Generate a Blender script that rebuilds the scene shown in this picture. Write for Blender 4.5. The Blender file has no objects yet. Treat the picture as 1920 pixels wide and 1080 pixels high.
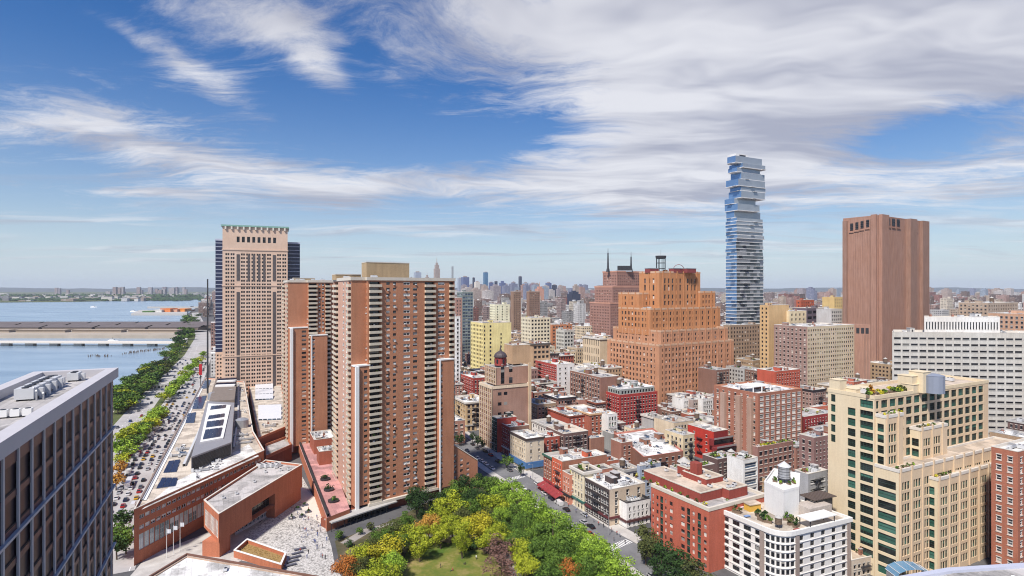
import bpy, math, random
from mathutils import noise as mnoise, Vector

R = math.radians
rng = random.Random(11)
SC = bpy.context.scene
COL = SC.collection

# ------------------------------------------------------------------ camera
H, F, CX, CY = 100.0, 775.0, 960.0, 540.0
cam_d = bpy.data.cameras.new('camera')
cam_d.sensor_width = 36.0
FRAME = 1080.0 / 774.0              # the picture inside the photograph's white margin fills the frame's height
cam_d.lens = F * FRAME / 1920 * 36
cam_d.clip_start = 1.0
cam_d.clip_end = 60000
cam = bpy.data.objects.new('camera', cam_d)
cam.location = (0, 0, H)
cam.rotation_euler = (R(90), 0, 0)
COL.objects.link(cam)
SC.camera = cam

# ------------------------------------------------------------------ sun, exposure
SUN_EL, SUN_AZ = 52.0, 209.0        # azimuth clockwise from +Y: behind the camera and to its left
sd = bpy.data.lights.new('sun', 'SUN')
sd.energy = 4.3
sd.angle = R(5)
sd.color = (1.0, 0.93, 0.84)
sun = bpy.data.objects.new('sun', sd)
_e, _a = R(SUN_EL), R(SUN_AZ)
_v = Vector((math.sin(_a) * math.cos(_e), math.cos(_a) * math.cos(_e), math.sin(_e)))
sun.rotation_euler = _v.to_track_quat('Z', 'Y').to_euler()
sun.location = (0, -50, 300)
COL.objects.link(sun)
SC.view_settings.view_transform = 'Standard'
SC.view_settings.look = 'None'
SC.view_settings.exposure = 0.45
SC.view_settings.gamma = 1.0
SC.render.engine = 'CYCLES'
SC.cycles.use_denoising = True
SC.cycles.filter_width = 1.1
SC.cycles.max_bounces = 6
SC.cycles.diffuse_bounces = 3
SC.cycles.glossy_bounces = 3
SC.cycles.transmission_bounces = 2
SC.cycles.volume_bounces = 0


# ------------------------------------------------------------------ node helpers
class NT:
    def __init__(s, tree):
        s.t = tree
        s.n = tree.nodes
        s.l = tree.links

    def node(s, kind, **kw):
        n = s.n.new(kind)
        for k, v in kw.items():
            setattr(n, k, v)
        return n

    def put(s, sock, v):
        if hasattr(v, 'is_output') or hasattr(v, 'links'):
            s.l.new(v, sock)
        else:
            sock.default_value = v

    def m(s, op, a, b=0.0, c=0.0, clamp=False):
        n = s.node('ShaderNodeMath', operation=op)
        n.use_clamp = clamp
        s.put(n.inputs[0], a)
        s.put(n.inputs[1], b)
        if op in ('MULTIPLY_ADD', 'SMOOTH_MIN'):
            s.put(n.inputs[2], c)
        return n.outputs[0]

    def vec(s, x, y, z):
        n = s.node('ShaderNodeCombineXYZ')
        for i, v in enumerate((x, y, z)):
            s.put(n.inputs[i], v)
        return n.outputs[0]

    def noise(s, v, scale, detail=4.0, rough=0.55, dist=0.0):
        n = s.node('ShaderNodeTexNoise')
        s.put(n.inputs['Vector'], v)
        n.inputs['Scale'].default_value = scale
        n.inputs['Detail'].default_value = detail
        n.inputs['Roughness'].default_value = rough
        n.inputs['Distortion'].default_value = dist
        return n.outputs['Fac']

    def ramp(s, f, stops, interp='LINEAR'):
        n = s.node('ShaderNodeValToRGB')
        cr = n.color_ramp
        cr.interpolation = interp
        while len(cr.elements) < len(stops):
            cr.elements.new(0.5)
        for e, (p, c) in zip(cr.elements, stops):
            e.position = p
            e.color = (c[0], c[1], c[2], 1)
        s.put(n.inputs[0], f)
        return n.outputs[0]

    def mix(s, f, a, b, mode='MIX'):
        n = s.node('ShaderNodeMix', data_type='RGBA', blend_type=mode)
        s.put(n.inputs[0], f)
        s.put(n.inputs[6], a if not isinstance(a, tuple) else (*a[:3], 1))
        s.put(n.inputs[7], b if not isinstance(b, tuple) else (*b[:3], 1))
        return n.outputs[2]

    def smooth(s, v, lo, hi):
        n = s.node('ShaderNodeMapRange', interpolation_type='SMOOTHSTEP')
        s.put(n.inputs[0], v)
        n.inputs[1].default_value = lo
        n.inputs[2].default_value = hi
        return n.outputs[0]

    def scale(s, v, sx, sy, sz, rz=0.0):
        n = s.node('ShaderNodeMapping')
        s.put(n.inputs[0], v)
        n.inputs['Scale'].default_value = (sx, sy, sz)
        n.inputs['Rotation'].default_value = (0, 0, rz)
        return n.outputs[0]


# ------------------------------------------------------------------ world: physical sky with a thin layer of cirrus
W = bpy.data.worlds.new('World')
SC.world = W
W.use_nodes = True
W.node_tree.nodes.clear()
q = NT(W.node_tree)
sky = q.node('ShaderNodeTexSky', sky_type='NISHITA')
sky.sun_disc = False
sky.sun_elevation = R(SUN_EL)
sky.sun_rotation = R(SUN_AZ)
sky.altitude = 100
sky.air_density = 1.0
sky.dust_density = 0.6
sky.ozone_density = 2.5
tc = q.node('ShaderNodeTexCoord')
sep = q.node('ShaderNodeSeparateXYZ')
q.l.new(tc.outputs['Generated'], sep.inputs[0])
dx, dy, dz = sep.outputs
zc = q.m('MAXIMUM', dz, 0.012)
zz = q.m('ADD', zc, 0.045)
pu = q.m('DIVIDE', dx, zz)
pv = q.m('DIVIDE', dy, zz)
pl = q.vec(pu, pv, 0.0)
# fibres of a high flat layer: coordinates bent by slow noise, then stretched
def n3(v, sc, det, ro):
    n = q.node('ShaderNodeTexNoise')
    q.put(n.inputs['Vector'], v)
    n.inputs['Scale'].default_value = sc
    n.inputs['Detail'].default_value = det
    n.inputs['Roughness'].default_value = ro
    return n.outputs['Color']


def vop(op, a, b):
    n = q.node('ShaderNodeVectorMath', operation=op)
    q.put(n.inputs[0], a)
    q.put(n.inputs[1], b)
    return n.outputs[0]


def bent(v, sc, amt, det=2.0):
    return vop('ADD', v, vop('MULTIPLY', vop('SUBTRACT', n3(v, sc, det, 0.5), (0.5, 0.5, 0.5)), (amt, amt, 0.0)))


plw = bent(bent(pl, 0.45, 1.5, 1.0), 1.9, 0.42, 2.0)
big = q.noise(q.scale(plw, 0.34, 0.60, 1, R(-20)), 1.0, 1.0, 0.5)
fib = q.noise(q.scale(plw, 0.75, 2.0, 1, R(-30)), 1.0, 8.0, 0.72)
fib2 = q.noise(q.scale(plw, 2.6, 5.2, 1, R(-48)), 1.0, 7.0, 0.76)
low = q.noise(q.scale(plw, 0.16, 0.75, 1, R(3)), 1.3, 5.0, 0.62)
ay = q.m('MAXIMUM', q.m('ABSOLUTE', dy), 0.05)
ss = q.m('DIVIDE', dx, ay)
tt = q.m('DIVIDE', dz, ay)
# the banks' outlines wander with the weather
wob = n3(q.vec(ss, tt, 0.0), 3.2, 3.0, 0.6)
wsep = q.node('ShaderNodeSeparateXYZ')
q.l.new(wob, wsep.inputs[0])
ss = q.m('ADD', ss, q.m('MULTIPLY', q.m('SUBTRACT', wsep.outputs[0], 0.5), 0.20))
tt = q.m('ADD', tt, q.m('MULTIPLY', q.m('SUBTRACT', wsep.outputs[1], 0.5), 0.10))


def bank(s0, t0, a, b, rot, k):
    c, sn = math.cos(R(rot)), math.sin(R(rot))
    u = q.m('SUBTRACT', ss, s0)
    v = q.m('SUBTRACT', tt, t0)
    uu = q.m('ADD', q.m('MULTIPLY', u, c / a), q.m('MULTIPLY', v, sn / a))
    vv = q.m('ADD', q.m('MULTIPLY', u, -sn / b), q.m('MULTIPLY', v, c / b))
    r2 = q.m('ADD', q.m('MULTIPLY', uu, uu), q.m('MULTIPLY', vv, vv))
    return q.m('MULTIPLY', q.m('POWER', 2.71828, q.m('MULTIPLY', r2, -1.0)), k)


BANKS = [
    (0.55, 0.44, 0.48, 0.20, 0, 0.72),       # the wide veil at upper right
    (0.32, 0.30, 0.26, 0.13, 20, 0.44),
    (0.04, 0.47, 0.26, 0.10, -8, 0.36),
    (0.40, 0.20, 0.22, 0.06, 6, 0.32),
    (0.02, 0.185, 0.40, 0.034, 2, 0.40),     # long band over the skyline
    (-0.42, 0.205, 0.26, 0.040, -12, 0.40),  # its left arm
    (-0.70, 0.26, 0.20, 0.050, -20, 0.38),
    (-0.45, 0.46, 0.20, 0.055, -14, 0.34),   # wisps at upper left
    (-0.58, 0.39, 0.20, 0.026, -30, 0.36),
    (-0.35, 0.37, 0.13, 0.028, -40, 0.34),
    (0.66, 0.165, 0.22, 0.022, 8, 0.34),
    (-0.62, 0.165, 0.13, 0.012, -3, 0.30),
    (1.15, 0.36, 0.40, 0.16, 8, 0.34),
    (-1.15, 0.32, 0.30, 0.06, -14, 0.30),
    (0.0, 0.75, 0.9, 0.12, 0, 0.22),
]
mask = None
for b_ in BANKS:
    g = bank(*b_)
    mask = g if mask is None else q.m('ADD', mask, g)
holes = None
for b_ in ((-0.29, 0.30, 0.14, 0.075, -14, 0.30), (0.72, 0.27, 0.16, 0.034, 12, 0.40), (-0.74, 0.41, 0.09, 0.04, 0, 0.2), (0.02, 0.27, 0.13, 0.03, 12, 0.26), (-0.29, 0.43, 0.07, 0.035, -20, 0.24), (0.1, 0.12, 0.5, 0.03, 0, 0.10)):
    g = bank(*b_)
    holes = g if holes is None else q.m('ADD', holes, g)
hole = q.m('SUBTRACT', mask, holes)
fib3 = q.noise(q.scale(plw, 6.5, 13.0, 1, R(-40)), 1.0, 5.0, 0.72)
fibre = q.m('ADD', q.m('MULTIPLY', fib, 0.52), q.m('ADD', q.m('MULTIPLY', fib2, 0.30), q.m('MULTIPLY', fib3, 0.18)))
dens = q.m('ADD', q.m('ADD', q.m('MULTIPLY', fibre, 2.1), q.m('MULTIPLY', big, 0.45)), hole)
cov = q.smooth(dens, 1.30, 1.86)
lowm = q.m('MULTIPLY', q.smooth(low, 0.46, 0.66), q.m('MULTIPLY', q.smooth(dz, 0.01, 0.05), q.m('SUBTRACT', 1.0, q.smooth(dz, 0.10, 0.20))))
cov = q.m('MAXIMUM', q.m('MULTIPLY', cov, 0.90), q.m('MULTIPLY', lowm, 0.55))
cov = q.m('MULTIPLY', cov, q.smooth(dz, 0.0, 0.06))
# sky colour: a deep saturated blue paling to grey-blue air at the horizon
hs = q.node('ShaderNodeHueSaturation')
hs.inputs['Hue'].default_value = 0.512
hs.inputs['Saturation'].default_value = 1.55
hs.inputs['Value'].default_value = 0.82
q.l.new(sky.outputs[0], hs.inputs['Color'])
air = q.m('POWER', 2.71828, q.m('MULTIPLY', q.m('MAXIMUM', dz, 0.0), -6.5))
blue = q.mix(q.m('MULTIPLY', air, 0.92), hs.outputs[0], (4.5, 5.3, 6.3))
shade = q.noise(q.scale(plw, 0.6, 1.3, 1, R(-20)), 1.0, 4.0, 0.6)
ccol = q.mix(q.smooth(shade, 0.36, 0.64), (3.3, 3.4, 4.1), (6.4, 6.4, 6.7))
final = q.mix(cov, blue, ccol)
bg = q.node('ShaderNodeBackground')
q.l.new(final, bg.inputs[0])
bg.inputs[1].default_value = 0.098
W.cycles.sampling_method = 'MANUAL'
W.cycles.sample_map_resolution = 256
wo = q.node('ShaderNodeOutputWorld')
q.l.new(bg.outputs[0], wo.inputs[0])


# ------------------------------------------------------------------ materials
MATS = {}


def new_mat(name):
    m = bpy.data.materials.new(name)
    m.use_nodes = True
    m.node_tree.nodes.clear()
    t = NT(m.node_tree)
    b = t.node('ShaderNodeBsdfPrincipled')
    o = t.node('ShaderNodeOutputMaterial')
    t.l.new(b.outputs[0], o.inputs[0])
    return m, t, b


def pos(t):
    return t.node('ShaderNodeNewGeometry').outputs['Position']


def wallmat(c, rough=0.85, var=0.26, course=True, streak=0.24):
    """masonry: broad weathering, vertical rain streaks and a fine grain, in the wall's own colour"""
    key = ('wall', tuple(round(x, 3) for x in c), rough, var, course, streak)
    if key in MATS:
        return MATS[key]
    m, t, b = new_mat('masonry')
    p = pos(t)
    n1 = t.noise(p, 0.09, 5, 0.6)
    n2 = t.noise(t.scale(p, 1.1, 1.1, 0.10), 0.8, 4, 0.6)
    n3 = t.noise(t.scale(p, 1.0, 1.0, 3.0 if course else 1.0), 1.6, 3, 0.7)
    f = t.m('ADD', t.m('MULTIPLY', t.m('SUBTRACT', n1, 0.5), var * 2), t.m('MULTIPLY', t.m('SUBTRACT', n2, 0.5), streak * 2))
    f = t.m('ADD', f, t.m('MULTIPLY', t.m('SUBTRACT', n3, 0.5), 0.8 if course else 0.22))
    f = t.m('ADD', f, 1.0)
    tint = t.noise(p, 0.045, 3, 0.6)
    warm = t.m('ADD', t.m('MULTIPLY', t.m('SUBTRACT', tint, 0.5), 0.14), 1.0)
    col = t.mix(1.0, c, t.vec(f, t.m('MULTIPLY', f, warm), t.m('MULTIPLY', f, t.m('MULTIPLY', warm, warm))), 'MULTIPLY')
    t.l.new(col, b.inputs['Base Color'])
    b.inputs['Roughness'].default_value = rough
    b.inputs['Specular IOR Level'].default_value = 0.25
    MATS[key] = m
    return m


def plain(name, c, rough=0.6, metal=0.0, var=0.1, scale=0.5, spec=0.4):
    key = ('plain', name)
    if key in MATS:
        return MATS[key]
    m, t, b = new_mat(name)
    n1 = t.noise(pos(t), scale, 4, 0.6)
    f = t.m('ADD', t.m('MULTIPLY', t.m('SUBTRACT', n1, 0.5), var * 2), 1.0)
    t.l.new(t.mix(1.0, c, t.vec(f, f, f), 'MULTIPLY'), b.inputs['Base Color'])
    b.inputs['Roughness'].default_value = rough
    b.inputs['Metallic'].default_value = metal
    b.inputs['Specular IOR Level'].default_value = spec
    MATS[key] = m
    return m


def roofmat(kind):
    key = ('roof', kind)
    if key in MATS:
        return MATS[key]
    pal = {'white': ((0.80, 0.79, 0.77), (0.50, 0.49, 0.47), (0.30, 0.29, 0.28)),
           'grey': ((0.48, 0.46, 0.45), (0.34, 0.33, 0.32), (0.20, 0.19, 0.19)),
           'tar': ((0.11, 0.105, 0.10), (0.17, 0.16, 0.155), (0.07, 0.07, 0.07)),
           'tan': ((0.60, 0.50, 0.40), (0.46, 0.38, 0.30), (0.34, 0.27, 0.22)),
           'pink': ((0.55, 0.29, 0.27), (0.48, 0.25, 0.24), (0.40, 0.21, 0.2)),
           'cream': ((0.60, 0.53, 0.44), (0.46, 0.40, 0.33), (0.30, 0.25, 0.21))}[kind]
    m, t, b = new_mat('roof_' + kind)
    p = pos(t)
    n = t.noise(p, 0.13, 6, 0.62, 0.4)
    n2 = t.noise(p, 1.3, 4, 0.7)
    f = t.m('ADD', t.m('MULTIPLY', n, 0.8), t.m('MULTIPLY', n2, 0.2))
    base = t.ramp(f, [(0.33, pal[2]), (0.44, pal[1]), (0.54, pal[0])])
    pr = t.scale(p, 1, 1, 1, R(-27))
    vo = t.node('ShaderNodeTexVoronoi', distance='CHEBYCHEV')
    t.put(vo.inputs['Vector'], pr)
    vo.inputs['Scale'].default_value = 0.16
    pv_ = t.node('ShaderNodeSeparateXYZ')
    t.l.new(vo.outputs['Color'], pv_.inputs[0])
    g1 = t.m('ADD', t.m('MULTIPLY', pv_.outputs[0], 0.42), 0.70)          # membrane laid in sheets of different age
    sx = t.node('ShaderNodeSeparateXYZ')
    t.l.new(pr, sx.inputs[0])
    seam = t.m('LESS_THAN', t.m('FRACT', t.m('MULTIPLY', sx.outputs[0], 0.55)), 0.07)
    g2 = t.m('SUBTRACT', g1, t.m('MULTIPLY', seam, 0.16))
    t.l.new(t.mix(1.0, base, t.vec(g2, g2, g2), 'MULTIPLY'), b.inputs['Base Color'])
    b.inputs['Roughness'].default_value = 0.8
    b.inputs['Specular IOR Level'].default_value = 0.3
    MATS[key] = m
    return m


def glassmat(kind='office'):
    """window panes: dark glass, curtains and pulled blinds vary from window to window"""
    key = ('glass', kind)
    if key in MATS:
        return MATS[key]
    st = {'office': [(0, (0.02, 0.022, 0.028)), (0.45, (0.05, 0.055, 0.065)), (0.78, (0.11, 0.12, 0.13)), (0.90, (0.42, 0.40, 0.36))],
          'home': [(0, (0.03, 0.028, 0.03)), (0.32, (0.10, 0.095, 0.09)), (0.52, (0.28, 0.26, 0.24)), (0.68, (0.66, 0.63, 0.57))],
          'dark': [(0, (0.012, 0.013, 0.017)), (0.5, (0.028, 0.03, 0.036)), (0.85, (0.06, 0.065, 0.075)), (0.97, (0.3, 0.29, 0.27))],
          'green': [(0, (0.012, 0.016, 0.016)), (0.5, (0.02, 0.032, 0.03)), (0.66, (0.03, 0.10, 0.075)), (0.86, (0.06, 0.17, 0.13))],
          'blue': [(0, (0.03, 0.045, 0.075)), (0.4, (0.05, 0.08, 0.13)), (0.7, (0.10, 0.15, 0.22)), (0.93, (0.3, 0.33, 0.36))],
          'pale': [(0, (0.20, 0.27, 0.27)), (0.25, (0.36, 0.45, 0.44)), (0.5, (0.52, 0.60, 0.58)), (0.8, (0.68, 0.73, 0.70))],
          'warm': [(0, (0.03, 0.022, 0.022)), (0.5, (0.06, 0.045, 0.045)), (0.80, (0.12, 0.095, 0.09)), (0.91, (0.62, 0.56, 0.5))]}[kind]
    m, t, b = new_mat('window_glass_' + kind)
    g = t.node('ShaderNodeNewGeometry')
    oi = t.node('ShaderNodeObjectInfo')
    r = t.m('FRACT', t.m('ADD', g.outputs['Random Per Island'], t.m('MULTIPLY', oi.outputs['Random'], 7.31)))
    t.l.new(t.ramp(r, st, 'CONSTANT'), b.inputs['Base Color'])
    b.inputs['Roughness'].default_value = 0.12
    b.inputs['Specular IOR Level'].default_value = 0.5
    MATS[key] = m
    return m


def leafmat(name, c1, c2):
    key = ('leaf', name)
    if key in MATS:
        return MATS[key]
    m, t, b = new_mat('leaves_' + name)
    g = t.node('ShaderNodeNewGeometry')
    oi = t.node('ShaderNodeObjectInfo')
    n = t.noise(pos(t), 0.35, 3, 0.6)
    f = t.m('ADD', t.m('MULTIPLY', g.outputs['Random Per Island'], 0.55), t.m('MULTIPLY', n, 0.7))
    f = t.m('ADD', f, t.m('MULTIPLY', t.m('SUBTRACT', oi.outputs['Random'], 0.5), 0.35))
    t.l.new(t.ramp(f, [(0.25, c1), (0.85, c2)]), b.inputs['Base Color'])
    b.inputs['Roughness'].default_value = 0.75
    b.inputs['Specular IOR Level'].default_value = 0.15
    b.inputs['Subsurface Weight'].default_value = 0.0
    MATS[key] = m
    return m


WHITE = plain('white_paint', (0.78, 0.78, 0.77), 0.5, var=0.06)
DARKM = plain('dark_metal', (0.035, 0.035, 0.04), 0.45, var=0.15)
STEEL = plain('galvanised_metal', (0.42, 0.43, 0.45), 0.42, 0.5, var=0.12)
LGREY = plain('light_grey_metal', (0.58, 0.59, 0.60), 0.45, 0.1, var=0.12)
BEIGE = plain('beige_concrete', (0.60, 0.55, 0.47), 0.85, var=0.14)
STONE = plain('pale_stone', (0.62, 0.58, 0.52), 0.85, var=0.14)
CONC = plain('grey_concrete', (0.42, 0.41, 0.39), 0.9, var=0.2)
WOOD = plain('weathered_cedar', (0.17, 0.12, 0.085), 0.85, var=0.3, scale=2.0)
BARK = plain('bark', (0.10, 0.075, 0.055), 0.95, var=0.3, scale=2.0)
SOLAR = plain('solar_cells', (0.012, 0.016, 0.045), 0.18, var=0.2, spec=0.5)
TYRE = plain('tyre_rubber', (0.02, 0.02, 0.02), 0.9)
CARGLASS = plain('car_glass', (0.02, 0.025, 0.03), 0.08, spec=0.5)
FRAME_D = plain('bronze_frame', (0.06, 0.055, 0.05), 0.5)
FRAME_G = plain('dark_green_frame', (0.03, 0.06, 0.05), 0.5)
FRAME_W = plain('white_window_frame', (0.74, 0.73, 0.70), 0.55)
SOIL = plain('planting_soil', (0.10, 0.075, 0.05), 0.95, var=0.3)


# ------------------------------------------------------------------ mesh builder
class MB:
    def __init__(s):
        s.v, s.f, s.m = [], [], []

    def quad(s, a, b, c, d, mi=0):
        n = len(s.v)
        s.v += [a, b, c, d]
        s.f.append((n, n + 1, n + 2, n + 3))
        s.m.append(mi)

    def tri(s, a, b, c, mi=0):
        n = len(s.v)
        s.v += [a, b, c]
        s.f.append((n, n + 1, n + 2))
        s.m.append(mi)

    def poly(s, pts, z, mi=0):
        n = len(s.v)
        s.v += [(p[0], p[1], z) for p in pts]
        s.f.append(tuple(range(n, n + len(pts))))
        s.m.append(mi)

    def prism(s, pts, z0, z1, mi=0, bottom=False, top=True):
        n, k = len(s.v), len(pts)
        s.v += [(p[0], p[1], z0) for p in pts] + [(p[0], p[1], z1) for p in pts]
        for i in range(k):
            j = (i + 1) % k
            s.f.append((n + i, n + j, n + k + j, n + k + i))
            s.m.append(mi)
        if top:
            s.f.append(tuple(range(n + k, n + 2 * k)))
            s.m.append(mi)
        if bottom:
            s.f.append(tuple(range(n + k - 1, n - 1, -1)))
            s.m.append(mi)

    def box(s, cx, cy, z0, sx, sy, sz, ang=0.0, mi=0):
        c, sn = math.cos(ang), math.sin(ang)
        pts = [(cx + x * c - y * sn, cy + x * sn + y * c) for x, y in ((-sx / 2, -sy / 2), (sx / 2, -sy / 2), (sx / 2, sy / 2), (-sx / 2, sy / 2))]
        s.prism(pts, z0, z0 + sz, mi, bottom=True)

    def lbox(s, x0, x1, y0, y1, z0, z1, mi=0):
        s.prism([(x0, y0), (x1, y0), (x1, y1), (x0, y1)], z0, z1, mi, bottom=True)

    def ring(s, outer, inner, z0, z1, mi=0, out_face=True):
        k = len(outer)
        for i in range(k):
            j = (i + 1) % k
            a, b, c, d = outer[i], outer[j], inner[j], inner[i]
            s.quad((*a, z1), (*b, z1), (*c, z1), (*d, z1), mi)
            s.quad((*c, z0), (*d, z0), (*d, z1), (*c, z1), mi)
            if out_face:
                s.quad((*a, z0), (*b, z0), (*b, z1), (*a, z1), mi)
                s.quad((*a, z0), (*d, z0), (*c, z0), (*b, z0), mi)

    def cyl(s, cx, cy, z0, z1, r0, r1, n=10, mi=0, cap=True):
        k = len(s.v)
        for r, z in ((r0, z0), (r1, z1)):
            s.v += [(cx + r * math.cos(2 * math.pi * i / n), cy + r * math.sin(2 * math.pi * i / n), z) for i in range(n)]
        for i in range(n):
            j = (i + 1) % n
            s.f.append((k + i, k + j, k + n + j, k + n + i))
            s.m.append(mi)
        if cap:
            s.f.append(tuple(range(k + n, k + 2 * n)))
            s.m.append(mi)

    def bar(s, p, q_, r, n=4, mi=0, r2=None):
        p, q_ = Vector(p), Vector(q_)
        ax = (q_ - p).normalized()
        u = ax.orthogonal().normalized()
        w = ax.cross(u)
        k = len(s.v)
        r2 = r if r2 is None else r2
        for c, rr in ((p, r), (q_, r2)):
            for i in range(n):
                t = 2 * math.pi * (i + 0.5) / n
                s.v.append(tuple(c + u * rr * math.cos(t) + w * rr * math.sin(t)))
        for i in range(n):
            j = (i + 1) % n
            s.f.append((k + i, k + j, k + n + j, k + n + i))
            s.m.append(mi)
        s.f.append(tuple(range(k + n, k + 2 * n)))
        s.m.append(mi)
        s.f.append(tuple(range(k + n - 1, k - 1, -1)))
        s.m.append(mi)

    def mesh(s, name, mats):
        me = bpy.data.meshes.new(name)
        me.from_pydata(s.v, [], s.f)
        if len(mats) > 1:
            me.polygons.foreach_set('material_index', s.m)
        for m in mats:
            me.materials.append(m)
        me.update()
        return me

    def build(s, name, mats, parent=None):
        if not s.f:
            return None
        if not isinstance(mats, (list, tuple)):
            mats = [mats]
        return link(name, s.mesh(name, mats), parent)


def link(name, me, parent=None, loc=None, rz=0.0):
    o = bpy.data.objects.new(name, me)
    COL.objects.link(o)
    base = Vector((0, 0, 0))
    p = parent
    while p is not None:
        base += p.location
        p = p.parent
    if parent is not None:
        o.parent = parent
    w = Vector(loc) if loc is not None else Vector((0, 0, 0))
    o.location = w - base
    o.rotation_euler = (0, 0, rz)
    return o


def thing(name, label, cat, loc, group=None):
    o = bpy.data.objects.new(name, None)
    o.empty_display_size = 2
    COL.objects.link(o)
    o.location = (loc[0], loc[1], loc[2] if len(loc) > 2 else 0)
    return tag(o, label, cat, group)


def tag(o, label, cat, group=None):
    o['label'] = label
    o['category'] = cat
    if group:
        o['group'] = group
    return o


def kind(o, k):
    if o is not None:
        o['kind'] = k
    return o


# ------------------------------------------------------------------ plan geometry
def D(px, d):
    return ((px - CX) / F * d, d)


def P(px, py, z=0.0):
    return D(px, (H - z) * F / (py - CY))


def zat(py, d):
    return H - (py - CY) * d / F


def dirv(a):
    return (math.sin(R(a)), math.cos(R(a)))


def hit(N, u, px):
    k = (px - CX) / F
    return (k * N[1] - N[0]) / (u[0] - k * u[1])


def add(p, u, t):
    return (p[0] + u[0] * t, p[1] + u[1] * t)


def corner(nx, d, lx, rx, a=-27.0, b=None):
    """footprint from its near corner: the left wall runs off along a, the right one along b; 'm12' = 12 metres"""
    b = a + 90 if b is None else b
    N = D(nx, d)
    ua, ub = dirv(a), dirv(b)
    tl = float(lx[1:]) if isinstance(lx, str) else hit(N, ua, lx)
    tr = float(rx[1:]) if isinstance(rx, str) else hit(N, ub, rx)
    L, Rr = add(N, ua, tl), add(N, ub, tr)
    Fp = add(L, ub, tr)
    return [N, Rr, Fp, L]


def offset(poly, d):
    """miter offset, outward for d>0 (counter-clockwise polygon)"""
    out = []
    k = len(poly)
    for i in range(k):
        p0, p1, p2 = poly[i - 1], poly[i], poly[(i + 1) % k]
        e1 = Vector((p1[0] - p0[0], p1[1] - p0[1])).normalized()
        e2 = Vector((p2[0] - p1[0], p2[1] - p1[1])).normalized()
        n1, n2 = Vector((e1.y, -e1.x)), Vector((e2.y, -e2.x))
        bis = (n1 + n2)
        bis = bis / max(0.3, bis.length_squared / 2)
        out.append((p1[0] + bis.x * d, p1[1] + bis.y * d))
    return out


def inside(p, poly):
    c = False
    k = len(poly)
    for i in range(k):
        a, b = poly[i], poly[i - 1]
        if (a[1] > p[1]) != (b[1] > p[1]) and p[0] < (b[0] - a[0]) * (p[1] - a[1]) / (b[1] - a[1]) + a[0]:
            c = not c
    return c


FOOT = []          # every footprint that the filler city must keep clear of

# ------------------------------------------------------------------ facades
class Wins:
    """collects the window openings of one building"""
    def __init__(s):
        s.items = []      # (x, y, z, angle, w, h)


def facade(wall, wins, p0, p1, z0, z1, cols, rows, dep=0.25, mi=0, skip=None, trim=None):
    """wall plane with real openings: cols = [(u0,u1)], rows = [(z0,z1)]"""
    ex, ey = p1[0] - p0[0], p1[1] - p0[1]
    L = math.hypot(ex, ey)
    ex, ey = ex / L, ey / L
    ix, iy = -ey, ex                        # inward
    ang = math.atan2(ey, ex)

    def pt(u, z, o=0.0):
        return (p0[0] + ex * u + ix * o, p0[1] + ey * u + iy * o, z)

    def q_(u0, u1, a, b):
        if u1 - u0 > 1e-3 and b - a > 1e-3:
            wall.quad(pt(u0, a), pt(u1, a), pt(u1, b), pt(u0, b), mi)

    zc = z0
    if not cols:
        rows = []
    for ri, (a, b) in enumerate(rows):
        q_(0, L, zc, a)
        uc = 0.0
        for ci, (u0, u1) in enumerate(cols):
            if skip and skip(ci, ri):
                continue
            q_(uc, u0, a, b)
            wall.quad(pt(u0, a), pt(u1, a), pt(u1, a, dep), pt(u0, a, dep), mi)
            wall.quad(pt(u0, b, dep), pt(u1, b, dep), pt(u1, b), pt(u0, b), mi)
            wall.quad(pt(u0, a), pt(u0, a, dep), pt(u0, b, dep), pt(u0, b), mi)
            wall.quad(pt(u1, a, dep), pt(u1, a), pt(u1, b), pt(u1, b, dep), mi)
            if trim is not None:
                for (za, zb, ou, ex_) in ((a - .28, a - .02, .16, .12), (b + .02, b + .30, .07, .1)):
                    A_, B_, C_, D_ = pt(u0 - ex_, za, -ou), pt(u1 + ex_, za, -ou), pt(u1 + ex_, zb, -ou), pt(u0 - ex_, zb, -ou)
                    wall.quad(A_, B_, C_, D_, trim)
                    wall.quad(D_, C_, pt(u1 + ex_, zb, -.004), pt(u0 - ex_, zb, -.004), trim)
                    wall.quad(pt(u0 - ex_, za, -.004), pt(u1 + ex_, za, -.004), B_, A_, trim)
            x, y, _ = pt(u0, a, dep)
            wins.items.append((x, y, a, ang, u1 - u0, b - a))
            uc = u1
        q_(uc, L, a, b)
        zc = b
    q_(0, L, zc, z1)


WMESH = {}


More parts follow.
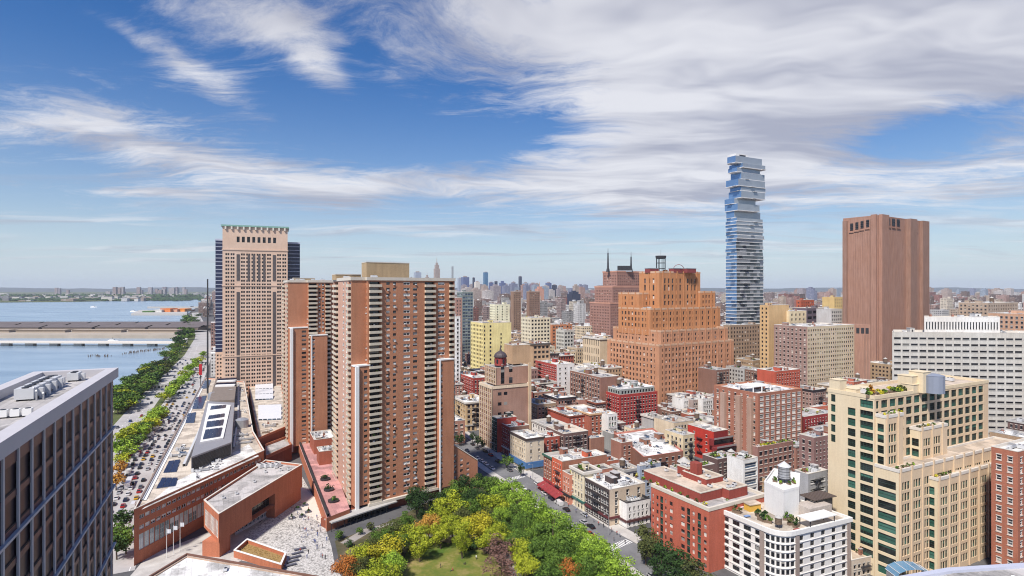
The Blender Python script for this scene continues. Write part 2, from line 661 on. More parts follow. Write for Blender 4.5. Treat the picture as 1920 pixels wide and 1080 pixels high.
def window_mesh(w, h, glass, frame, style):
    w, h = max(0.3, round(w, 1)), max(0.3, round(h, 1))
    key = (w, h, glass.name, frame.name, style)
    if key in WMESH:
        return WMESH[key]
    mb = MB()
    hs_ = h * (0.38, 0.5, 0.62, 0.75)[len(WMESH) % 4]
    mb.quad((0, 0, 0), (w, 0, 0), (w, 0, hs_), (0, 0, hs_), 1)
    mb.quad((0, 0, hs_), (w, 0, hs_), (w, 0, h), (0, 0, h), 1)
    t = 0.15 if frame is FRAME_W else 0.10
    y0, y1 = -0.10, -0.004

    def bar(x0, x1, a, b):
        mb.quad((x0, y0, a), (x1, y0, a), (x1, y0, b), (x0, y0, b), 0)
        mb.quad((x0, y0, b), (x1, y0, b), (x1, y1, b), (x0, y1, b), 0)
        mb.quad((x0, y1, a), (x0, y0, a), (x0, y0, b), (x0, y1, b), 0)
        mb.quad((x1, y0, a), (x1, y1, a), (x1, y1, b), (x1, y0, b), 0)
    bar(0, t, 0, h)
    bar(w - t, w, 0, h)
    bar(t, w - t, 0, t)
    bar(t, w - t, h - t, h)
    nv, nh = style
    for i in range(1, nv):
        x = w * i / nv
        bar(x - 0.05, x + 0.05, t, h - t)
    for i in range(1, nh):
        z = h * i / nh
        bar(t, w - t, z - 0.05, z + 0.05)
    me = mb.mesh('window', [frame, glass])
    WMESH[key] = me
    return me


PIECE_PX = 7.0
COUNT = {'win': 0}


def place_windows(wins, parent, d, glass, frame, style=(2, 1), cap=300, name='window'):
    """windows large enough in view become one object each, the rest one joined part"""
    big, small = [], []
    for it in wins.items:
        (big if max(it[4], it[5]) * F / d >= PIECE_PX and min(it[4], it[5]) * F / d >= 4.0 else small).append(it)
    if len(big) > cap:
        big.sort(key=lambda i: -i[2])
        small += big[cap:]
        big = big[:cap]
    for x, y, z, a, w, h in big:
        link(name, window_mesh(w, h, glass, frame, style), parent, (x, y, z), a)
        COUNT['win'] += 1
    if small:
        mb = MB()
        for x, y, z, a, w, h in small:
            c, s = math.cos(a), math.sin(a)
            hs_ = h * rng.uniform(.3, .8)
            mb.quad((x, y, z), (x + c * w, y + s * w, z), (x + c * w, y + s * w, z + hs_), (x, y, z + hs_))
            mb.quad((x, y, z + hs_), (x + c * w, y + s * w, z + hs_), (x + c * w, y + s * w, z + h), (x, y, z + h))
        kind(mb.build('windows', glass, parent), 'stuff')


def autocols(L, bay, wf, margin=0.6):
    n = max(1, int((L - 2 * margin) / bay + 0.5))
    b = (L - 2 * margin) / n
    w = b * wf
    return [(margin + b * i + (b - w) / 2, margin + b * i + (b + w) / 2) for i in range(n)]


def autorows(z0, z1, fh, hf, top=1.4, sill=0.28):
    n = max(1, int((z1 - top - z0) / fh + 0.5))
    f = (z1 - top - z0) / n
    return [(z0 + f * i + f * sill, z0 + f * i + f * min(0.97, sill + hf)) for i in range(n)]


def edge_len(a, b):
    return math.hypot(b[0] - a[0], b[1] - a[1])


def faces_camera(a, b):
    nx, ny = b[1] - a[1], -(b[0] - a[0])
    mx, my = (a[0] + b[0]) / 2, (a[1] + b[1]) / 2
    return nx * mx + ny * my < 0.02 * math.hypot(nx, ny) * math.hypot(mx, my)


# ------------------------------------------------------------------ roof furniture
def tank_mesh(wood=True):
    mb = MB()
    for i in range(4):
        t = math.pi / 4 + i * math.pi / 2
        mb.bar((1.35 * math.cos(t), 1.35 * math.sin(t), 0), (1.25 * math.cos(t), 1.25 * math.sin(t), 2.0), 0.12, 4, 1)
    mb.cyl(0, 0, 1.9, 2.1, 1.95, 1.95, 12, 1)
    mb.cyl(0, 0, 2.1, 5.6, 1.8, 1.75, 12, 0, cap=False)
    for z in (2.5, 3.3, 4.1, 4.9):
        mb.cyl(0, 0, z, z + 0.1, 1.84, 1.84, 12, 1, cap=False)
    mb.cyl(0, 0, 5.6, 7.0, 1.95, 0.1, 12, 2)
    return mb.mesh('water_tank', [WOOD, DARKM, CONC] if wood else [STEEL, DARKM, LGREY])


TANK = {}


def water_tank(parent, p, z, s=1.0, wood=True):
    if wood not in TANK:
        TANK[wood] = tank_mesh(wood)
    o = link('water_tank', TANK[wood], parent, (p[0], p[1], z), rng.random())
    o.scale = (s, s, s)
    return o


CLM = None


def clm():
    global CLM
    if CLM is None:
        CLM = [LGREY, DARKM, STEEL, WOOD, CONC, WHITE, glassmat('blue'), wallmat((0.30, 0.14, 0.10)), plain('tar_black', (0.05, 0.05, 0.052), .8), plain('copper_green', (0.18, 0.36, 0.30), .7)]
    return CLM


UPROTO = {}


def unit_proto(i):
    """things that stand on roofs, as shapes to place: 0-3 air handlers, 4 vents, 5 skylight, 6 duct run, 7 chimney, 8 hatch, 9 dish, 10 water tank, 11 deck with rail, 12 condenser row"""
    if i in UPROTO:
        return UPROTO[i]
    mb = MB()
    if i < 4:
        w, l, h = ((1.6, 2.6, 1.4), (1.2, 1.2, 1.0), (2.2, 3.6, 1.7), (1.0, 2.0, 0.8))[i]
        mb.lbox(-w / 2, w / 2, -l / 2, l / 2, 0.2, h, 0)
        for x in (-w / 3, w / 3):
            mb.lbox(x - 0.08, x + 0.08, -l / 2 - 0.1, l / 2 + 0.1, 0, 0.2, 1)
        n = max(1, int(l / 1.2))
        for k in range(n):
            mb.cyl(0, -l / 2 + (k + 0.5) * l / n, h, h + 0.15, 0.42, 0.42, 8, 1)
        if i in (0, 2):
            mb.lbox(w / 2, w / 2 + 0.7, -0.4, 0.4, 0.5, h - 0.2, 0)
            mb.lbox(w / 2 + 0.3, w / 2 + 0.7, -0.4, 0.4, 0.0, 0.5, 0)
    elif i == 4:
        for x, y, h in ((0, 0, 1.3), (.7, .3, .9), (-.5, .6, 1.6)):
            mb.cyl(x, y, 0, h, .12, .12, 6, 2)
            mb.cyl(x, y, h, h + .2, .24, .1, 6, 2)
    elif i == 5:
        mb.lbox(-.9, .9, -1.4, 1.4, 0, .5, 2)
        mb.quad((-.8, -1.3, .52), (0, -1.3, 1.0), (0, 1.3, 1.0), (-.8, 1.3, .52), 6)
        mb.quad((0, -1.3, 1.0), (.8, -1.3, .52), (.8, 1.3, .52), (0, 1.3, 1.0), 6)
        mb.tri((-.8, -1.3, .52), (.8, -1.3, .52), (0, -1.3, 1.0), 2)
        mb.tri((.8, 1.3, .52), (-.8, 1.3, .52), (0, 1.3, 1.0), 2)
    elif i == 6:
        mb.lbox(-3.5, 3.5, -.4, .4, .35, 1.0, 2)
        mb.lbox(2.7, 3.5, .4, 2.6, .35, 1.0, 2)
        for x in (-3, -1, 1, 3):
            mb.lbox(x - .06, x + .06, -.45, .45, 0, .35, 1)
        mb.lbox(-3.6, -2.6, -.6, .6, .003, 1.5, 0)
    elif i == 7:
        mb.lbox(-.6, .6, -.45, .45, 0, 2.1, 7)
        mb.lbox(-.7, .7, -.55, .55, 2.1, 2.3, 4)
        for x in (-.3, .3):
            mb.cyl(x, 0, 2.3, 2.8, .16, .13, 6, 7)
    elif i == 8:
        mb.lbox(-.6, .6, -.8, .8, 0, .6, 8)
        mb.lbox(-.65, .65, -.85, .85, .6, .7, 5)
    elif i == 9:
        mb.cyl(0, 0, 0, 1.2, .06, .06, 5, 2)
        k = len(mb.v)
        mb.cyl(0, -.1, 1.1, 1.4, .1, .6, 8, 5)
    elif i == 10:
        for q_ in range(4):
            t = math.pi / 4 + q_ * math.pi / 2
            mb.bar((1.35 * math.cos(t), 1.35 * math.sin(t), 0), (1.25 * math.cos(t), 1.25 * math.sin(t), 2.0), 0.12, 4, 1)
        mb.cyl(0, 0, 1.9, 2.1, 1.95, 1.95, 10, 1)
        mb.cyl(0, 0, 2.1, 5.6, 1.8, 1.75, 10, 3, cap=False)
        mb.cyl(0, 0, 5.6, 7.0, 1.95, 0.1, 10, 4)
    elif i == 11:
        mb.lbox(-2.2, 2.2, -1.6, 1.6, .1, .28, 3)
        for x in (-2.1, 0, 2.1):
            mb.lbox(x - .04, x + .04, -1.58, -1.5, .28, 1.3, 1)
        mb.lbox(-2.2, 2.2, -1.58, -1.5, 1.3, 1.38, 1)
        mb.lbox(-.5, .5, -.4, .4, .9, 1.0, 5)
        mb.lbox(-.08, .08, -.08, .08, .28, .9, 1)
        for x in (-.9, .9):
            mb.lbox(x - .25, x + .25, -.25, .25, .29, .75, 3)
    elif i == 12:
        for x in range(4):
            mb.lbox(x * 1.2 - 2.2, x * 1.2 - 1.3, -.4, .4, .15, 1.0, 5)
            mb.cyl(x * 1.2 - 1.75, 0, 1.0, 1.06, .32, .32, 8, 1)
        mb.lbox(-2.4, 2.5, -.3, .3, 0, .14, 1)
    UPROTO[i] = mb
    return mb


UNIT = {}
UNAME = {4: 'vent_pipes', 5: 'skylight', 6: 'duct_run', 7: 'chimney', 8: 'roof_hatch', 9: 'satellite_dish', 10: 'water_tank', 11: 'roof_deck', 12: 'condenser_row'}


def unit_mesh(i):
    if i not in UNIT:
        UNIT[i] = unit_proto(i).mesh(UNAME.get(i, 'air_handler'), clm())
    return UNIT[i]


def stamp(mb, proto, x, y, z, ang, s=1.0):
    k = len(mb.v)
    c, sn = math.cos(ang) * s, math.sin(ang) * s
    mb.v += [(x + a * c - b * sn, y + a * sn + b * c, z + e * s) for a, b, e in proto.v]
    mb.f += [tuple(i + k for i in f) for f in proto.f]
    mb.m += proto.m


def rand_in(poly, m=1.5):
    ip = offset(poly, -m)
    xs = [p[0] for p in ip]
    ys = [p[1] for p in ip]
    for _ in range(40):
        p = (rng.uniform(min(xs), max(xs)), rng.uniform(min(ys), max(ys)))
        if inside(p, ip):
            return p
    return (sum(xs) / len(xs), sum(ys) / len(ys))


JOIN_CLUTTER = False


def clutter(parent, poly, z, n, ang, wallm, tank=0, bulk=1, plants=0):
    area = abs(sum(poly[i - 1][0] * poly[i][1] - poly[i][0] * poly[i - 1][1] for i in range(len(poly)))) / 2
    for k in range(bulk):
        p = rand_in(poly, 2.8)
        s = min(1.0, math.sqrt(area) / 14)
        mb = MB()
        w, l, h = rng.uniform(2.6, 4.2) * s, rng.uniform(3.2, 6) * s, rng.uniform(2.4, 3.2)
        mb.box(p[0], p[1], z, w, l, h, ang, 0)
        mb.box(p[0], p[1], z + h, w + 0.3, l + 0.3, 0.2, ang, 1)
        c, sn = math.cos(ang), math.sin(ang)
        mb.box(p[0] + sn * (l / 2 + 0.02), p[1] - c * (l / 2 + 0.02), z, 0.9, 0.06, 2.0, ang, 2)
        mb.build('stair_bulkhead', [wallm, roofmat('grey'), DARKM], parent)
    picks = [rng.choice((0, 1, 2, 3, 1, 3, 12)) for k in range(n)]
    picks += [rng.choice((4, 4, 5, 5, 6, 7, 7, 8, 9, 11)) for k in range(int(n * 1.3) + (2 if area > 90 else 0))]
    joined = MB() if JOIN_CLUTTER else None
    for i in picks:
        p = rand_in(poly, 1.6 if i not in (6, 11) else 3.0)
        a_ = ang + rng.choice((0, math.pi / 2, math.pi))
        if joined is not None:
            stamp(joined, unit_proto(i), p[0], p[1], z, a_)
        else:
            link(UNAME.get(i, 'air_handler'), unit_mesh(i), parent, (p[0], p[1], z), a_)
    if joined is not None:
        kind(joined.build('roof_equipment', clm(), parent), 'stuff')
    for k in range(tank):
        water_tank(parent, rand_in(poly, 2.4), z, rng.uniform(0.8, 1.0))
    for k in range(plants):
        p = rand_in(poly, 1.4)
        planter(parent, p, z)


SHRUB = {}


def leaf_cloud(mb, rx, ry, rz, cz, n, size, r, clumps=9, mi=0, cr0=0.30, cr1=0.46):
    cs = []
    for i in range(clumps):
        while True:
            p = Vector((r.uniform(-1, 1), r.uniform(-1, 1), r.uniform(-1, 1)))
            if 0.15 < p.length < 0.78:
                break
        cs.append((p, r.uniform(cr0, cr1)))
    cs.append((Vector((0, 0, 0)), 0.5))
    for i in range(n):
        c, cr = r.choice(cs)
        v = Vector((r.gauss(0, 1), r.gauss(0, 1), r.gauss(0, 1) + 0.25)).normalized()
        p = c + v * cr * (r.uniform(0.72, 1.08) if r.random() < .9 else r.uniform(1.0, 1.4))
        p = Vector((p.x * rx, p.y * ry, p.z * rz + cz))
        nrm = (v + Vector((r.gauss(0, 0.45), r.gauss(0, 0.45), r.gauss(0, 0.45)))).normalized()
        u = nrm.orthogonal().normalized()
        w = nrm.cross(u)
        t = r.uniform(0, 6.28)
        s = size * r.uniform(0.45, 1.5)
        a = (u * math.cos(t) + w * math.sin(t)) * s
        b = (w * math.cos(t) - u * math.sin(t)) * s * 0.6
        mb.quad(tuple(p - a), tuple(p - b), tuple(p + a), tuple(p + b), mi)


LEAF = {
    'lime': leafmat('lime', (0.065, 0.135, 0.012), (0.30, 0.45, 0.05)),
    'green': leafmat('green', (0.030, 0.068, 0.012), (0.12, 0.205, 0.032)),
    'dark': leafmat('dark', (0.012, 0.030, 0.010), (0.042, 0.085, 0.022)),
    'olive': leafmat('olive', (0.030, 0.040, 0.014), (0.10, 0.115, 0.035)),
    'yellow': leafmat('yellow', (0.19, 0.19, 0.015), (0.60, 0.53, 0.04)),
    'yelgreen': leafmat('yelgreen', (0.11, 0.16, 0.012), (0.42, 0.46, 0.035)),
    'orange': leafmat('orange', (0.28, 0.12, 0.02), (0.60, 0.34, 0.07)),
    'rust': leafmat('rust', (0.16, 0.05, 0.015), (0.45, 0.16, 0.035)),
    'plum': leafmat('plum', (0.09, 0.045, 0.04), (0.26, 0.15, 0.12)),
}


def planter(parent, p, z, s=1.0, col=None):
    k = rng.randrange(3)
    if k not in SHRUB:
        r = random.Random(50 + k)
        mb = MB()
        mb.lbox(-1.0, 1.0, -0.4, 0.4, 0, 0.55, 1)
        leaf_cloud(mb, 1.2, 0.7, 0.8, 1.1, 70, 0.28, r, 5)
        SHRUB[k] = mb.mesh('roof_planter', [LEAF['green'], WOOD])
    o = link('roof_planter', SHRUB[k], parent, (p[0], p[1], z), rng.random() * 3)
    col = col or rng.choice(('green', 'lime', 'olive', 'yellow', 'green'))
    o.material_slots[0].link = 'OBJECT'
    o.material_slots[0].material = LEAF[col]
    o.scale = (s, s, s)
    return o


def wall_lum(c):
    return sum(c) / 3 if isinstance(c, tuple) else .2


# ------------------------------------------------------------------ a building from its near corner
def bld(name, label, poly, z1, wall, L=None, Rf=None, z0=0.0, glass='office', frame=None, style=(1, 2), roof='white', units=3, tank=0, bulk=1,
        plants=0, cornice=None, trim=None, wallR=None, group=None, cat='building', gf=0.0, gfmat=None, parapet=0.9, cap=None, dep=0.25, parent=None, other=None):
    """poly: counter-clockwise footprint, poly[0] the near corner, edge 0 the right-hand wall, the last edge the left-hand one.
    L, Rf = (bay, storey, width share, height share) of the windows on either wall"""
    d = min(p[1] for p in poly)
    FOOT.append(poly)
    own = parent is None
    t = thing(name, label, cat, (poly[0][0], poly[0][1], z0), group) if own else parent
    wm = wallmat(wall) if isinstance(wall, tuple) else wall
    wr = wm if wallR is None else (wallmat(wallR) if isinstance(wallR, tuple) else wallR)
    mb = MB()
    wins = Wins()
    k = len(poly)
    for i in range(k):
        a, b = poly[i], poly[(i + 1) % k]
        spec = Rf if i == 0 else (L if i == k - 1 else other)
        mi = 1 if i == 0 else 0
        ln = edge_len(a, b)
        if spec and faces_camera(a, b):
            bay, fh, wf, hf = spec[:4]
            rows = autorows(z0 + gf, z1 - parapet, fh, hf, top=0.6)
            cols = autocols(ln, bay, wf)
            if gf:
                rows = [(z0 + 0.5, z0 + gf - 0.7)] + rows
            facade(mb, wins, a, b, z0, z1, cols, rows, dep, mi, None, 2 if d < 480 else None)
        else:
            facade(mb, wins, a, b, z0, z1, [], [], 0, mi)
    for i in (0, k - 1):
        a, b = poly[i], poly[(i + 1) % k]
        sp = Rf if i == 0 else L
        if sp and d < 480 and faces_camera(a, b) and z1 - z0 < 40 and wall_lum(wallR if (i == 0 and wallR is not None) else wall) < .5 and own and rng.random() < .55:
            ln = edge_len(a, b)
            if ln > 6:
                fire_escape(t, a, b, rng.uniform(.15, .5) * ln, z0 + max(gf, 3.2) + .4, z1 - parapet, sp[1])
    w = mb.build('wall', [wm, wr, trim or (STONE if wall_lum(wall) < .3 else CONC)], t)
    place_windows(wins, t, d, glassmat(glass), frame or FRAME_W, style)
    inner = offset(poly, -0.35)
    pm = MB()
    if cornice:
        cz, cd, cm = cornice
        pm.ring(offset(poly, cd), offset(poly, 0.01), z1 - cz, z1 + 0.15, 0)
        pm.build('cornice', cm, t)
        pm = MB()
    pm.ring(offset(poly, 0.06), inner, z1 - parapet, z1 + 0.12, 0, out_face=False)
    o_ = offset(poly, 0.06)
    for i in range(k):
        a, b = o_[i], o_[(i + 1) % k]
        pm.quad((*a, z1 - 0.12), (*b, z1 - 0.12), (*b, z1 + 0.12), (*a, z1 + 0.12))
    pm.build('parapet', cap or STONE, t)
    rm = MB()
    rm.poly(inner, z1 - parapet + 0.02)
    ro = rm.build('roof', roofmat(roof), t)
    e = (poly[1][0] - poly[0][0], poly[1][1] - poly[0][1])
    clutter(ro, inner, z1 - parapet + 0.03, units, math.atan2(e[1], e[0]), wm, tank, bulk, plants)
    if gf and gfmat:
        gm = MB()
        for i in (0, k - 1):
            a, b = poly[i], poly[(i + 1) % k]
            if faces_camera(a, b):
                ln = edge_len(a, b)
                ex, ey = (b[0] - a[0]) / ln, (b[1] - a[1]) / ln
                ox, oy = ey, -ex
                aa, bb = add(a, (ox, oy), 0.02), add(b, (ox, oy), 0.02)
                ao, bo = add(a, (ox, oy), 0.45), add(b, (ox, oy), 0.45)
                gm.prism([ao, bo, bb, aa], z0 + gf - 0.7, z0 + gf + 0.2, 0, bottom=True)
        gm.build('shop_fascia', gfmat, t)
    return t


def fire_escape(parent, a, b, u, z0, z1, fh):
    """iron landings, rails and slanting stairs on a wall from a to b, u metres along it"""
    L = edge_len(a, b)
    ex = ((b[0] - a[0]) / L, (b[1] - a[1]) / L)
    o_ = (ex[1], -ex[0])
    mb = MB()
    w = min(4.2, L * .4)
    p0 = add(a, ex, u)
    z, k = z0, 0
    while z < z1 - 1.5:
        q0, q1 = add(p0, o_, .05), add(add(p0, ex, w), o_, .05)
        f0, f1 = add(q0, o_, 1.1), add(q1, o_, 1.1)
        mb.prism([f0, f1, q1, q0], z, z + .12, bottom=True)
        for zr in (.5, 1.0):
            mb.bar((*f0, z + zr), (*f1, z + zr), .05, 4)
        for f in (0, .33, .66, 1):
            c = add(f0, ex, w * f)
            mb.bar((*c, z), (*c, z + 1.0), .045, 4)
        if z + fh < z1 - 1.5:
            s0, s1 = add(add(p0, ex, w * (.15 if k % 2 else .85)), o_, .7), add(add(p0, ex, w * (.85 if k % 2 else .15)), o_, .7)
            mb.bar((*s0, z + .12), (*s1, z + fh), .16, 4)
        z += fh
        k += 1
    return mb.build('fire_escape', DARKM, parent)


# ------------------------------------------------------------------ trees
CROWN, TRUNK = {}, {}


def crown_mesh(i, n, size):
    key = (i, n)
    if key not in CROWN:
        r = random.Random(100 + i)
        mb = MB()
        leaf_cloud(mb, 1.0, 1.0, 0.86, 0.0, n, size, r, 15 + 3 * (i % 4), 0, 0.20, 0.44)
        CROWN[key] = mb.mesh('crown', [LEAF['green']])
    return CROWN[key]


def trunk_mesh(i):
    if i not in TRUNK:
        r = random.Random(300 + i)
        mb = MB()
        mb.bar((0, 0, -0.02), (0.02, 0.01, 0.45), 0.035, 6, 0, 0.026)
        for k in range(5):
            t = k * 1.26 + r.random()
            q0 = (0.02, 0.01, 0.34 + 0.03 * k)
            q1 = (0.2 * math.cos(t), 0.2 * math.sin(t), 0.62 + 0.05 * r.random())
            mb.bar(q0, q1, 0.017, 4, 0, 0.008)
        mb.bar((0.02, 0.01, 0.45), (0.0, 0.03, 0.8), 0.024, 5, 0, 0.008)
        TRUNK[i] = mb.mesh('trunk', [BARK])
    return TRUNK[i]


def tree(label, p, h, cw, col, group=None, n=1100, size=0.085, z=0.0, name='tree', cz=0.62):
    t = thing(name, label, 'tree', (p[0], p[1], z), group)
    o = link('trunk', trunk_mesh(rng.randrange(4)), t, (p[0], p[1], z), rng.random() * 6)
    o.scale = (h * 0.9, h * 0.9, h)
    i = rng.randrange(6)
    c = link('crown', crown_mesh(i, n, size), t, (p[0], p[1], z + h * cz), rng.random() * 6)
    rz = h * (1 - cz) * 1.06
    c.scale = (cw / 2 * rng.uniform(0.92, 1.1), cw / 2 * rng.uniform(0.92, 1.1), rz * 1.12)
    c.material_slots[0].link = 'OBJECT'
    c.material_slots[0].material = LEAF[col]
    return t


# ------------------------------------------------------------------ cars
CARP = {n: plain('car_paint_' + n, c, 0.25, 0.2, var=0.03, spec=0.5) for n, c in {
    'white': (0.72, 0.72, 0.72), 'black': (0.02, 0.02, 0.022), 'silver': (0.42, 0.43, 0.45), 'grey': (0.12, 0.125, 0.135), 'blue': (0.03, 0.06, 0.18),
    'red': (0.38, 0.02, 0.02), 'yellow': (0.62, 0.36, 0.02), 'navy': (0.02, 0.025, 0.06)}.items()}


def loft(mb, secs, mi):
    """secs: list of (x, [(y, z)...]) rings along the car"""
    k = len(mb.v)
    n = len(secs[0][1])
    for x, ring in secs:
        mb.v += [(x, y, z) for y, z in ring]
    for s in range(len(secs) - 1):
        for i in range(n):
            j = (i + 1) % n
            mb.f.append((k + s * n + i, k + s * n + j, k + (s + 1) * n + j, k + (s + 1) * n + i))
            mb.m.append(mi)
    mb.f.append(tuple(range(k + n - 1, k - 1, -1)))
    mb.m.append(mi)
    mb.f.append(tuple(range(k + (len(secs) - 1) * n, k + len(secs) * n)))
    mb.m.append(mi)


def car_body(mb, van=False):
    w = 0.92

    def sec(x, zt, ww=w):
        return (x, [(-ww, 0.32), (ww, 0.32), (ww, zt - 0.15), (ww - 0.12, zt), (-ww + 0.12, zt), (-ww, zt - 0.15)])
    if van:
        loft(mb, [sec(-2.7, 2.1), sec(1.3, 2.15), sec(2.0, 1.25), sec(2.7, 1.0)], 0)
    else:
        loft(mb, [sec(-2.25, 0.85, 0.8), sec(-2.0, 0.95), sec(0.9, 0.98), sec(2.0, 0.82), sec(2.25, 0.65, 0.78)], 0)


def car_cabin(mb, van=False):
    if van:
        mb.quad((1.35, -0.8, 2.08), (1.35, 0.8, 2.08), (2.02, 0.8, 1.32), (2.02, -0.8, 1.32), 1)
        for s in (-1, 1):
            mb.quad((0.2, s * 0.925, 1.3), (1.3, s * 0.925, 1.3), (1.2, s * 0.925, 1.85), (0.2, s * 0.925, 1.85), 1)
        return
    b, t = 0.84, 0.66
    pb = [(-1.75, -b, 0.94), (0.95, -b, 0.94), (0.95, b, 0.94), (-1.75, b, 0.94)]
    pt = [(-1.2, -t, 1.42), (0.25, -t, 1.42), (0.25, t, 1.42), (-1.2, t, 1.42)]
    for i in range(4):
        j = (i + 1) % 4
        mb.quad(pb[i], pb[j], pt[j], pt[i], 1)
    mb.lbox(-1.22, 0.27, -t - 0.02, t + 0.02, 1.42, 1.47, 0)


def car_wheel():
    mb = MB()
    k = 0
    for y in (-0.1, 0.1):
        mb.v += [(0.34 * math.cos(2 * math.pi * i / 10), y, 0.34 + 0.34 * math.sin(2 * math.pi * i / 10)) for i in range(10)]
    for i in range(10):
        j = (i + 1) % 10
        mb.f.append((i, j, 10 + j, 10 + i))
        mb.m.append(0)
    mb.f += [tuple(range(9, -1, -1)), tuple(range(10, 20))]
    mb.m += [0, 0]
    return mb.mesh('wheel', [TYRE])


def car_lights(mb):
    for s in (-1, 1):
        mb.lbox(2.16, 2.27, s * 0.62 - 0.15, s * 0.62 + 0.15, 0.55, 0.68, 2)
        mb.lbox(-2.27, -2.2, s * 0.62 - 0.15, s * 0.62 + 0.15, 0.62, 0.78, 3)


HEADL = plain('headlamp', (0.7, 0.7, 0.68), 0.2)
TAILL = plain('tail_lamp', (0.35, 0.01, 0.01), 0.3)
CARM = {}


def simple_car(label, p, ang, col, group, van=False, z=0.02):
    key = van
    if key not in CARM:
        mb = MB()
        car_body(mb, van)
        car_cabin(mb, van)
        for x in (-1.4, 1.4):
            for s in (-1, 1):
                k = len(mb.v)
                mb.v += [(x + 0.34 * math.cos(i * 0.785), s * 0.95, 0.34 + 0.34 * math.sin(i * 0.785)) for i in range(8)]
                mb.f.append(tuple(range(k, k + 8)))
                mb.m.append(2)
        CARM[key] = mb.mesh('car', [CARP['white'], CARGLASS, TYRE])
    o = link('van' if van else 'car', CARM[key], None, (p[0], p[1], z), ang)
    o.material_slots[0].link = 'OBJECT'
    o.material_slots[0].material = CARP[col]
    return tag(o, label, 'van' if van else 'car', group)


CPARTS = {}


def part_car(label, p, ang, col, group=None, van=False, z=0.02):
    if ('b', van) not in CPARTS:
        mb = MB()
        car_body(mb, van)
        CPARTS[('b', van)] = mb.mesh('body', [CARP['white'], CARGLASS])
        mb = MB()
        car_cabin(mb, van)
        CPARTS[('c', van)] = mb.mesh('cabin', [CARP['white'], CARGLASS])
        mb = MB()
        car_lights(mb)
        CPARTS['l'] = mb.mesh('lights', [CARP['white'], CARGLASS, HEADL, TAILL])
        CPARTS['w'] = car_wheel()
    t = bpy.data.objects.new('van' if van else 'car', None)
    COL.objects.link(t)
    t.location = (p[0], p[1], z)
    t.rotation_euler = (0, 0, ang)
    tag(t, label, 'van' if van else 'car', group)
    for nm, me in (('body', CPARTS[('b', van)]), ('cabin', CPARTS[('c', van)])):
        o = bpy.data.objects.new(nm, me)
        COL.objects.link(o)
        o.parent = t
        o.material_slots[0].link = 'OBJECT'
        o.material_slots[0].material = CARP[col]
    o = bpy.data.objects.new('lights', CPARTS['l'])
    COL.objects.link(o)
    o.parent = t
    for x in (-1.4, 1.4):
        for s in (-0.86, 0.86):
            o = bpy.data.objects.new('wheel', CPARTS['w'])
            COL.objects.link(o)
            o.parent = t
            o.location = (x, s, 0)
    return t


# ------------------------------------------------------------------ people (a few pixels tall, one continuous surface each)
PERS = {}


def person(label, p, top, legs, sit=False, group=None, z=0.0):
    key = (top, legs, sit)
    if key not in PERS:
        mb = MB()

        def tube(path, n, mi):
            k = len(mb.v)
            for (x, y, zz, rx, ry) in path:
                mb.v += [(x + rx * math.cos(2 * math.pi * i / n), y + ry * math.sin(2 * math.pi * i / n), zz) for i in range(n)]
            for s in range(len(path) - 1):
                for i in range(n):
                    j = (i + 1) % n
                    mb.f.append((k + s * n + i, k + s * n + j, k + (s + 1) * n + j, k + (s + 1) * n + i))
                    mb.m.append(mi)
            mb.f.append(tuple(range(k + (len(path) - 1) * n, k + len(path) * n)))
            mb.m.append(mi)
        o = -0.62 if sit else 0.0
        if sit:
            for s in (-0.1, 0.1):
                mb.bar((s, 0.05, 0.14), (s, -0.5, 0.16), 0.09, 6, 1, 0.07)
                mb.bar((s, -0.5, 0.16), (s, -0.95, 0.07), 0.07, 6, 1, 0.05)
        else:
            for s in (-0.1, 0.1):
                tube([(s, -0.06, 0.0, 0.05, 0.12), (s, 0, 0.1, 0.06, 0.06), (s, 0, 0.5, 0.075, 0.075), (s * 0.9, 0, 0.9, 0.095, 0.1)], 6, 1)
        tube([(0, 0, 0.82 + o, 0.17, 0.12), (0, 0, 1.05 + o, 0.16, 0.11), (0, 0, 1.3 + o, 0.21, 0.13), (0, 0, 1.44 + o, 0.17, 0.1), (0, 0, 1.5 + o, 0.07, 0.07)], 8, 0)
        tube([(0, 0, 1.48 + o, 0.06, 0.06), (0, -0.01, 1.58 + o, 0.085, 0.1), (0, 0, 1.68 + o, 0.085, 0.1), (0, 0, 1.75 + o, 0.04, 0.05)], 8, 2)
        tube([(0, 0.02, 1.66 + o, 0.09, 0.1), (0, 0.02, 1.74 + o, 0.07, 0.08), (0, 0.02, 1.77 + o, 0.03, 0.03)], 8, 3)
        for s in (-1, 1):
            mb.bar((s * 0.2, 0, 1.4 + o), (s * 0.27, 0, 1.1 + o), 0.055, 5, 0, 0.045)
            mb.bar((s * 0.27, 0, 1.1 + o), (s * 0.25, -0.12, 0.84 + o), 0.042, 5, 2, 0.03)
        PERS[key] = mb.mesh('person', [plain('cloth_' + top, {'white': (0.7, 0.7, 0.7), 'dark': (0.03, 0.03, 0.04), 'red': (0.4, 0.05, 0.05), 'blue': (0.06, 0.1, 0.3)}[top]),
                                       plain('cloth_' + legs, {'white': (0.7, 0.7, 0.7), 'dark': (0.03, 0.03, 0.04), 'blue': (0.06, 0.1, 0.3)}[legs]),
                                       plain('skin', (0.5, 0.32, 0.24), 0.6), plain('hair', (0.03, 0.02, 0.015), 0.7)])
    o = link('person', PERS[key], None, (p[0], p[1], z), rng.random() * 6)
    return tag(o, label, 'person', group)

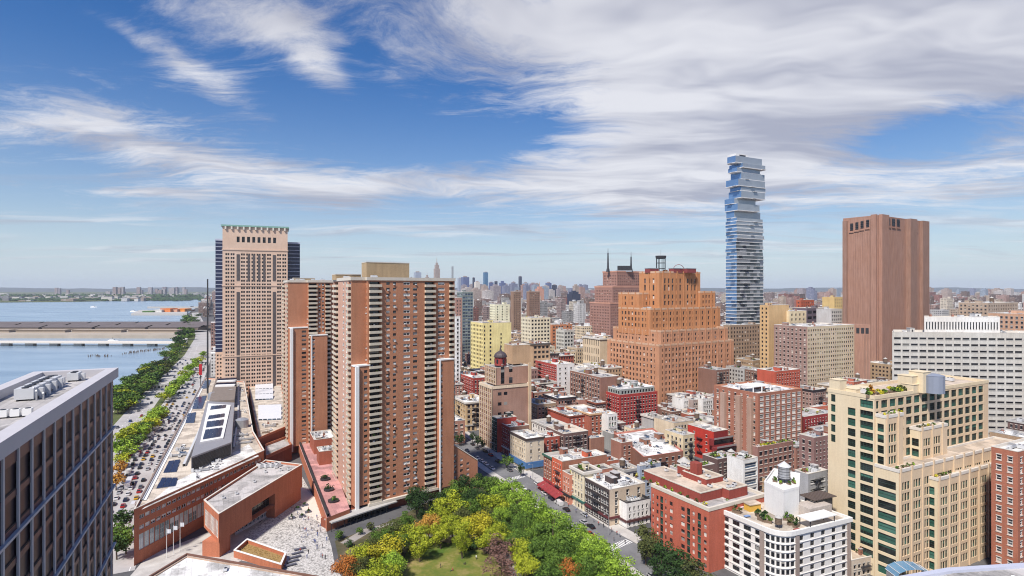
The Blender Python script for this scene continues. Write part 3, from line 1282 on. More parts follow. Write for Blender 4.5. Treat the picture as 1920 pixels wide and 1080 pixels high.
# ================================================================== the setting
def ground_mat(name, stops, scale, rough=0.9, detail=6, dist=0.3, kind_='noise'):
    m, t, b = new_mat(name)
    p = pos(t)
    if kind_ == 'cells':
        v = t.node('ShaderNodeTexVoronoi')
        t.put(v.inputs['Vector'], p)
        v.inputs['Scale'].default_value = scale
        f = t.m('ADD', t.m('MULTIPLY', v.outputs['Distance'], 0.75), t.m('MULTIPLY', t.noise(p, 0.25, 5, 0.7), 0.5))
    else:
        f = t.m('ADD', t.m('MULTIPLY', t.noise(p, scale, detail, 0.6, dist), 0.75), t.m('MULTIPLY', t.noise(p, scale * 9, 4, 0.7), 0.25))
    t.l.new(t.ramp(f, stops), b.inputs['Base Color'])
    b.inputs['Roughness'].default_value = rough
    b.inputs['Specular IOR Level'].default_value = 0.25
    return m


M_ASPH = ground_mat('asphalt', [(0.35, (0.075, 0.075, 0.08)), (0.65, (0.13, 0.13, 0.135))], 0.06)
M_ROAD = ground_mat('worn_concrete_roadway', [(0.35, (0.33, 0.32, 0.315)), (0.65, (0.46, 0.45, 0.44))], 0.05)
M_STREET = ground_mat('street_asphalt', [(0.35, (0.13, 0.132, 0.14)), (0.65, (0.21, 0.212, 0.22))], 0.10)
M_WALK = ground_mat('pavement_concrete', [(0.35, (0.38, 0.36, 0.34)), (0.65, (0.55, 0.53, 0.50))], 0.2)
M_GRASS = ground_mat('lawn_grass', [(0.34, (0.33, 0.25, 0.11)), (0.47, (0.16, 0.17, 0.035)), (0.60, (0.075, 0.135, 0.02))], 0.07)
M_PARK = ground_mat('park_soil', [(0.36, (0.05, 0.06, 0.02)), (0.55, (0.10, 0.085, 0.05)), (0.7, (0.20, 0.16, 0.10))], 0.12)
M_PATH = ground_mat('park_path', [(0.35, (0.24, 0.22, 0.21)), (0.65, (0.36, 0.33, 0.31))], 0.2)
M_PLAZA = ground_mat('white_stone_plaza', [(0.36, (0.64, 0.63, 0.60)), (0.52, (0.50, 0.48, 0.46)), (0.70, (0.42, 0.41, 0.39)), (0.84, (0.24, 0.23, 0.22))], 1.4, kind_='cells')
M_VERGE = ground_mat('verge', [(0.36, (0.05, 0.08, 0.02)), (0.6, (0.12, 0.13, 0.05)), (0.72, (0.30, 0.26, 0.19))], 0.03)

# water
wm_, t_, b_ = new_mat('river_water')
wp = pos(t_)
wn = t_.noise(t_.scale(wp, 1, 2.5, 1), 0.02, 8, 0.65)
wn2 = t_.noise(t_.scale(wp, 1, 3.0, 1), 0.004, 5, 0.6)
t_.l.new(t_.ramp(wn2, [(0.35, (0.17, 0.26, 0.36)), (0.65, (0.30, 0.40, 0.50))]), b_.inputs['Base Color'])
b_.inputs['Roughness'].default_value = 0.22
bmp = t_.node('ShaderNodeBump')
bmp.inputs['Strength'].default_value = 0.12
bmp.inputs['Distance'].default_value = 4.0
t_.l.new(wn, bmp.inputs['Height'])
t_.l.new(bmp.outputs[0], b_.inputs['Normal'])
M_WATER = wm_

SHORE = [P(x, y) for x, y in ((-500, 1500), (120, 930), (330, 735), (423, 684), (450, 664), (480, 645), (500, 626), (515, 612), (520, 590), (524, 575), (536, 566), (552, 557), (562, 552.5))]
mb = MB()
mb.poly([(-20000, -500), (3000, -500), (3000, 20000), (-20000, 20000)], -2.0)
kind(mb.build('water', M_WATER), 'structure')
land = SHORE + [(-2500, 16000), (18000, 16000), (18000, -600), (-350, -600)]
mb = MB()
mb.prism(list(reversed(land)), -4, 0.0)
kind(mb.build('ground', M_ASPH), 'structure')
NJ = [P(x, y) for x, y in ((-900, 569), (-300, 565), (0, 562), (200, 560), (378, 558.2), (440, 557), (480, 555.2), (530, 553.2), (556, 551.6))]
mb = MB()
mb.prism(list(reversed(NJ + [(-3100, 17000), (-19500, 17000), (-19500, 6000)])), -4, 0.5)
kind(mb.build('far_shore_land', M_VERGE), 'structure')


def ribbon(pts, hw, z, mb=None, mi=0, h=0.0):
    mb = mb or MB()
    n = len(pts)
    lft, rgt = [], []
    for i in range(n):
        a, b = pts[max(0, i - 1)], pts[min(n - 1, i + 1)]
        l = math.hypot(b[0] - a[0], b[1] - a[1])
        ex, ey = (b[0] - a[0]) / l, (b[1] - a[1]) / l
        w = hw[i] if isinstance(hw, (list, tuple)) else hw
        lft.append((pts[i][0] - ey * w, pts[i][1] + ex * w))
        rgt.append((pts[i][0] + ey * w, pts[i][1] - ex * w))
    for i in range(n - 1):
        a, b, c, d = rgt[i], rgt[i + 1], lft[i + 1], lft[i]
        mb.quad((*a, z), (*b, z), (*c, z), (*d, z), mi)
        if h:
            mb.quad((*a, z - h), (*b, z - h), (*b, z), (*a, z), mi)
            mb.quad((*c, z - h), (*d, z - h), (*d, z), (*c, z), mi)
    return mb


def along(pts, s):
    for i in range(len(pts) - 1):
        l = edge_len(pts[i], pts[i + 1])
        if s <= l:
            u = s / l
            a, b = pts[i], pts[i + 1]
            return (a[0] + (b[0] - a[0]) * u, a[1] + (b[1] - a[1]) * u), math.atan2(b[1] - a[1], b[0] - a[0])
        s -= l
    return None, 0


# ------------------------------------------------------------------ the waterfront highway
NB = [P(x, y) for x, y in ((395, 930), (432, 846), (466, 768), (496, 722), (513, 694), (533, 655), (546, 626), (546, 602), (538, 583), (534, 573))]
SB = [P(x, y) for x, y in ((360, 850), (408, 768), (450, 716), (474, 686), (491, 669), (515, 645), (529, 630), (541, 607), (537.5, 586), (533.6, 574))]
kind(ribbon([p for p in NB], 12.5, 0.02).build('road', M_ROAD), 'structure')
kind(ribbon([p for p in SB], 9.0, 0.024).build('road', M_ROAD), 'structure')
VERGE_L = [P(x, y) for x, y in ((340, 800), (423, 690), (452, 668), (482, 649), (502, 630), (517, 614), (522, 592), (525.5, 577))]
mb = MB()
mb.poly(list(reversed(VERGE_L + list(reversed([p for p in SB[1:]])))), 0.012)
kind(mb.build('riverside_lawn', M_VERGE), 'structure')
mb = MB()
mb.poly(list(reversed([p for p in SB[1:8]] + list(reversed(NB[1:8])))), 0.008)
kind(mb.build('median_strip', M_VERGE), 'structure')
# riverside promenade
kind(ribbon([add(p, (0.9, -0.2), 5) for p in VERGE_L], 4.0, 0.03).build('path', M_WALK), 'structure')
# lane lines
mb = MB()
for base_, offs in ((SB, (-3, 3)), (NB, (-10.9, 10.9))):
    for o_ in offs:
        s = 0
        while s < 900:
            (p, a) = along(base_, s)
            if p is None:
                break
            q0 = (p[0] - math.sin(a) * o_, p[1] + math.cos(a) * o_)
            e = (math.cos(a), math.sin(a))
            n_ = (-e[1] * 0.12, e[0] * 0.12)
            q1 = add(q0, e, 3.5)
            mb.quad((q0[0] - n_[0], q0[1] - n_[1], 0.031), (q1[0] - n_[0], q1[1] - n_[1], 0.031), (q1[0] + n_[0], q1[1] + n_[1], 0.031), (q0[0] + n_[0], q0[1] + n_[1], 0.031))
            s += 10
o_ = mb.build('lane_markings', WHITE)
kind(o_, 'structure')

# traffic
cc = ['white', 'black', 'silver', 'grey', 'blue', 'black', 'white', 'silver', 'navy', 'grey', 'red', 'yellow', 'black', 'white']
CNAME = {'white': 'white', 'black': 'black', 'silver': 'silver', 'grey': 'dark grey', 'blue': 'blue', 'red': 'red', 'yellow': 'yellow', 'navy': 'navy blue'}
for lane in range(5):
    s = rng.uniform(40, 50)
    while s < 640:
        p, a = along(NB, s)
        if p is None:
            break
        off = -8.4 + 4.2 * lane
        if rng.random() < (0.93 if s < 330 else 0.6):
            c = rng.choice(cc)
            van = rng.random() < 0.13
            c = 'white' if van else c
            near = 'beside the college' if s < 330 else 'near the stone tower'
            simple_car(f"{CNAME[c]} {'van' if van else 'car'} in the highway queue {near}", (p[0] - math.sin(a) * off, p[1] + math.cos(a) * off), a + rng.uniform(-.03, .03),
                       c, 'vehicles queued on the waterfront highway', van, 0.03)
        s += rng.uniform(7.0, 11.5) if s < 330 else rng.uniform(9, 17)
for lane in range(3):
    s = rng.uniform(80, 120)
    while s < 620:
        p, a = along(SB, s)
        off = -5 + 5 * lane
        c = rng.choice(cc)
        simple_car(f'{CNAME[c]} car on the emptier riverside carriageway', (p[0] - math.sin(a) * off, p[1] + math.cos(a) * off), a + math.pi, c, 'cars on the riverside carriageway', False, 0.03)
        s += rng.uniform(22, 60)
# coach
bt = thing('coach', 'long white coach in the queue on the highway', 'bus', (*P(445, 806), 0.03))
a = math.atan2(NB[2][1] - NB[1][1], NB[2][0] - NB[1][0])
bt.rotation_euler = (0, 0, a)


def child(name, mb, mats, par):
    o = bpy.data.objects.new(name, mb.mesh(name, mats if isinstance(mats, list) else [mats]))
    COL.objects.link(o)
    o.parent = par
    return o


mb = MB()
w_ = 1.27
loft(mb, [(-6, [(-w_, .4), (w_, .4), (w_, 3.0), (w_ - .2, 3.2), (-w_ + .2, 3.2), (-w_, 3.0)]), (5.7, [(-w_, .4), (w_, .4), (w_, 3.0), (w_ - .2, 3.2), (-w_ + .2, 3.2), (-w_, 3.0)]),
          (6.0, [(-w_, .5), (w_, .5), (w_ - .05, 2.8), (w_ - .3, 3.0), (-w_ + .3, 3.0), (-w_ + .05, 2.8)])], 0)
child('body', mb, CARP['white'], bt)
mb = MB()
for s in (-1, 1):
    for i in range(7):
        mb.lbox(-5.4 + i * 1.55, -4.0 + i * 1.55, s * 1.28 - 0.012, s * 1.28 + 0.012, 1.6, 2.7)
mb.lbox(5.98, 6.03, -1.1, 1.1, 1.4, 2.7)
child('window_band', mb, CARGLASS, bt)
wh = car_wheel()
for x in (-3.6, 3.8):
    for s in (-1.2, 1.2):
        o = bpy.data.objects.new('wheel', wh)
        COL.objects.link(o)
        o.parent = bt
        o.location = (x, s, 0)
        o.scale = (1.4, 1.4, 1.4)

# trees along the highway and in the riverside park
GM = 'trees in the median of the waterfront highway'
for i in range(18):
    u = i / 17
    px, py = 436 + (488 - 436) * u, 757 + (708 - 757) * u
    p = P(px + rng.uniform(-9, 9), py + 8 + rng.uniform(-7, 7))
    tree('yellow-green tree in the wide planted median beside the car queue', p, rng.uniform(9, 11.5), rng.uniform(12, 15.5), rng.choice(('lime', 'yelgreen', 'lime', 'green')), GM, 700, 0.10)
for i in range(22):
    u = i / 21
    px, py = 494 + (546 - 494) * u, 694 + (633 - 694) * u
    p = P(px + rng.uniform(-2, 3), py + rng.uniform(-3, 3))
    tree('bright lime tree in the narrow median further up the highway', p, rng.uniform(9, 11), rng.uniform(11, 14), rng.choice(('lime', 'yelgreen', 'lime')), 'trees in the narrow far median', 450, 0.12)
for px, py, c in ((432, 796, 'orange'), (428, 812, 'orange'), (437, 782, 'yelgreen'), (431, 884, 'green'), (436, 868, 'dark'), (429, 905, 'dark'), (441, 898, 'green')):
    lab = 'orange autumn tree at the near end of the highway median' if c == 'orange' else ('small yellowing tree beside the orange median trees' if c == 'yelgreen' else 'green tree between the glass office block and the college')
    tree(lab, P(px, py), rng.uniform(8, 10), rng.uniform(8, 10), c, 'trees near the foot of the glass office block', 500, 0.12)
PARKPX = [(423, 692), (436, 676), (450, 666), (480, 647), (500, 628), (514, 614), (524, 612), (514, 632), (497, 652), (474, 676), (452, 700), (430, 712)]
nt = 0
while nt < 120:
    px, py = rng.uniform(420, 526), rng.uniform(610, 714)
    if inside((px, py), PARKPX):
        nt += 1
        tree('leafy tree in the riverside park between river and highway', P(px, py), rng.uniform(9, 13), rng.uniform(13, 19), rng.choice(('dark', 'green', 'dark', 'olive', 'green', 'green', 'yelgreen')), 'trees of the riverside park', 420, 0.12)
for px, py in ((536, 588), (531, 594), (527, 600), (524, 606), (533, 584), (538, 579), (530, 588), (526, 594)):
    tree('dark tree in the far part of the riverside park', P(px, py), 13, 30, rng.choice(('dark', 'green')), 'far riverside trees', 420, 0.12)
for i in range(26):
    s = 800 + i * 42
    p, a = along(SB, s)
    if p is None:
        break
    pp = (p[0] - math.sin(a) * rng.uniform(16, 40), p[1] + math.cos(a) * 20)
    tree('distant dark tree beside the bend of the highway', pp, 14, 22, rng.choice(('dark', 'green')), 'far trees by the highway bend', 200, 0.2)
# pavilion in the riverside park
bld('park_pavilion', 'low white flat-roofed pavilion among the riverside trees', corner(462, 560, 'm9', 'm26', -40), 5, (0.7, 0.7, 0.68), (3, 4.2, .7, .55), (3, 4.2, .7, .55), roof='white', units=2, bulk=0, parapet=.4)

# ------------------------------------------------------------------ piers
PIERD = plain('pier_timber', (0.16, 0.13, 0.11), 0.9, var=0.3, scale=0.3)
sx_ = lambda d, px: (px - CX) / F * d
t = thing('pier_terminal', 'long pier with dark roofed sheds and parked vehicles on deck', 'pier', (sx_(1180, 420), 1180, 0))
mb = MB()
deck = [(-2600, 1215), (sx_(1165, 515), 1165), (sx_(1480, 521), 1480), (-2600, 1540)]
mb.prism(deck, -2, 5.0)
mb.build('deck', plain('pier_concrete', (0.38, 0.33, 0.27), 0.9, var=0.25, scale=0.05), t)
for k in range(15):
    x = -2500 + k * 120
    mb = MB()
    mb.lbox(x, x + 105, 1232, 1250, 5.02, 10)
    mb.lbox(x - 1, x + 106, 1230, 1252, 10, 10.8)
    mb.build('front_shed', [plain('shed_cream', (0.36, 0.30, 0.24), .9, var=.2)], t)
    mb = MB()
    for j in range(3):
        y0 = 1300 + j * 70
        mb.lbox(x, x + 112, y0, y0 + 45, 5.02, 11)
        n = len(mb.f)
        mb.quad((x - 1, y0 - 1, 11.02), (x + 113, y0 - 1, 11.02), (x + 113, y0 + 22, 15), (x - 1, y0 + 22, 15), 1)
        mb.quad((x - 1, y0 + 22, 15), (x + 113, y0 + 22, 15), (x + 113, y0 + 46, 11.02), (x - 1, y0 + 46, 11.02), 1)
    mb.build('shed_row', [PIERD, plain('shed_roof', (0.13, 0.11, 0.11), .8, var=.35, scale=.05)], t)
mb = MB()
for k in range(420):
    x, y = rng.uniform(-2000, sx_(1280, 512)), rng.choice((1262, 1270, 1278, 1286, 1350, 1358))
    mb.box(x, y, 5.05, 5, 2.2, 1.7, rng.choice((0, 1.57)), rng.randrange(4))
kind(mb.build('parked_vehicles', [CARP['white'], CARP['silver'], CARP['black'], CARP['blue']], t), 'stuff')

t = thing('pier_walkway', 'pale narrow pier walkway raised on concrete piles over the river', 'pier', (sx_(1010, 450), 1010, 0))
mb = MB()
mb.prism([(-2400, 1060), (sx_(1000, 508), 1000), (sx_(1030, 508), 1030), (-2400, 1090)], 3.2, 5.2, bottom=True)
mb.build('deck', plain('walkway_concrete', (0.62, 0.58, 0.52), .85, var=.12), t)
for k in range(42):
    u = k / 41
    x, y = -2380 + (sx_(1000, 505) + 2380) * u, 1062 + (1006 - 1062) * u
    mb = MB()
    mb.lbox(x - 7, x + 7, y, y + 8, -3.5, 3.2)
    mb.build('pile', CONC, t)
mb = MB()
for k in range(95):
    u = rng.random()
    px = 436 + 58 * u if k < 70 else 390 + 32 * rng.random()
    py = (629 - 7 * u if k < 70 else 632) + rng.uniform(-.8, .8)
    p = P(px, py, -2)
    mb.cyl(p[0], p[1], -3, rng.uniform(-0.2, 1.6), .45, .4, 6)
o_ = mb.build('old_piles', PIERD)
kind(o_, 'stuff')
tag(o_, 'broken rows of dark timber piles standing in the river', 'piles')
t = thing('recreation_pier', 'distant pier with orange and green sheds jutting into the river', 'pier', (sx_(2300, 490), 2300, 0))
mb = MB()
mb.prism([(sx_(2150, 448), 2150), (sx_(2150, 523), 2150), (sx_(2500, 524), 2500), (sx_(2500, 460), 2500)], -2, 5)
mb.build('deck', CONC, t)
for k, (px, c, w, h) in enumerate(((470, (0.10, 0.2, 0.06), 40, 9), (484, (0.6, 0.6, 0.58), 30, 14), (494, (0.62, 0.20, 0.06), 40, 18), (505, (0.55, 0.30, 0.2), 30, 15), (514, (0.66, 0.24, 0.05), 36, 16), (521, (0.3, 0.25, 0.2), 24, 11))):
    mb = MB()
    x = sx_(2250 + k * 15, px)
    mb.lbox(x - w / 2, x + w / 2, 2250 + k * 15, 2300 + k * 15, 5, h)
    mb.lbox(x - w / 2 - 1, x + w / 2 + 1, 2249 + k * 15, 2301 + k * 15, h, h + 1)
    mb.build('shed', wallmat(c), t)
t = thing('finger_pier', 'thin grey finger pier far out in the river', 'pier', (sx_(2900, 480), 2900, 0))
mb = MB()
mb.prism([(sx_(2900, 470), 2900), (sx_(2900, 540), 2900), (sx_(2960, 540), 2960), (sx_(2960, 470), 2960)], -2, 5, bottom=True)
mb.build('deck', CONC, t)
mb = MB()
mb.lbox(sx_(2930, 478), sx_(2930, 530), 2915, 2945, 5, 9)
mb.build('shed', plain('shed_blue_grey', (0.3, 0.36, 0.42), .7), t)

# tall dark mast, red banner
t = thing('steel_mast', 'very tall slim dark mast standing left of the stone office tower', 'mast', (*D(551, 440), 0))
x, y = D(551, 440)
mb = MB()
mb.cyl(x, y, 0, 60, .75, .62, 8)
mb.cyl(x, y, 60, zat(528, 440), .62, .5, 8)
mb.build('shaft', DARKM, t)
mb = MB()
mb.box(x, y, 0, 3, 3, 1.2)
mb.build('base', CONC, t)
t = thing('red_banner', 'tall red banner sign beside the highway', 'sign', (*D(541.5, 470), 0))
x, y = D(541.5, 470)
mb = MB()
mb.box(x, y, zat(657, 470), 2.2, .5, 9, R(20))
mb.build('panel', plain('banner_red', (0.45, 0.02, 0.03), .6), t)
mb = MB()
mb.cyl(x, y, 0, zat(657, 470), .3, .3, 6)
mb.build('post', DARKM, t)

# ------------------------------------------------------------------ glass office block at the left edge
a_ = -25
FC = D(424, 105)
NC = add(FC, dirv(a_), -62)
ub = dirv(a_ + 90)
poly = [NC, FC, add(FC, ub, -11), add(NC, ub, -11)]
FOOT.append(poly)
Zg = 85.0
t = thing('glass_office_block', 'dark glass office block with pale steel mullions at the left edge', 'building', (*NC, 0))
M_SPAN = plain('dark_red_spandrel', (0.06, 0.02, 0.03), 0.35, var=.25, scale=.3)
mb = MB()
wins = Wins()
lenE = edge_len(NC, FC)
cols = autocols(lenE, 4.3, 0.88, 0.1)
rows = []
z = 0.6
while z < Zg - 4:
    rows += [(z + .35, z + 3.2)]
    z += 3.55
facade(mb, wins, NC, FC, 0, Zg, cols, rows, .18)
facade(mb, wins, poly[3], NC, 0, Zg, autocols(11, 4.3, .88, .1), rows, .18)
facade(mb, wins, FC, poly[2], 0, Zg, [], [], 0)
facade(mb, wins, poly[2], poly[3], 0, Zg, [], [], 0)
mb.build('wall', M_SPAN, t)
vis = [w for w in wins.items if w[2] > 20 and w[1] > 60]
place_windows(wins, t, 90, plain('bronze_glass', (0.02, 0.014, 0.02), .3, var=.6, scale=.15, spec=.18), FRAME_D, (1, 1), 300, 'glass_pane')
M_MUL = plain('pale_steel', (0.50, 0.49, 0.51), .6, 0, var=.08)
nm = MB()
for k in range(int(lenE / 4.3) + 1):
    p = add(NC, dirv(a_), min(lenE - .2, k * 4.3))
    mb = MB()
    mb.box(p[0] + ub[0] * .06, p[1] + ub[1] * .06, 0, .2, .42, Zg - .6, -R(a_))
    mb.build('mullion', M_MUL, t)
for k in range(3):
    p = add(poly[3], ub, k * 4.3)
    mb = MB()
    mb.box(p[0] - dirv(a_)[0] * .28, p[1] - dirv(a_)[1] * .28, 0, .55, .55, Zg - .6, -R(a_))
    mb.build('mullion', M_MUL, t)
for k, zz in enumerate((10.65, 21.3, 31.95, 42.6, 53.25, 63.9, 74.55)):
    mb = MB()
    mb.ring(offset(poly, .42), offset(poly, .02), zz, zz + .3)
    mb.build('band', M_MUL, t)
mb = MB()
mb.ring(offset(poly, .7), offset(poly, -1.0), Zg - 1.3, Zg + .4)
mb.build('parapet', M_MUL, t)
mb = MB()
mb.poly(offset(poly, -.9), Zg - .9)
mb.build('roof', roofmat('grey'), t)
cen = ((poly[0][0] + poly[2][0]) / 2, (poly[0][1] + poly[2][1]) / 2)
pc = add(add(FC, dirv(a_), -12), ub, -6.5)
for k in range(4):
    p = add(pc, dirv(a_), -3.2 * k)
    link('air_handler', unit_mesh(2), t, (p[0], p[1], Zg - .88), -R(a_))
for k in range(9):
    p = rand_in(offset(poly, -2), 1.5)
    ui = rng.choice((0, 1, 3, 4, 5, 6, 8, 12))
    link(UNAME.get(ui, 'air_handler'), unit_mesh(ui), t, (p[0], p[1], Zg - .88), -R(a_))
kind(None, 'x')

# boats
for k, (px, py, lab) in enumerate(((424, 611.5, 'small white boat between the pier and the walkway'), (452, 572, 'tiny white ferry far out on the river'), (398, 566, 'tiny pale boat near the far shore'))):
    p = P(px, py, -2)
    bt_ = thing('boat', lab, 'boat', (p[0], p[1], -2), 'boats on the river')
    sc_ = (1.0, 1.6, 1.8)[k]
    mb = MB()
    hull = [(-9, -2.2), (5, -2.4), (10, 0), (5, 2.4), (-9, 2.2)]
    mb.prism([(p[0] + x * sc_, p[1] + y * sc_) for x, y in hull], -2.3, -2 + 2.2 * sc_, bottom=True)
    mb.build('hull', WHITE, bt_)
    mb = MB()
    mb.box(p[0] - 2 * sc_, p[1], -2 + 2.2 * sc_, 8 * sc_, 3.4 * sc_, 2.2 * sc_)
    mb.build('cabin', LGREY, bt_)
    mb = MB()
    mb.cyl(p[0] - 1 * sc_, p[1], -2 + 4.4 * sc_, -2 + 7.5 * sc_, .3, .2, 6)
    mb.build('mast', DARKM, bt_)

# ================================================================== college building
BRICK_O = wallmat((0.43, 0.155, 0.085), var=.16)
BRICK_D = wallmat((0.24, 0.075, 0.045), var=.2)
ZC = 20.0
pc = [P(452, 839, ZC), P(627, 759, ZC), P(612, 733, ZC), P(600, 666, ZC), P(548, 661, ZC)]
FOOT.append(pc)
t = thing('college_building', 'long low brick college with solar panels on its pale roof', 'building', (*pc[0], 0))
college = t
mb = MB()
wins, wins2 = Wins(), Wins()
Lf = edge_len(pc[0], pc[1])
rib = autocols(Lf, 2.6, .84, 2.2)
gl = [(2.2 + i * 2.45, 2.2 + i * 2.45 + 2.3) for i in range(15)]
# front wall: band of tall glass under two ribbons of windows
facade(mb, wins2, pc[0], pc[1], 0, 11.2, gl, [(4.6, 10.4)], .35)
facade(mb, wins, pc[0], pc[1], 11.2, ZC, rib, [(12.0, 13.5), (15.9, 17.3)], .3)
for i in range(1, 5):
    a, b = pc[i], pc[(i + 1) % 5]
    if i in (1, 2):
        facade(mb, wins, a, b, 0, ZC, autocols(edge_len(a, b), 4, .7), [(8.5, 10), (12.5, 14), (16.4, 17.6)], .3)
    else:
        facade(mb, wins, a, b, 0, ZC, [], [], 0)
mb.build('wall', BRICK_O, t)
place_windows(wins, t, 200, glassmat('home'), FRAME_W, (2, 1), 200)
place_windows(wins2, t, 200, glassmat('pale'), FRAME_W, (2, 3), 60, 'glass_panel')
mb = MB()
mb.ring(offset(pc, .06), offset(pc, -.45), ZC - .7, ZC + .3)
mb.build('parapet', BRICK_O, t)
mb = MB()
mb.ring(offset(pc, .14), offset(pc, -.5), ZC + .31, ZC + .5)
mb.build('coping', STONE, t)
mb = MB()
mb.poly(offset(pc, -.5), ZC - .4)
mb.build('roof', roofmat('cream'), t)
zr = ZC - .38
mb = MB()
mb.poly([P(462, 838, zr), P(620, 766, zr), P(606, 750, zr), P(560, 774, zr), P(508, 800, zr)], zr + .012)
mb.build('roof_membrane', roofmat('white'), t)


def strip(pts, z, w, h, mat, nm, par):
    mb = ribbon([P(x, y, z) for x, y in pts], w, z + h, None, 0, h)
    return mb.build(nm, mat, par)


strip([(461, 826), (509.5, 735), (546.8, 664)], zr, .35, .9, plain('rail_brown', (0.2, 0.15, 0.13), .8), 'gutter_rail', t)
strip([(463, 826), (510.8, 735), (547.6, 664)], zr, .3, .6, LGREY, 'gutter_rail', t)
strip([(466, 826), (512.3, 736), (548.2, 666)], zr, .6, .25, WHITE, 'gutter_rail', t)
strip([(519, 780), (545, 722), (566, 668)], zr, .5, 1.2, LGREY, 'gutter_rail', t)
strip([(586, 756), (592, 715), (592, 670)], zr, .4, 1.0, LGREY, 'gutter_rail', t)


def array(c4, z, nu, nv, par, h=.5):
    p = [P(x, y, z) for x, y in c4]

    def bl(u, v):
        a = (p[0][0] + (p[1][0] - p[0][0]) * u, p[0][1] + (p[1][1] - p[0][1]) * u)
        b = (p[3][0] + (p[2][0] - p[3][0]) * u, p[3][1] + (p[2][1] - p[3][1]) * u)
        return (a[0] + (b[0] - a[0]) * v, a[1] + (b[1] - a[1]) * v)
    for i in range(nu):
        for j in range(nv):
            g = .03
            c = [bl((i + g) / nu, (j + g) / nv), bl((i + 1 - g) / nu, (j + g) / nv), bl((i + 1 - g) / nu, (j + 1 - g) / nv), bl((i + g) / nu, (j + 1 - g) / nv)]
            m = MB()
            n = 4
            lo, hi = z + .15, z + h
            zs = [lo, lo, hi, hi]
            top = [(c[k][0], c[k][1], zs[k]) for k in range(4)]
            bot = [(c[k][0], c[k][1], zs[k] - .08) for k in range(4)]
            m.quad(*top)
            for k in range(4):
                m.quad(bot[k], bot[(k + 1) % 4], top[(k + 1) % 4], top[k], 1)
            m.build('solar_panel', [SOLAR, STEEL], par)


for c4, nu, nv in ((((491, 789), (509, 787.6), (514.5, 771.5), (498.7, 773.7)), 2, 3), (((481.5, 810), (507.5, 806.5), (511, 796), (489.5, 796)), 3, 2),
                   (((541, 676), (552, 675), (556, 664), (543, 666)), 1, 3), (((529.6, 703), (543.7, 702.5), (550, 685), (535.5, 687.5)), 2, 4), (((520.7, 722), (533, 721.5), (535.5, 707.4), (524.4, 709.6)), 2, 3)):
    array(c4, zr + .05, nu, nv, t)
# raised monitor with its dark louvred front
ZM = 26.0
mon = [P(529, 767, ZM), P(583, 747, ZM), P(587, 694, ZM), P(550, 692, ZM)]
mb = MB()
mb.prism(mon, zr, ZM)
mb.build('roof_monitor', [plain('monitor_grey', (0.30, 0.30, 0.32), .5, .2, var=.15)], t)
ln = edge_len(mon[0], mon[1])
ex = ((mon[1][0] - mon[0][0]) / ln, (mon[1][1] - mon[0][1]) / ln)
for k in range(9):
    z0_ = zr + .5 + k * .58
    a, b = add(add(mon[0], ex, .6), (ex[1], -ex[0]), .22), add(add(mon[1], ex, -.6), (ex[1], -ex[0]), .22)
    a2, b2 = add(a, (ex[1], -ex[0]), -.2), add(b, (ex[1], -ex[0]), -.2)
    mb = MB()
    mb.prism([a, b, b2, a2], z0_, z0_ + .42, bottom=True)
    mb.build('louvre', plain('louvre_black', (0.018, 0.018, 0.022), .4), t)
plat = [P(541, 747, ZM + .6), P(572, 741, ZM + .6), P(582, 697, ZM + .6), P(552, 695, ZM + .6)]
mb = MB()
mb.prism(plat, ZM - .3, ZM + .6)
mb.build('panel_platform', WHITE, t)
for c4, nu, nv in ((((544, 744), (568, 740), (571, 728), (548, 731)), 4, 2), (((548.5, 728), (571.5, 725), (573, 717), (550, 720)), 4, 1), (((550.5, 717), (573.5, 713.5), (574, 709), (553, 712)), 4, 1), (((554, 704), (575, 701.5), (576, 697.5), (556, 699)), 4, 1)):
    array(c4, ZM + .62, nu, nv, t, .4)
mb = MB()
pr = [P(553, 692, 25), P(587, 690, 25), P(590, 665, 25), P(562, 662, 25)]
mb.prism(pr, zr, 25)
mb.build('plant_house', plain('plant_brown', (0.20, 0.165, 0.14), .8, var=.3), t)
for k in range(4):
    mb = MB()
    a0, a1 = P(562 + k * 1.0, 672 - k * 3, 25.3), P(588 + k * .6, 671 - k * 3, 25.3)
    ribbon([a0, a1], 2.2, 26.2, mb, 0, 1.2)
    mb.build('roof_panel', WHITE if k % 2 == 0 else SOLAR, t)
for px, py, r in ((558, 690, 3.2), (582, 686, 3.4), (597, 727, 3.6)):
    p = P(px, py, zr)
    mb = MB()
    mb.cyl(p[0], p[1], zr, zr + 4.4, r, r, 14, 0)
    mb.cyl(p[0], p[1], zr + 4.4, zr + 5.4, r, r * .4, 14, 0)
    mb.build('exhaust_drum', STEEL, t)
for k in range(70):
    px, py = rng.choice(((515, 760), (600, 700), (598, 745), (540, 790), (605, 690), (560, 776), (602, 675)))
    p = P(px + rng.uniform(-5, 5), py + rng.uniform(-8, 8), zr)
    if inside(p, offset(pc, -2)):
        ui = rng.choice((1, 3, 1, 0, 2, 4, 6, 6, 8, 5, 12))
        link(UNAME.get(ui, 'air_handler'), unit_mesh(ui), t, (p[0], p[1], zr), .4 + rng.choice((0, 1.57)))

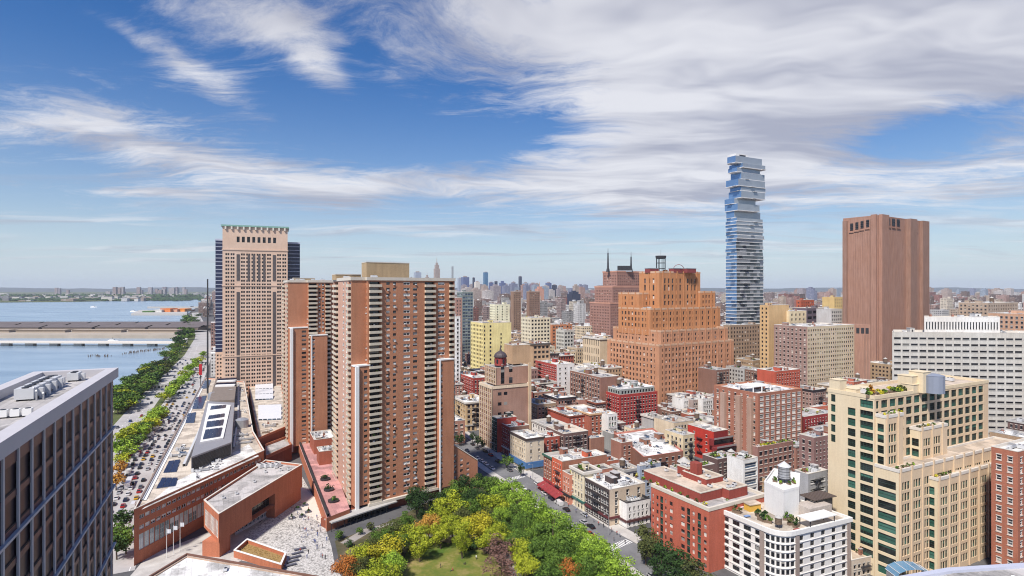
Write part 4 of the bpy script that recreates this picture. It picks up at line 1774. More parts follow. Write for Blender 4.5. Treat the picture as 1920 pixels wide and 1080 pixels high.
# lower eastern wings with saw-tooth skylights
z_ = 13.0
wing = [P(619, 742, z_), P(657, 726, z_), P(650, 664, z_), P(604, 664, z_)]
wt = thing('college_wing', 'lower brick wing of the college under rows of white sawtooth skylights', 'building', (*wing[0], 0))
FOOT.append(wing)
mb = MB()
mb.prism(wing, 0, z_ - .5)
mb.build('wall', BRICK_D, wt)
mb = MB()
mb.ring(offset(wing, .1), offset(wing, -.5), z_ - 1, z_ + .3)
mb.build('parapet', BRICK_O, wt)
mb = MB()
mb.poly(offset(wing, -.45), z_ - .45)
mb.build('roof', roofmat('cream'), wt)
SAW = plain('skylight_white', (0.60, 0.61, 0.64), .4, var=.08)
SAWG = glassmat('blue')
for (xa, xb, y0, y1, n) in ((615, 639, 690, 669, 3), (619, 650, 717, 698, 3)):
    for k in range(n):
        ya, yb = y0 + (y1 - y0) * k / n, y0 + (y1 - y0) * (k + .60) / n
        a, b = P(xa, ya, z_), P(xb, ya - 1, z_)
        c, d = P(xb, yb - 1, z_), P(xa, yb, z_)
        mb = MB()
        zb, zt = z_ - .44, z_ + 1.8
        mb.quad((*a, zb + .3), (*b, zb + .3), (*c, zt), (*d, zt), 0)
        mb.quad((*a, zb), (*b, zb), (*b, zb + .3), (*a, zb + .3), 0)
        mb.quad((*c, zb), (*d, zb), (*d, zt), (*c, zt), 1)
        mb.quad((*b, zb), (*c, zb), (*c, zt), (*b, zb + .3), 0)
        mb.quad((*d, zb), (*a, zb), (*a, zb + .3), (*d, zt), 0)
        for g_ in range(5):
            f_ = (g_ + .5) / 5
            g0_ = (a[0] + (b[0] - a[0]) * f_, a[1] + (b[1] - a[1]) * f_)
            mb.box(g0_[0], g0_[1] - .3, zb, 2.2, .5, .9, .2, 1)
        mb.build('skylight', [SAW, SAWG], wt)
clutter(wt, offset([P(620, 740, z_), P(655, 725, z_), P(652, 719, z_), P(620, 722, z_)], -1), z_ - .42, 4, .4, BRICK_D, 0, 0)
# triangular sunken court beside the wing
mb = MB()
tri_ = [P(629, 768, 8), P(664, 752, 8), P(657, 741, 8), P(628, 752, 8)]
mb.prism(tri_, 0, 7.6)
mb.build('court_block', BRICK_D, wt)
mb = MB()
mb.ring(offset(tri_, .05), offset(tri_, -.4), 7.2, 9)
mb.build('court_parapet', BRICK_O, wt)
mb = MB()
mb.poly(offset(tri_, -.35), 7.63)
mb.build('court_floor', roofmat('grey'), wt)

# bridge-like front block carried over the forecourt
za, zs = 16.0, 5.6
arm = [P(566, 845, za), P(678, 778, za), P(629, 772, za), P(546, 826, za)]
FOOT.append(arm)
at = thing('college_front_block', 'raised brick block of the college bridging the forecourt, flat grey roof', 'building', (*arm[0], 0))
mb = MB()
wins, wins2 = Wins(), Wins()
La = edge_len(arm[0], arm[1])
facade(mb, wins, arm[0], arm[1], zs, za, [(La * .34, La * .62)], [(zs + 0.05, zs + 5.2)], 3.0)
facade(mb, wins, arm[1], arm[2], zs, za, [], [], 0)
facade(mb, wins, arm[2], arm[3], zs, za, [], [], 0)
facade(mb, wins2, arm[3], arm[0], zs, za, [(1.2 + i * 1.55, 2.6 + i * 1.55) for i in range(int((edge_len(arm[3], arm[0]) - 2) / 1.55))], [(zs + 1.2, za - 2.6)], .25)
mb.poly(list(reversed(arm)), zs)
mb.build('wall', BRICK_O, at)
place_windows(wins, at, 210, glassmat('dark'), FRAME_D, (6, 2), 9)
place_windows(wins2, at, 210, glassmat('pale'), FRAME_W, (2, 4), 30, 'glass_panel')
mb = MB()
mb.ring(offset(arm, .06), offset(arm, -.45), za - .8, za + .3)
mb.build('parapet', BRICK_O, at)
mb = MB()
mb.ring(offset(arm, .14), offset(arm, -.5), za + .31, za + .5)
mb.build('coping', STONE, at)
mb = MB()
mb.poly(offset(arm, -.5), za - .5)
mb.build('roof', roofmat('grey'), at)
ex = ((arm[1][0] - arm[0][0]) / La, (arm[1][1] - arm[0][1]) / La)
inn = (-ex[1], ex[0])
for u0, u1, w, nm in ((.6, 7, 7, 'leg'), (La * .62, La - 1, 14, 'leg')):
    a, b = add(add(arm[0], ex, u0), inn, .15), add(add(arm[0], ex, u1), inn, .15)
    mb = MB()
    mb.prism([a, b, add(b, inn, w), add(a, inn, w)], 0, zs - .02)
    mb.build(nm, BRICK_O, at)
for k in range(7):
    p = rand_in(arm, 2.5)
    link('air_handler', unit_mesh(rng.choice((1, 3))), at, (p[0], p[1], za - .48), .6)
p = P(633, 778, za)
for k in range(4):
    link('air_handler', unit_mesh(2), at, (p[0] + k * 2.4 - 3, p[1] + k * .5 - 2, za - .48), .9)
# glazed ground floor set back under the block
g0, g1 = P(588, 872), P(652, 836)
lg = edge_len(g0, g1)
eg = ((g1[0] - g0[0]) / lg, (g1[1] - g0[1]) / lg)
mb, ws = MB(), Wins()
facade(mb, ws, g0, g1, 0, zs - .05, [(.5 + i * 2.4, 2.6 + i * 2.4) for i in range(int((lg - 1) / 2.4))], [(.6, 2.2), (2.7, 4.6)], .3)
mb.build('undercroft_wall', wallmat((0.5, 0.5, 0.52)), at)
place_windows(ws, at, 215, glassmat('blue'), FRAME_W, (2, 1), 60)
# brick-walled planted court before it
crt = [P(586, 902), P(650, 922), P(657, 905), P(604, 886)]
ctw = thing('walled_court', 'low brick-walled court with dry tan planting before the college', 'court', (*crt[0], 0))
mb = MB()
mb.ring(crt, offset(crt, -.5), 0, 2.6)
mb.build('wall', BRICK_O, ctw)
mb = MB()
mb.ring(offset(crt, .1), offset(crt, -.6), 2.61, 2.8)
mb.build('coping', WHITE, ctw)
mb = MB()
mb.poly(offset(crt, -.5), 1.2)
mb.build('planting_bed', plain('dry_grass', (0.30, 0.20, 0.08), .95, var=.4, scale=1.5), ctw)
mb = MB()
rr_ = random.Random(4)
for k in range(160):
    p_ = rand_in(crt, 1.2)
    for j_ in range(4):
        a_r = rr_.uniform(0, 6.28)
        mb.tri((p_[0], p_[1], 1.2), (p_[0] + .12, p_[1], 1.2), (p_[0] + .4 * math.cos(a_r), p_[1] + .4 * math.sin(a_r), 1.2 + rr_.uniform(.5, 1.0)))
kind(mb.build('dry_grass', plain('dry_grass_blades', (0.38, 0.26, 0.10), .9, var=.3), ctw), 'stuff')
# forecourt paving, flag poles
mb = MB()
mb.poly([P(440, 935), P(520, 935), P(600, 905), P(640, 860), P(600, 850), P(470, 900)], .006)
kind(mb.build('forecourt_pavement', M_WALK), 'structure')
for k, (px, py) in enumerate(((496, 903), (505, 898), (514, 893))):
    p = P(px, py)
    f = thing('flag_pole', ('leftmost', 'middle', 'rightmost')[k] + ' of the white flag poles before the college glass front', 'flag pole', (*p, 0), 'flag poles before the college')
    mb = MB()
    mb.cyl(p[0], p[1], 0, 11, .12, .07, 6)
    mb.build('pole', WHITE, f)
    mb = MB()
    for j in range(4):
        mb.quad((p[0] + .08 + j * .35, p[1] + .12 * (j % 2), 9.2), (p[0] + .08 + (j + 1) * .35, p[1] + .12 * ((j + 1) % 2), 9.1), (p[0] + .08 + (j + 1) * .35, p[1] + .12 * ((j + 1) % 2), 10.6), (p[0] + .08 + j * .35, p[1] + .12 * (j % 2), 10.7))
    mb.build('flag', plain('flag_cloth', (0.6, 0.62, 0.66), .8), f)

# school roof at the bottom edge
zs_ = 14.0
sch = [P(300, 1031, zs_), P(330, 1250, zs_), P(860, 1250, zs_), P(765, 939, zs_), P(523, 897, zs_)]
FOOT.append(sch)
st = thing('school_building', 'low school with white flat roof edged in brown, below the college front', 'building', (*sch[4], 0))
mb = MB()
mb.prism(sch, 0, zs_ - .5)
mb.build('wall', BRICK_O, st)
mb = MB()
mb.ring(offset(sch, .25), offset(sch, -.35), zs_ - .7, zs_ + .1)
mb.build('coping', plain('coping_brown', (0.17, 0.085, 0.06), .7, var=.2), st)
mb = MB()
mb.ring(offset(sch, -1.0), offset(sch, -1.4), zs_ - .5, zs_ - .1)
mb.build('gutter', plain('coping_tan', (0.42, 0.3, 0.22), .7, var=.2), st)
mb = MB()
mb.poly(offset(sch, -.3), zs_ - .42)
mb.build('roof', roofmat('white'), st)
for px, py in ((575, 918), (560, 960), (640, 975), (700, 1010), (500, 1000), (620, 1040), (740, 1060), (560, 1060)):
    p = P(px, py, zs_)
    link('air_handler', unit_mesh(rng.randrange(4)), st, (p[0], p[1], zs_ - .4), .3)
for k in range(3):
    p = P(590 + k * 55, 945 + k * 25, zs_)
    mb = MB()
    mb.box(p[0], p[1], zs_ - .4, 3, 2, .7, .3, 0)
    mb.box(p[0], p[1], zs_ + .3, 2.6, 1.6, .25, .3, 1)
    mb.build('skylight', [STEEL, glassmat('blue')], st)

# white stone plaza with slate benches and steps
mb = MB()
mb.poly([P(x, y) for x, y in ((590, 905), (600, 872), (632, 846), (655, 815), (676, 790), (694, 822), (706, 852), (717, 886), (722, 912), (735, 936), (690, 932), (640, 915))], .03)
kind(mb.build('plaza', M_PLAZA), 'structure')
for k in range(8):
    a, b = P(668 + k * 1.8, 802 + k * 5.5, 0), P(696 + k * 1.5, 826 + k * 4.2, 0)
    mb = ribbon([a, b], .9, .45 - k * .05, None, 0, .45)
    tag(mb.build('stone_step', STONE), 'broad pale stone step rising across the white plaza', 'step', 'steps across the white plaza')
SLATE = plain('slate', (0.12, 0.125, 0.16), .6, var=.2)
for k in range(5):
    p = P(662 + k * 3.2, 914 - k * 5.5)
    b_ = thing('slate_bench', 'dark slate slab bench in the stepped row at the plaza edge', 'bench', (*p, 0), 'slate benches at the plaza edge')
    mb = MB()
    mb.box(p[0], p[1], .45, 4.2, .9, .3, R(35))
    mb.build('seat', SLATE, b_)
    for s in (-1.5, 1.5):
        mb = MB()
        mb.box(p[0] + s * math.cos(R(35)), p[1] + s * math.sin(R(35)), .03, .4, .7, .42, R(35))
        mb.build('support', SLATE, b_)
for k in range(46):
    px, py = rng.uniform(655, 712), rng.uniform(838, 905)
    p = P(px, py)
    c = rng.choice(('dark', 'white', 'blue', 'red'))
    if px < 660 + (py - 838) * .2 or px > 706 + (py - 850) * .25:
        continue
    person('tiny person crossing the white stone plaza', p, c, rng.choice(('dark', 'blue')), False, 'people on the white plaza', .03)
# planting boxes on the plaza steps
for k, (px, py) in enumerate(((672, 838), (682, 833), (678, 848), (686, 842), (664, 850))):
    p = P(px, py)
    b_ = thing('planter_box', 'dark planter box set into the plaza steps', 'planter', (*p, 0), 'planter boxes on the plaza steps')
    mb = MB()
    mb.box(p[0], p[1], .02, 2.6, 1.6, .8, .5)
    mb.build('box', SLATE, b_)
    planter(b_, p, .3, .9, 'dark')

# ================================================================== the pink promenade and its low blocks
zp = 6.0
pd = [P(711, 848, zp), P(742, 836, zp), P(725, 790, zp), P(716, 760, zp), P(658, 686, zp), P(650, 688, zp)]
FOOT.append(pd)
t = thing('promenade_deck', 'raised pink-paved promenade deck beside the red brick tower', 'deck', (*pd[0], 0))
mb = MB()
mb.prism(pd, 0, zp - .3, top=False)
mb.build('wall', BRICK_O, t)
mb = MB()
mb.poly(pd, zp - .28)
mb.build('paving', roofmat('pink'), t)
strip([(713, 848), (652, 690)], zp - .28, .35, 1.4, plain('hedge_rail', (0.03, 0.03, 0.03), .8), 'railing', t)
strip([(710, 852), (704, 830), (690, 795)], 1.0, .5, 3.0, BRICK_O, 'kerb_wall', t)
for k, (px, py) in enumerate(((709, 797), (714, 811), (720, 826))):
    p = P(px, py, zp)
    b_ = thing('round_planter', ('farthest', 'middle', 'nearest')[k] + ' round dark planter on the pink promenade', 'planter', (*p, zp - .28), 'planters on the pink promenade')
    mb = MB()
    mb.cyl(p[0], p[1], zp - .27, zp + .5, 2.3, 2.5, 10)
    mb.build('tub', DARKM, b_)
    mb = MB()
    leaf_cloud(mb, 2.3, 2.3, 1.3, 1.2, 160, .3, random.Random(k), 5)
    o = mb.build('shrub', LEAF[('dark', 'dark', 'green')[k]], b_)
    o.location = Vector((p[0], p[1], zp + .1)) - b_.location
for (nm, lab, nx, ny, lx, rx, z) in (('promenade_block', 'low brick block with white roof behind the promenade', 694, 744, 678, 719, 14), ('promenade_block', 'small brick block with white roof nearest the tower foot', 701, 760, 699, 722, 13)):
    d_ = (H - z) * F / (ny - CY)
    bld(nm, lab, corner(nx, d_, 'm20' if nx == 694 else 'm10', 'm12', -26, 62), z, (0.36, 0.12, 0.075), None, None, roof='white', units=4, bulk=0, cap=STONE)

# ================================================================== the red brick apartment towers
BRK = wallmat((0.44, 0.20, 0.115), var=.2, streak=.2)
BRK_SUNLIT = wallmat((0.53, 0.32, 0.235), var=.2, streak=.2)  # west flank's brick: sunlit lightness put into the colour
TAN = wallmat((0.42, 0.31, 0.185), var=.15)
BALC = {}


def balcony_mesh(w, dp=1.1):
    w = round(w, 1)
    if w not in BALC:
        mb = MB()
        mb.lbox(0, w, -dp, 0.0, -.16, 0, 0)
        mb.lbox(0, w, -dp, -dp + .1, .002, 1.02, 0)
        mb.lbox(0, .1, -dp + .102, -.01, .002, 1.02, 0)
        mb.lbox(w - .1, w, -dp + .102, -.01, .002, 1.02, 0)
        BALC[w] = mb.mesh('balcony', [plain('balcony_panel', (0.56, 0.50, 0.40), .8, var=.14)])
    return BALC[w]


def apt_face(t, mb, wins, wdark, p0, p1, z0, z1, nfl, wcols, bcols, mi=0, cap=None):
    """one wall: window columns and recessed balcony columns (metres along the wall)"""
    fh = (z1 - z0 - 1.2) / nfl
    items = sorted([(a, b, 'w') for a, b in wcols] + [(a, b, 'b') for a, b in bcols])
    L = edge_len(p0, p1)
    ex = ((p1[0] - p0[0]) / L, (p1[1] - p0[1]) / L)
    ang = math.atan2(ex[1], ex[0])
    uc = 0.0
    for a, b, kd in items:
        if a > uc:
            facade(mb, wins, add(p0, ex, uc), add(p0, ex, a), z0, z1, [], [], 0, mi)
        if kd == 'w':
            facade(mb, wins, add(p0, ex, a), add(p0, ex, b), z0, z1, [(.02, b - a - .02)], [(z0 + fh * i + fh * .33, z0 + fh * i + fh * .84) for i in range(nfl)], .22, mi)
        else:
            facade(mb, wdark, add(p0, ex, a), add(p0, ex, b), z0, z1, [(.12, b - a - .12)], [(z0 + fh * i + .12, z0 + fh * (i + 1) - .22) for i in range(nfl)], 1.5, mi)
            me = balcony_mesh(b - a)
            for i in range(nfl):
                q0 = add(p0, ex, a)
                link('balcony', me, t, (q0[0] + ex[1] * .01, q0[1] - ex[0] * .01, z0 + fh * i + .1), ang)
        uc = b
    if uc < L:
        facade(mb, wins, add(p0, ex, uc), p1, z0, z1, [], [], 0, mi)


def pxcols(p0, u, spans):
    return [(hit(p0, u, a), hit(p0, u, b)) for a, b in spans]


def apartment_tower(label, nx, d, rx, aA, aB, zt, win_px, bal_px, left, ph, nfl, zb=5.0, rear=None):
    N = D(nx, d)
    uA, uB = dirv(aA), dirv(aB)
    t = thing('apartment_tower', label, 'building', (*N, 0))
    Lr = hit(N, uB, rx)
    Rr = add(N, uB, Lr)
    dep = 24.0
    FOOT.append([N, Rr, add(Rr, uA, dep), add(N, uA, dep)])
    mb, wins, wd = MB(), Wins(), Wins()
    apt_face(t, mb, wins, wd, N, Rr, zb, zt, nfl, pxcols(N, uB, win_px), pxcols(N, uB, bal_px))
    facade(mb, wins, Rr, add(Rr, uA, dep), zb, zt, [], [], 0)
    facade(mb, wins, add(Rr, uA, dep), add(N, uA, dep), zb, zt, [], [], 0)
    facade(mb, wins, add(N, uA, 4), N, zb, zt, [(1.2, 2.6)], [(zb + (zt - zb - 1.2) / nfl * (i + .33), zb + (zt - zb - 1.2) / nfl * (i + .84)) for i in range(nfl)], .22)
    # rear-left wing: a plain wall set back, then the long flank
    sx, lx, setb, fins = left
    B0 = add(N, uA, setb)
    wl = -hit(B0, uB, sx)
    B1 = add(B0, uB, -wl)
    fl = hit(B1, uA, lx)
    B2 = add(B1, uA, fl)
    FOOT.append([B1, B0, add(B0, uA, fl), B2])
    facade(mb, wins, B1, B0, zb, zt, [], [], 0)
    fhh = (zt - zb - 1.2) / nfl
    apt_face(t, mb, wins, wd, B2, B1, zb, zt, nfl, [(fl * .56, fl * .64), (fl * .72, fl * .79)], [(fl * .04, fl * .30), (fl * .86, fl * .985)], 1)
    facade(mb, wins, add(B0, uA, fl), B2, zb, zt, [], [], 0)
    mb.build('wall', [BRK, BRK_SUNLIT], t)
    ac, bc = MB(), MB()
    for x, y, z, a, w, h in wins.items:
        if rng.random() < .4:
            u = rng.uniform(.3, max(.4, w - .4))
            c, sn = math.cos(a), math.sin(a)
            ac.box(x + c * u + sn * .35, y + sn * u - c * .35, z + .02, .75, .6, .5, a)
    kind(ac.build('air_conditioners', LGREY, t), 'stuff')
    for x, y, z, a, w, h in wd.items:
        for q_ in range(rng.randrange(0, 3)):
            u = rng.uniform(.5, max(.6, w - .5))
            c, sn = math.cos(a), math.sin(a)
            bc.box(x + c * u + sn * 1.0, y + sn * u - c * 1.0, z + .02, rng.uniform(.4, 1.0), .5, rng.uniform(.6, 1.5), a, rng.randrange(4))
    kind(bc.build('balcony_furniture', [WHITE, WOOD, plain('cushion_blue', (0.08, 0.12, 0.3), .8), LEAF['green']], t), 'stuff')
    place_windows(wins, t, d, glassmat('home'), FRAME_W, (2, 1), 300)
    place_windows(wd, t, d, glassmat('dark'), FRAME_D, (3, 1), 0)
    for poly in ([N, Rr, add(Rr, uA, dep), add(N, uA, dep)], [B1, add(B0, uB, -.02), add(add(B0, uA, fl), uB, -.02), B2]):
        pm = MB()
        pm.ring(offset(poly, .35), offset(poly, -.4), zt - .9, zt + .5)
        pm.build('coping', BEIGE, t)
        rm = MB()
        rm.poly(offset(poly, -.35), zt - .3)
        rm.build('roof', roofmat('grey'), t)
        for k in range(6):
            p = rand_in(poly, 2)
            link('air_handler', unit_mesh(rng.randrange(4)), t, (p[0], p[1], zt - .28), -R(aA))
    for (x0, x1, dd, y1) in ph:
        q0 = add(D(x0, dd), uA, 0)
        w = hit(q0, uB, x1)
        poly = [q0, add(q0, uB, w), add(add(q0, uB, w), uA, 11), add(q0, uA, 11)]
        zz = zat(y1, dd)
        mb = MB()
        mb.prism(poly, zt - .29, zz)
        mb.build('penthouse', TAN, t)
        mb = MB()
        mb.ring(offset(poly, .12), offset(poly, -.3), zz - .02, zz + .35)
        mb.build('penthouse_coping', BEIGE, t)
    # projecting lower stacks with white fins and caps
    for (xa, xb, fwd, ytop, finx) in fins:
        base = N if xa >= nx - 1 else B0
        nrm = (uB[1], -uB[0])
        a0 = add(base, uB, hit(base, uB, xa))
        b0 = add(base, uB, hit(base, uB, xb))
        a1, b1 = add(a0, nrm, fwd), add(b0, nrm, fwd)
        zz = zat(ytop, a0[1])
        mb, ws = MB(), Wins()
        g = .03
        an, bn = add(a0, nrm, g), add(b0, nrm, g)
        Lw = edge_len(a1, b1)
        nn = int((zz - zb) / fhh)
        facade(mb, ws, a1, b1, zb, zz, [(Lw * .62, Lw * .86)] if finx == 'L' else [(Lw * .06, Lw * .24)], [(zb + fhh * (i + .33), zb + fhh * (i + .84)) for i in range(nn)], .22)
        facade(mb, ws, b1, bn, zb, zz, [], [], 0)
        facade(mb, ws, an, a1, zb, zz, [], [], 0)
        mb.build('stack', BRK, t)
        place_windows(ws, t, d, glassmat('home'), FRAME_W, (2, 1), 80)
        mb = MB()
        mb.prism(offset([a1, b1, bn, an], .25), zz + .01, zz + .6, bottom=True)
        mb.build('stack_cap', WHITE, t)
        fw = 1.6 if finx == 'L' else .7
        mb = MB()
        f0, f1 = add(a1, nrm, .9 if finx == 'L' else .4), add(add(a1, uB, fw), nrm, .9 if finx == 'L' else .4)
        mb.prism([f0, f1, add(a1, uB, fw), a1], zb - 3, zz)
        mb.build('fin', WHITE, t)
    # base storeys
    pod = offset([N, Rr, add(Rr, uA, dep), add(N, uA, dep)], -.8)
    mb = MB()
    mb.prism(pod, 0, zb)
    pod2 = offset([B1, add(B0, uB, -1), add(add(B0, uA, fl), uB, -1), B2], -.3)
    mb.prism(pod2, 0, zb)
    mb.build('base', BRICK_D, t)
    mb = MB()
    nrm = (uB[1], -uB[0])
    a, b = add(N, nrm, 1.3), add(Rr, nrm, 1.3)
    mb.prism([a, b, add(Rr, nrm, .02), add(N, nrm, .02)], zb - 1.0, zb + .05, bottom=True)
    mb.build('string_course', BEIGE, t)
    return t, N, Rr, uA, uB, B1, B2


tA = apartment_tower('tall red brick apartment tower with beige balconies beside the park', 766, 254, 883, -26, 52, 104.3,
                     [(791, 796), (800, 804.5), (814, 823), (827, 833), (860.5, 869.5)], [(768, 784), (842.5, 856.5), (875.5, 882)],
                     (744, 720, 3.0, [(745, 764.5, 3.2, 645, 'L'), (858.5, 878, 2.6, 637, 'R')]), [(764.5, 822, 264, 505.5), (723, 757, 285, 522)], 38)
tB = apartment_tower('second red brick apartment tower half hidden behind the taller one', 686, 350, 722, -26, 56, 104.3,
                     [(700, 703), (704.5, 707.5)], [(686.6, 698), (709, 716)],
                     (659, 653.5, 3.5, [(660, 685, 3.2, 594, 'L'), (688, 710, 3.0, 604, 'R')]), [(667, 695, 365, 527)], 38)
# sloping low wing in line with the tall tower's front
t_, N, Rr, uA, uB, B1, B2 = tA
t = thing('sloped_wing', 'low brick wing with sloping parapet at the tower foot by the street', 'building', (*Rr, 0))
W0 = add(Rr, uB, -6)
W1 = add(W0, uB, hit(W0, uB, 912))
nrm = (uB[1], -uB[0])
W0, W1 = add(W0, nrm, 1.2), add(W1, nrm, 1.2)
Lw = edge_len(W0, W1)
zl, zr_ = zat(744, W0[1]), zat(770, W1[1])
FOOT.append([W0, W1, add(W1, uA, 14), add(W0, uA, 14)])
mb, ws = MB(), Wins()
fh = 2.6
zlow = zr_ - .6
NS = 5
top_ = lambda f: zl + (zlow - zl) * f
for k in range(NS):
    f0, f1 = k / NS, (k + 1) / NS
    a, b = add(W0, uB, Lw * f0), add(W0, uB, Lw * f1)
    zk = top_(f1)
    lw_ = Lw / NS
    facade(mb, ws, a, b, 0, zk, [(lw_ * .22, lw_ * .22 + 1.7)] if k != 4 else [], [(2.0 + fh * i, 3.4 + fh * i) for i in range(int((zk - 2.4) / fh))], .25)
    mb.tri((*a, zk), (*b, zk), (*a, top_(f0)))
mb.tri((*add(W0, uA, 14), zlow), (*add(W0, uA, 14), zl), (*add(W1, uA, 14), zlow))
mb.quad((*W0, zl), (*W1, zlow), (*add(W1, uA, 14), zlow), (*add(W0, uA, 14), zl))
mb.quad((*W1, 0), (*add(W1, uA, 14), 0), (*add(W1, uA, 14), zlow), (*W1, zlow))
mb.build('wall', BRK, t)
place_windows(ws, t, 270, glassmat('home'), FRAME_W, (2, 1), 80)
mb = MB()
for o_ in (0.0, 13.7):
    mb.bar((*add(W0, uA, o_), zl + .1), (*add(W1, uA, o_), zlow + .1), .28, 4)
mb.build('coping', BEIGE, t)
# low canopy and glazed shops along the park side of the tower
t = thing('shop_canopy', 'low grey canopy over dark shopfronts along the tower foot', 'canopy', (*P(716, 862), 0))
ca = [P(718, 870), P(800, 842), P(800, 842), P(718, 870)]
c0, c1 = P(718, 868), P(806, 838)
l_ = edge_len(c0, c1)
e_ = ((c1[0] - c0[0]) / l_, (c1[1] - c0[1]) / l_)
i_ = (-e_[1], e_[0])
mb = MB()
mb.prism([c0, c1, add(c1, i_, 6), add(c0, i_, 6)], 3.4, 3.9, bottom=True)
mb.build('canopy_slab', CONC, t)
for k in range(int(l_ / 3)):
    a = add(add(c0, e_, k * 3 + .1), i_, 3.2)
    mb = MB()
    b = add(a, e_, 2.8)
    mb.prism([a, b, add(b, i_, .1), add(a, i_, .1)], .3, 3.35, bottom=True)
    mb.build('shop_window', glassmat('dark'), t)
    mb = MB()
    q0 = add(add(c0, e_, k * 3), i_, .5)
    mb.cyl(q0[0], q0[1], 0, 3.4, .15, .15, 6)
    mb.build('post', DARKM, t)
mb = MB()
a, b = add(c0, i_, 4), add(c1, i_, 4)
mb.prism([a, b, add(b, i_, 5), add(a, i_, 5)], 0, 3.38)
mb.build('back_wall', BRICK_D, t)

# ================================================================== the park and its street
mb = MB()
mb.poly(list(reversed([P(x, y) for x, y in ((722, 880), (800, 852), (872, 815), (912, 796), (935, 795), (960, 806), (1030, 856), (1085, 893), (1150, 934), (1260, 1010), (1330, 1090), (1330, 1200), (760, 1200), (800, 980), (735, 940))])), .05)
kind(mb.build('park_ground', M_PARK), 'structure')
mb = MB()
mb.poly([P(x, y) for x, y in ((818, 896), (806, 930), (815, 990), (880, 1040), (960, 1010), (962, 950), (940, 905), (905, 884), (860, 882))], .058)
kind(mb.build('lawn', M_GRASS), 'structure')
ring_ = [(800, 905), (812, 884), (845, 872), (895, 872), (935, 884), (958, 906), (975, 945), (985, 1000)]
kind(ribbon([P(x, y) for x, y in ring_], 1.7, .066).build('path', M_PATH), 'structure')
kind(ribbon([P(x, y) for x, y in ((735, 884), (765, 866), (800, 856), (812, 884))], 2.2, .07).build('path', M_PATH), 'structure')
# park pavilion roof glimpsed between the trees
t = thing('park_gazebo', 'small dark red hipped roof among the park trees', 'gazebo', (*P(795, 880), 0))
p = P(795, 880)
mb = MB()
mb.cyl(p[0], p[1], 3, 5.6, 4.0, .3, 6)
mb.build('roof', plain('gazebo_red', (0.16, 0.05, 0.04), .7), t)
for k in range(6):
    mb = MB()
    mb.cyl(p[0] + 3.2 * math.cos(k * 1.047), p[1] + 3.2 * math.sin(k * 1.047), .05, 3.05, .12, .12, 5)
    mb.build('post', WOOD, t)

GS = [P(x, y) for x, y in ((870, 730), (895, 748), (919, 765), (944, 782), (970, 797.5), (998, 816), (1040, 845), (1075, 868), (1118, 893), (1190, 945), (1330, 1045), (1500, 1190))]
kind(ribbon(GS, 6.2, .02).build('road', M_STREET), 'structure')
lw = [(p[0], p[1]) for p in GS]


def side(pts, o):
    out = []
    n = len(pts)
    for i in range(n):
        a, b = pts[max(0, i - 1)], pts[min(n - 1, i + 1)]
        l = math.hypot(b[0] - a[0], b[1] - a[1])
        ex, ey = (b[0] - a[0]) / l, (b[1] - a[1]) / l
        out.append((pts[i][0] - ey * o, pts[i][1] + ex * o))
    return out


EAST = side(GS, 9.4)       # far side of the street, where the shops are
kind(ribbon(EAST[:9], 3.0, .14, None, 0, .14).build('pavement', M_WALK), 'structure')
kind(ribbon(side(GS, -8.2), 1.9, .14, None, 0, .14).build('pavement', M_WALK), 'structure')
# crosswalks
ctr, ang = P(1104, 884), 0
for (cx_, cy_, n, aa) in ((1104, 885, 11, 52), (966, 795, 9, 52)):
    c0 = P(cx_, cy_)
    e_ = dirv(aa)
    f_ = dirv(aa - 90)
    for k in range(n):
        q0 = add(c0, e_, (k - n / 2) * 1.15)
        mb = MB()
        a, b = add(q0, f_, -1.9), add(q0, f_, 1.9)
        mb.prism([a, add(a, e_, .6), add(b, e_, .6), b], .024, .03)
        kind(mb.build('road_marking', WHITE), 'structure')
# parked cars
Gd = 'cars parked along the shop street'
for px, py, c, v in ((907, 751, 'black', 0), (913, 756, 'grey', 0), (941, 774, 'black', 0), (957, 786, 'grey', 0), (1004, 817, 'white', 0), (1013, 824, 'navy', 0), (1023, 831, 'white', 1), (1033, 839, 'black', 0),
                     (1056, 856, 'silver', 0), (1066, 862, 'black', 0), (890, 738, 'silver', 0), (999, 811, 'red', 0)):
    p = P(px, py)
    best, ang = None, 0
    for s in range(0, 300, 4):
        qq, a = along(GS, s)
        if qq and (best is None or edge_len(qq, p) < best):
            best, ang = edge_len(qq, p), a
    nm = {'black': 'black', 'grey': 'dark grey', 'white': 'white', 'navy': 'navy', 'silver': 'silver', 'red': 'red'}[c]
    where = 'by the white-roofed beige corner house' if py < 800 else ('under the red awning' if py < 822 else ('outside the cream shop front' if py < 845 else 'outside the dark glazed corner building'))
    if py < 760:
        where = 'near the domed building'
    part_car(f"{nm} {'van' if v else 'car'} parked {where}", p, ang + math.pi, c, Gd, bool(v), .03)

for off, lab in ((4.7, 'car parked on the shop side of the street'), (-4.7, 'car parked on the park side of the street')):
    s = 8.0
    while s < 330:
        qq, a = along(GS, s)
        s += rng.uniform(5.8, 9.5)
        if qq is None:
            break
        pp = (qq[0] - math.sin(a) * off, qq[1] + math.cos(a) * off)
        if rng.random() < .25 or any(edge_len(pp, P(x_, y_)) < 7 for x_, y_ in ((907, 751), (913, 756), (941, 774), (957, 786), (1004, 817), (1013, 824), (1023, 831), (1033, 839), (1056, 856), (1066, 862), (890, 738), (999, 811), (1104, 885), (966, 795))):
            continue
        c = rng.choice(('black', 'grey', 'silver', 'white', 'navy', 'black', 'red', 'white'))
        part_car(CNAME[c] + ' ' + lab, pp, a + (math.pi if off > 0 else 0), c, Gd, False, .03)

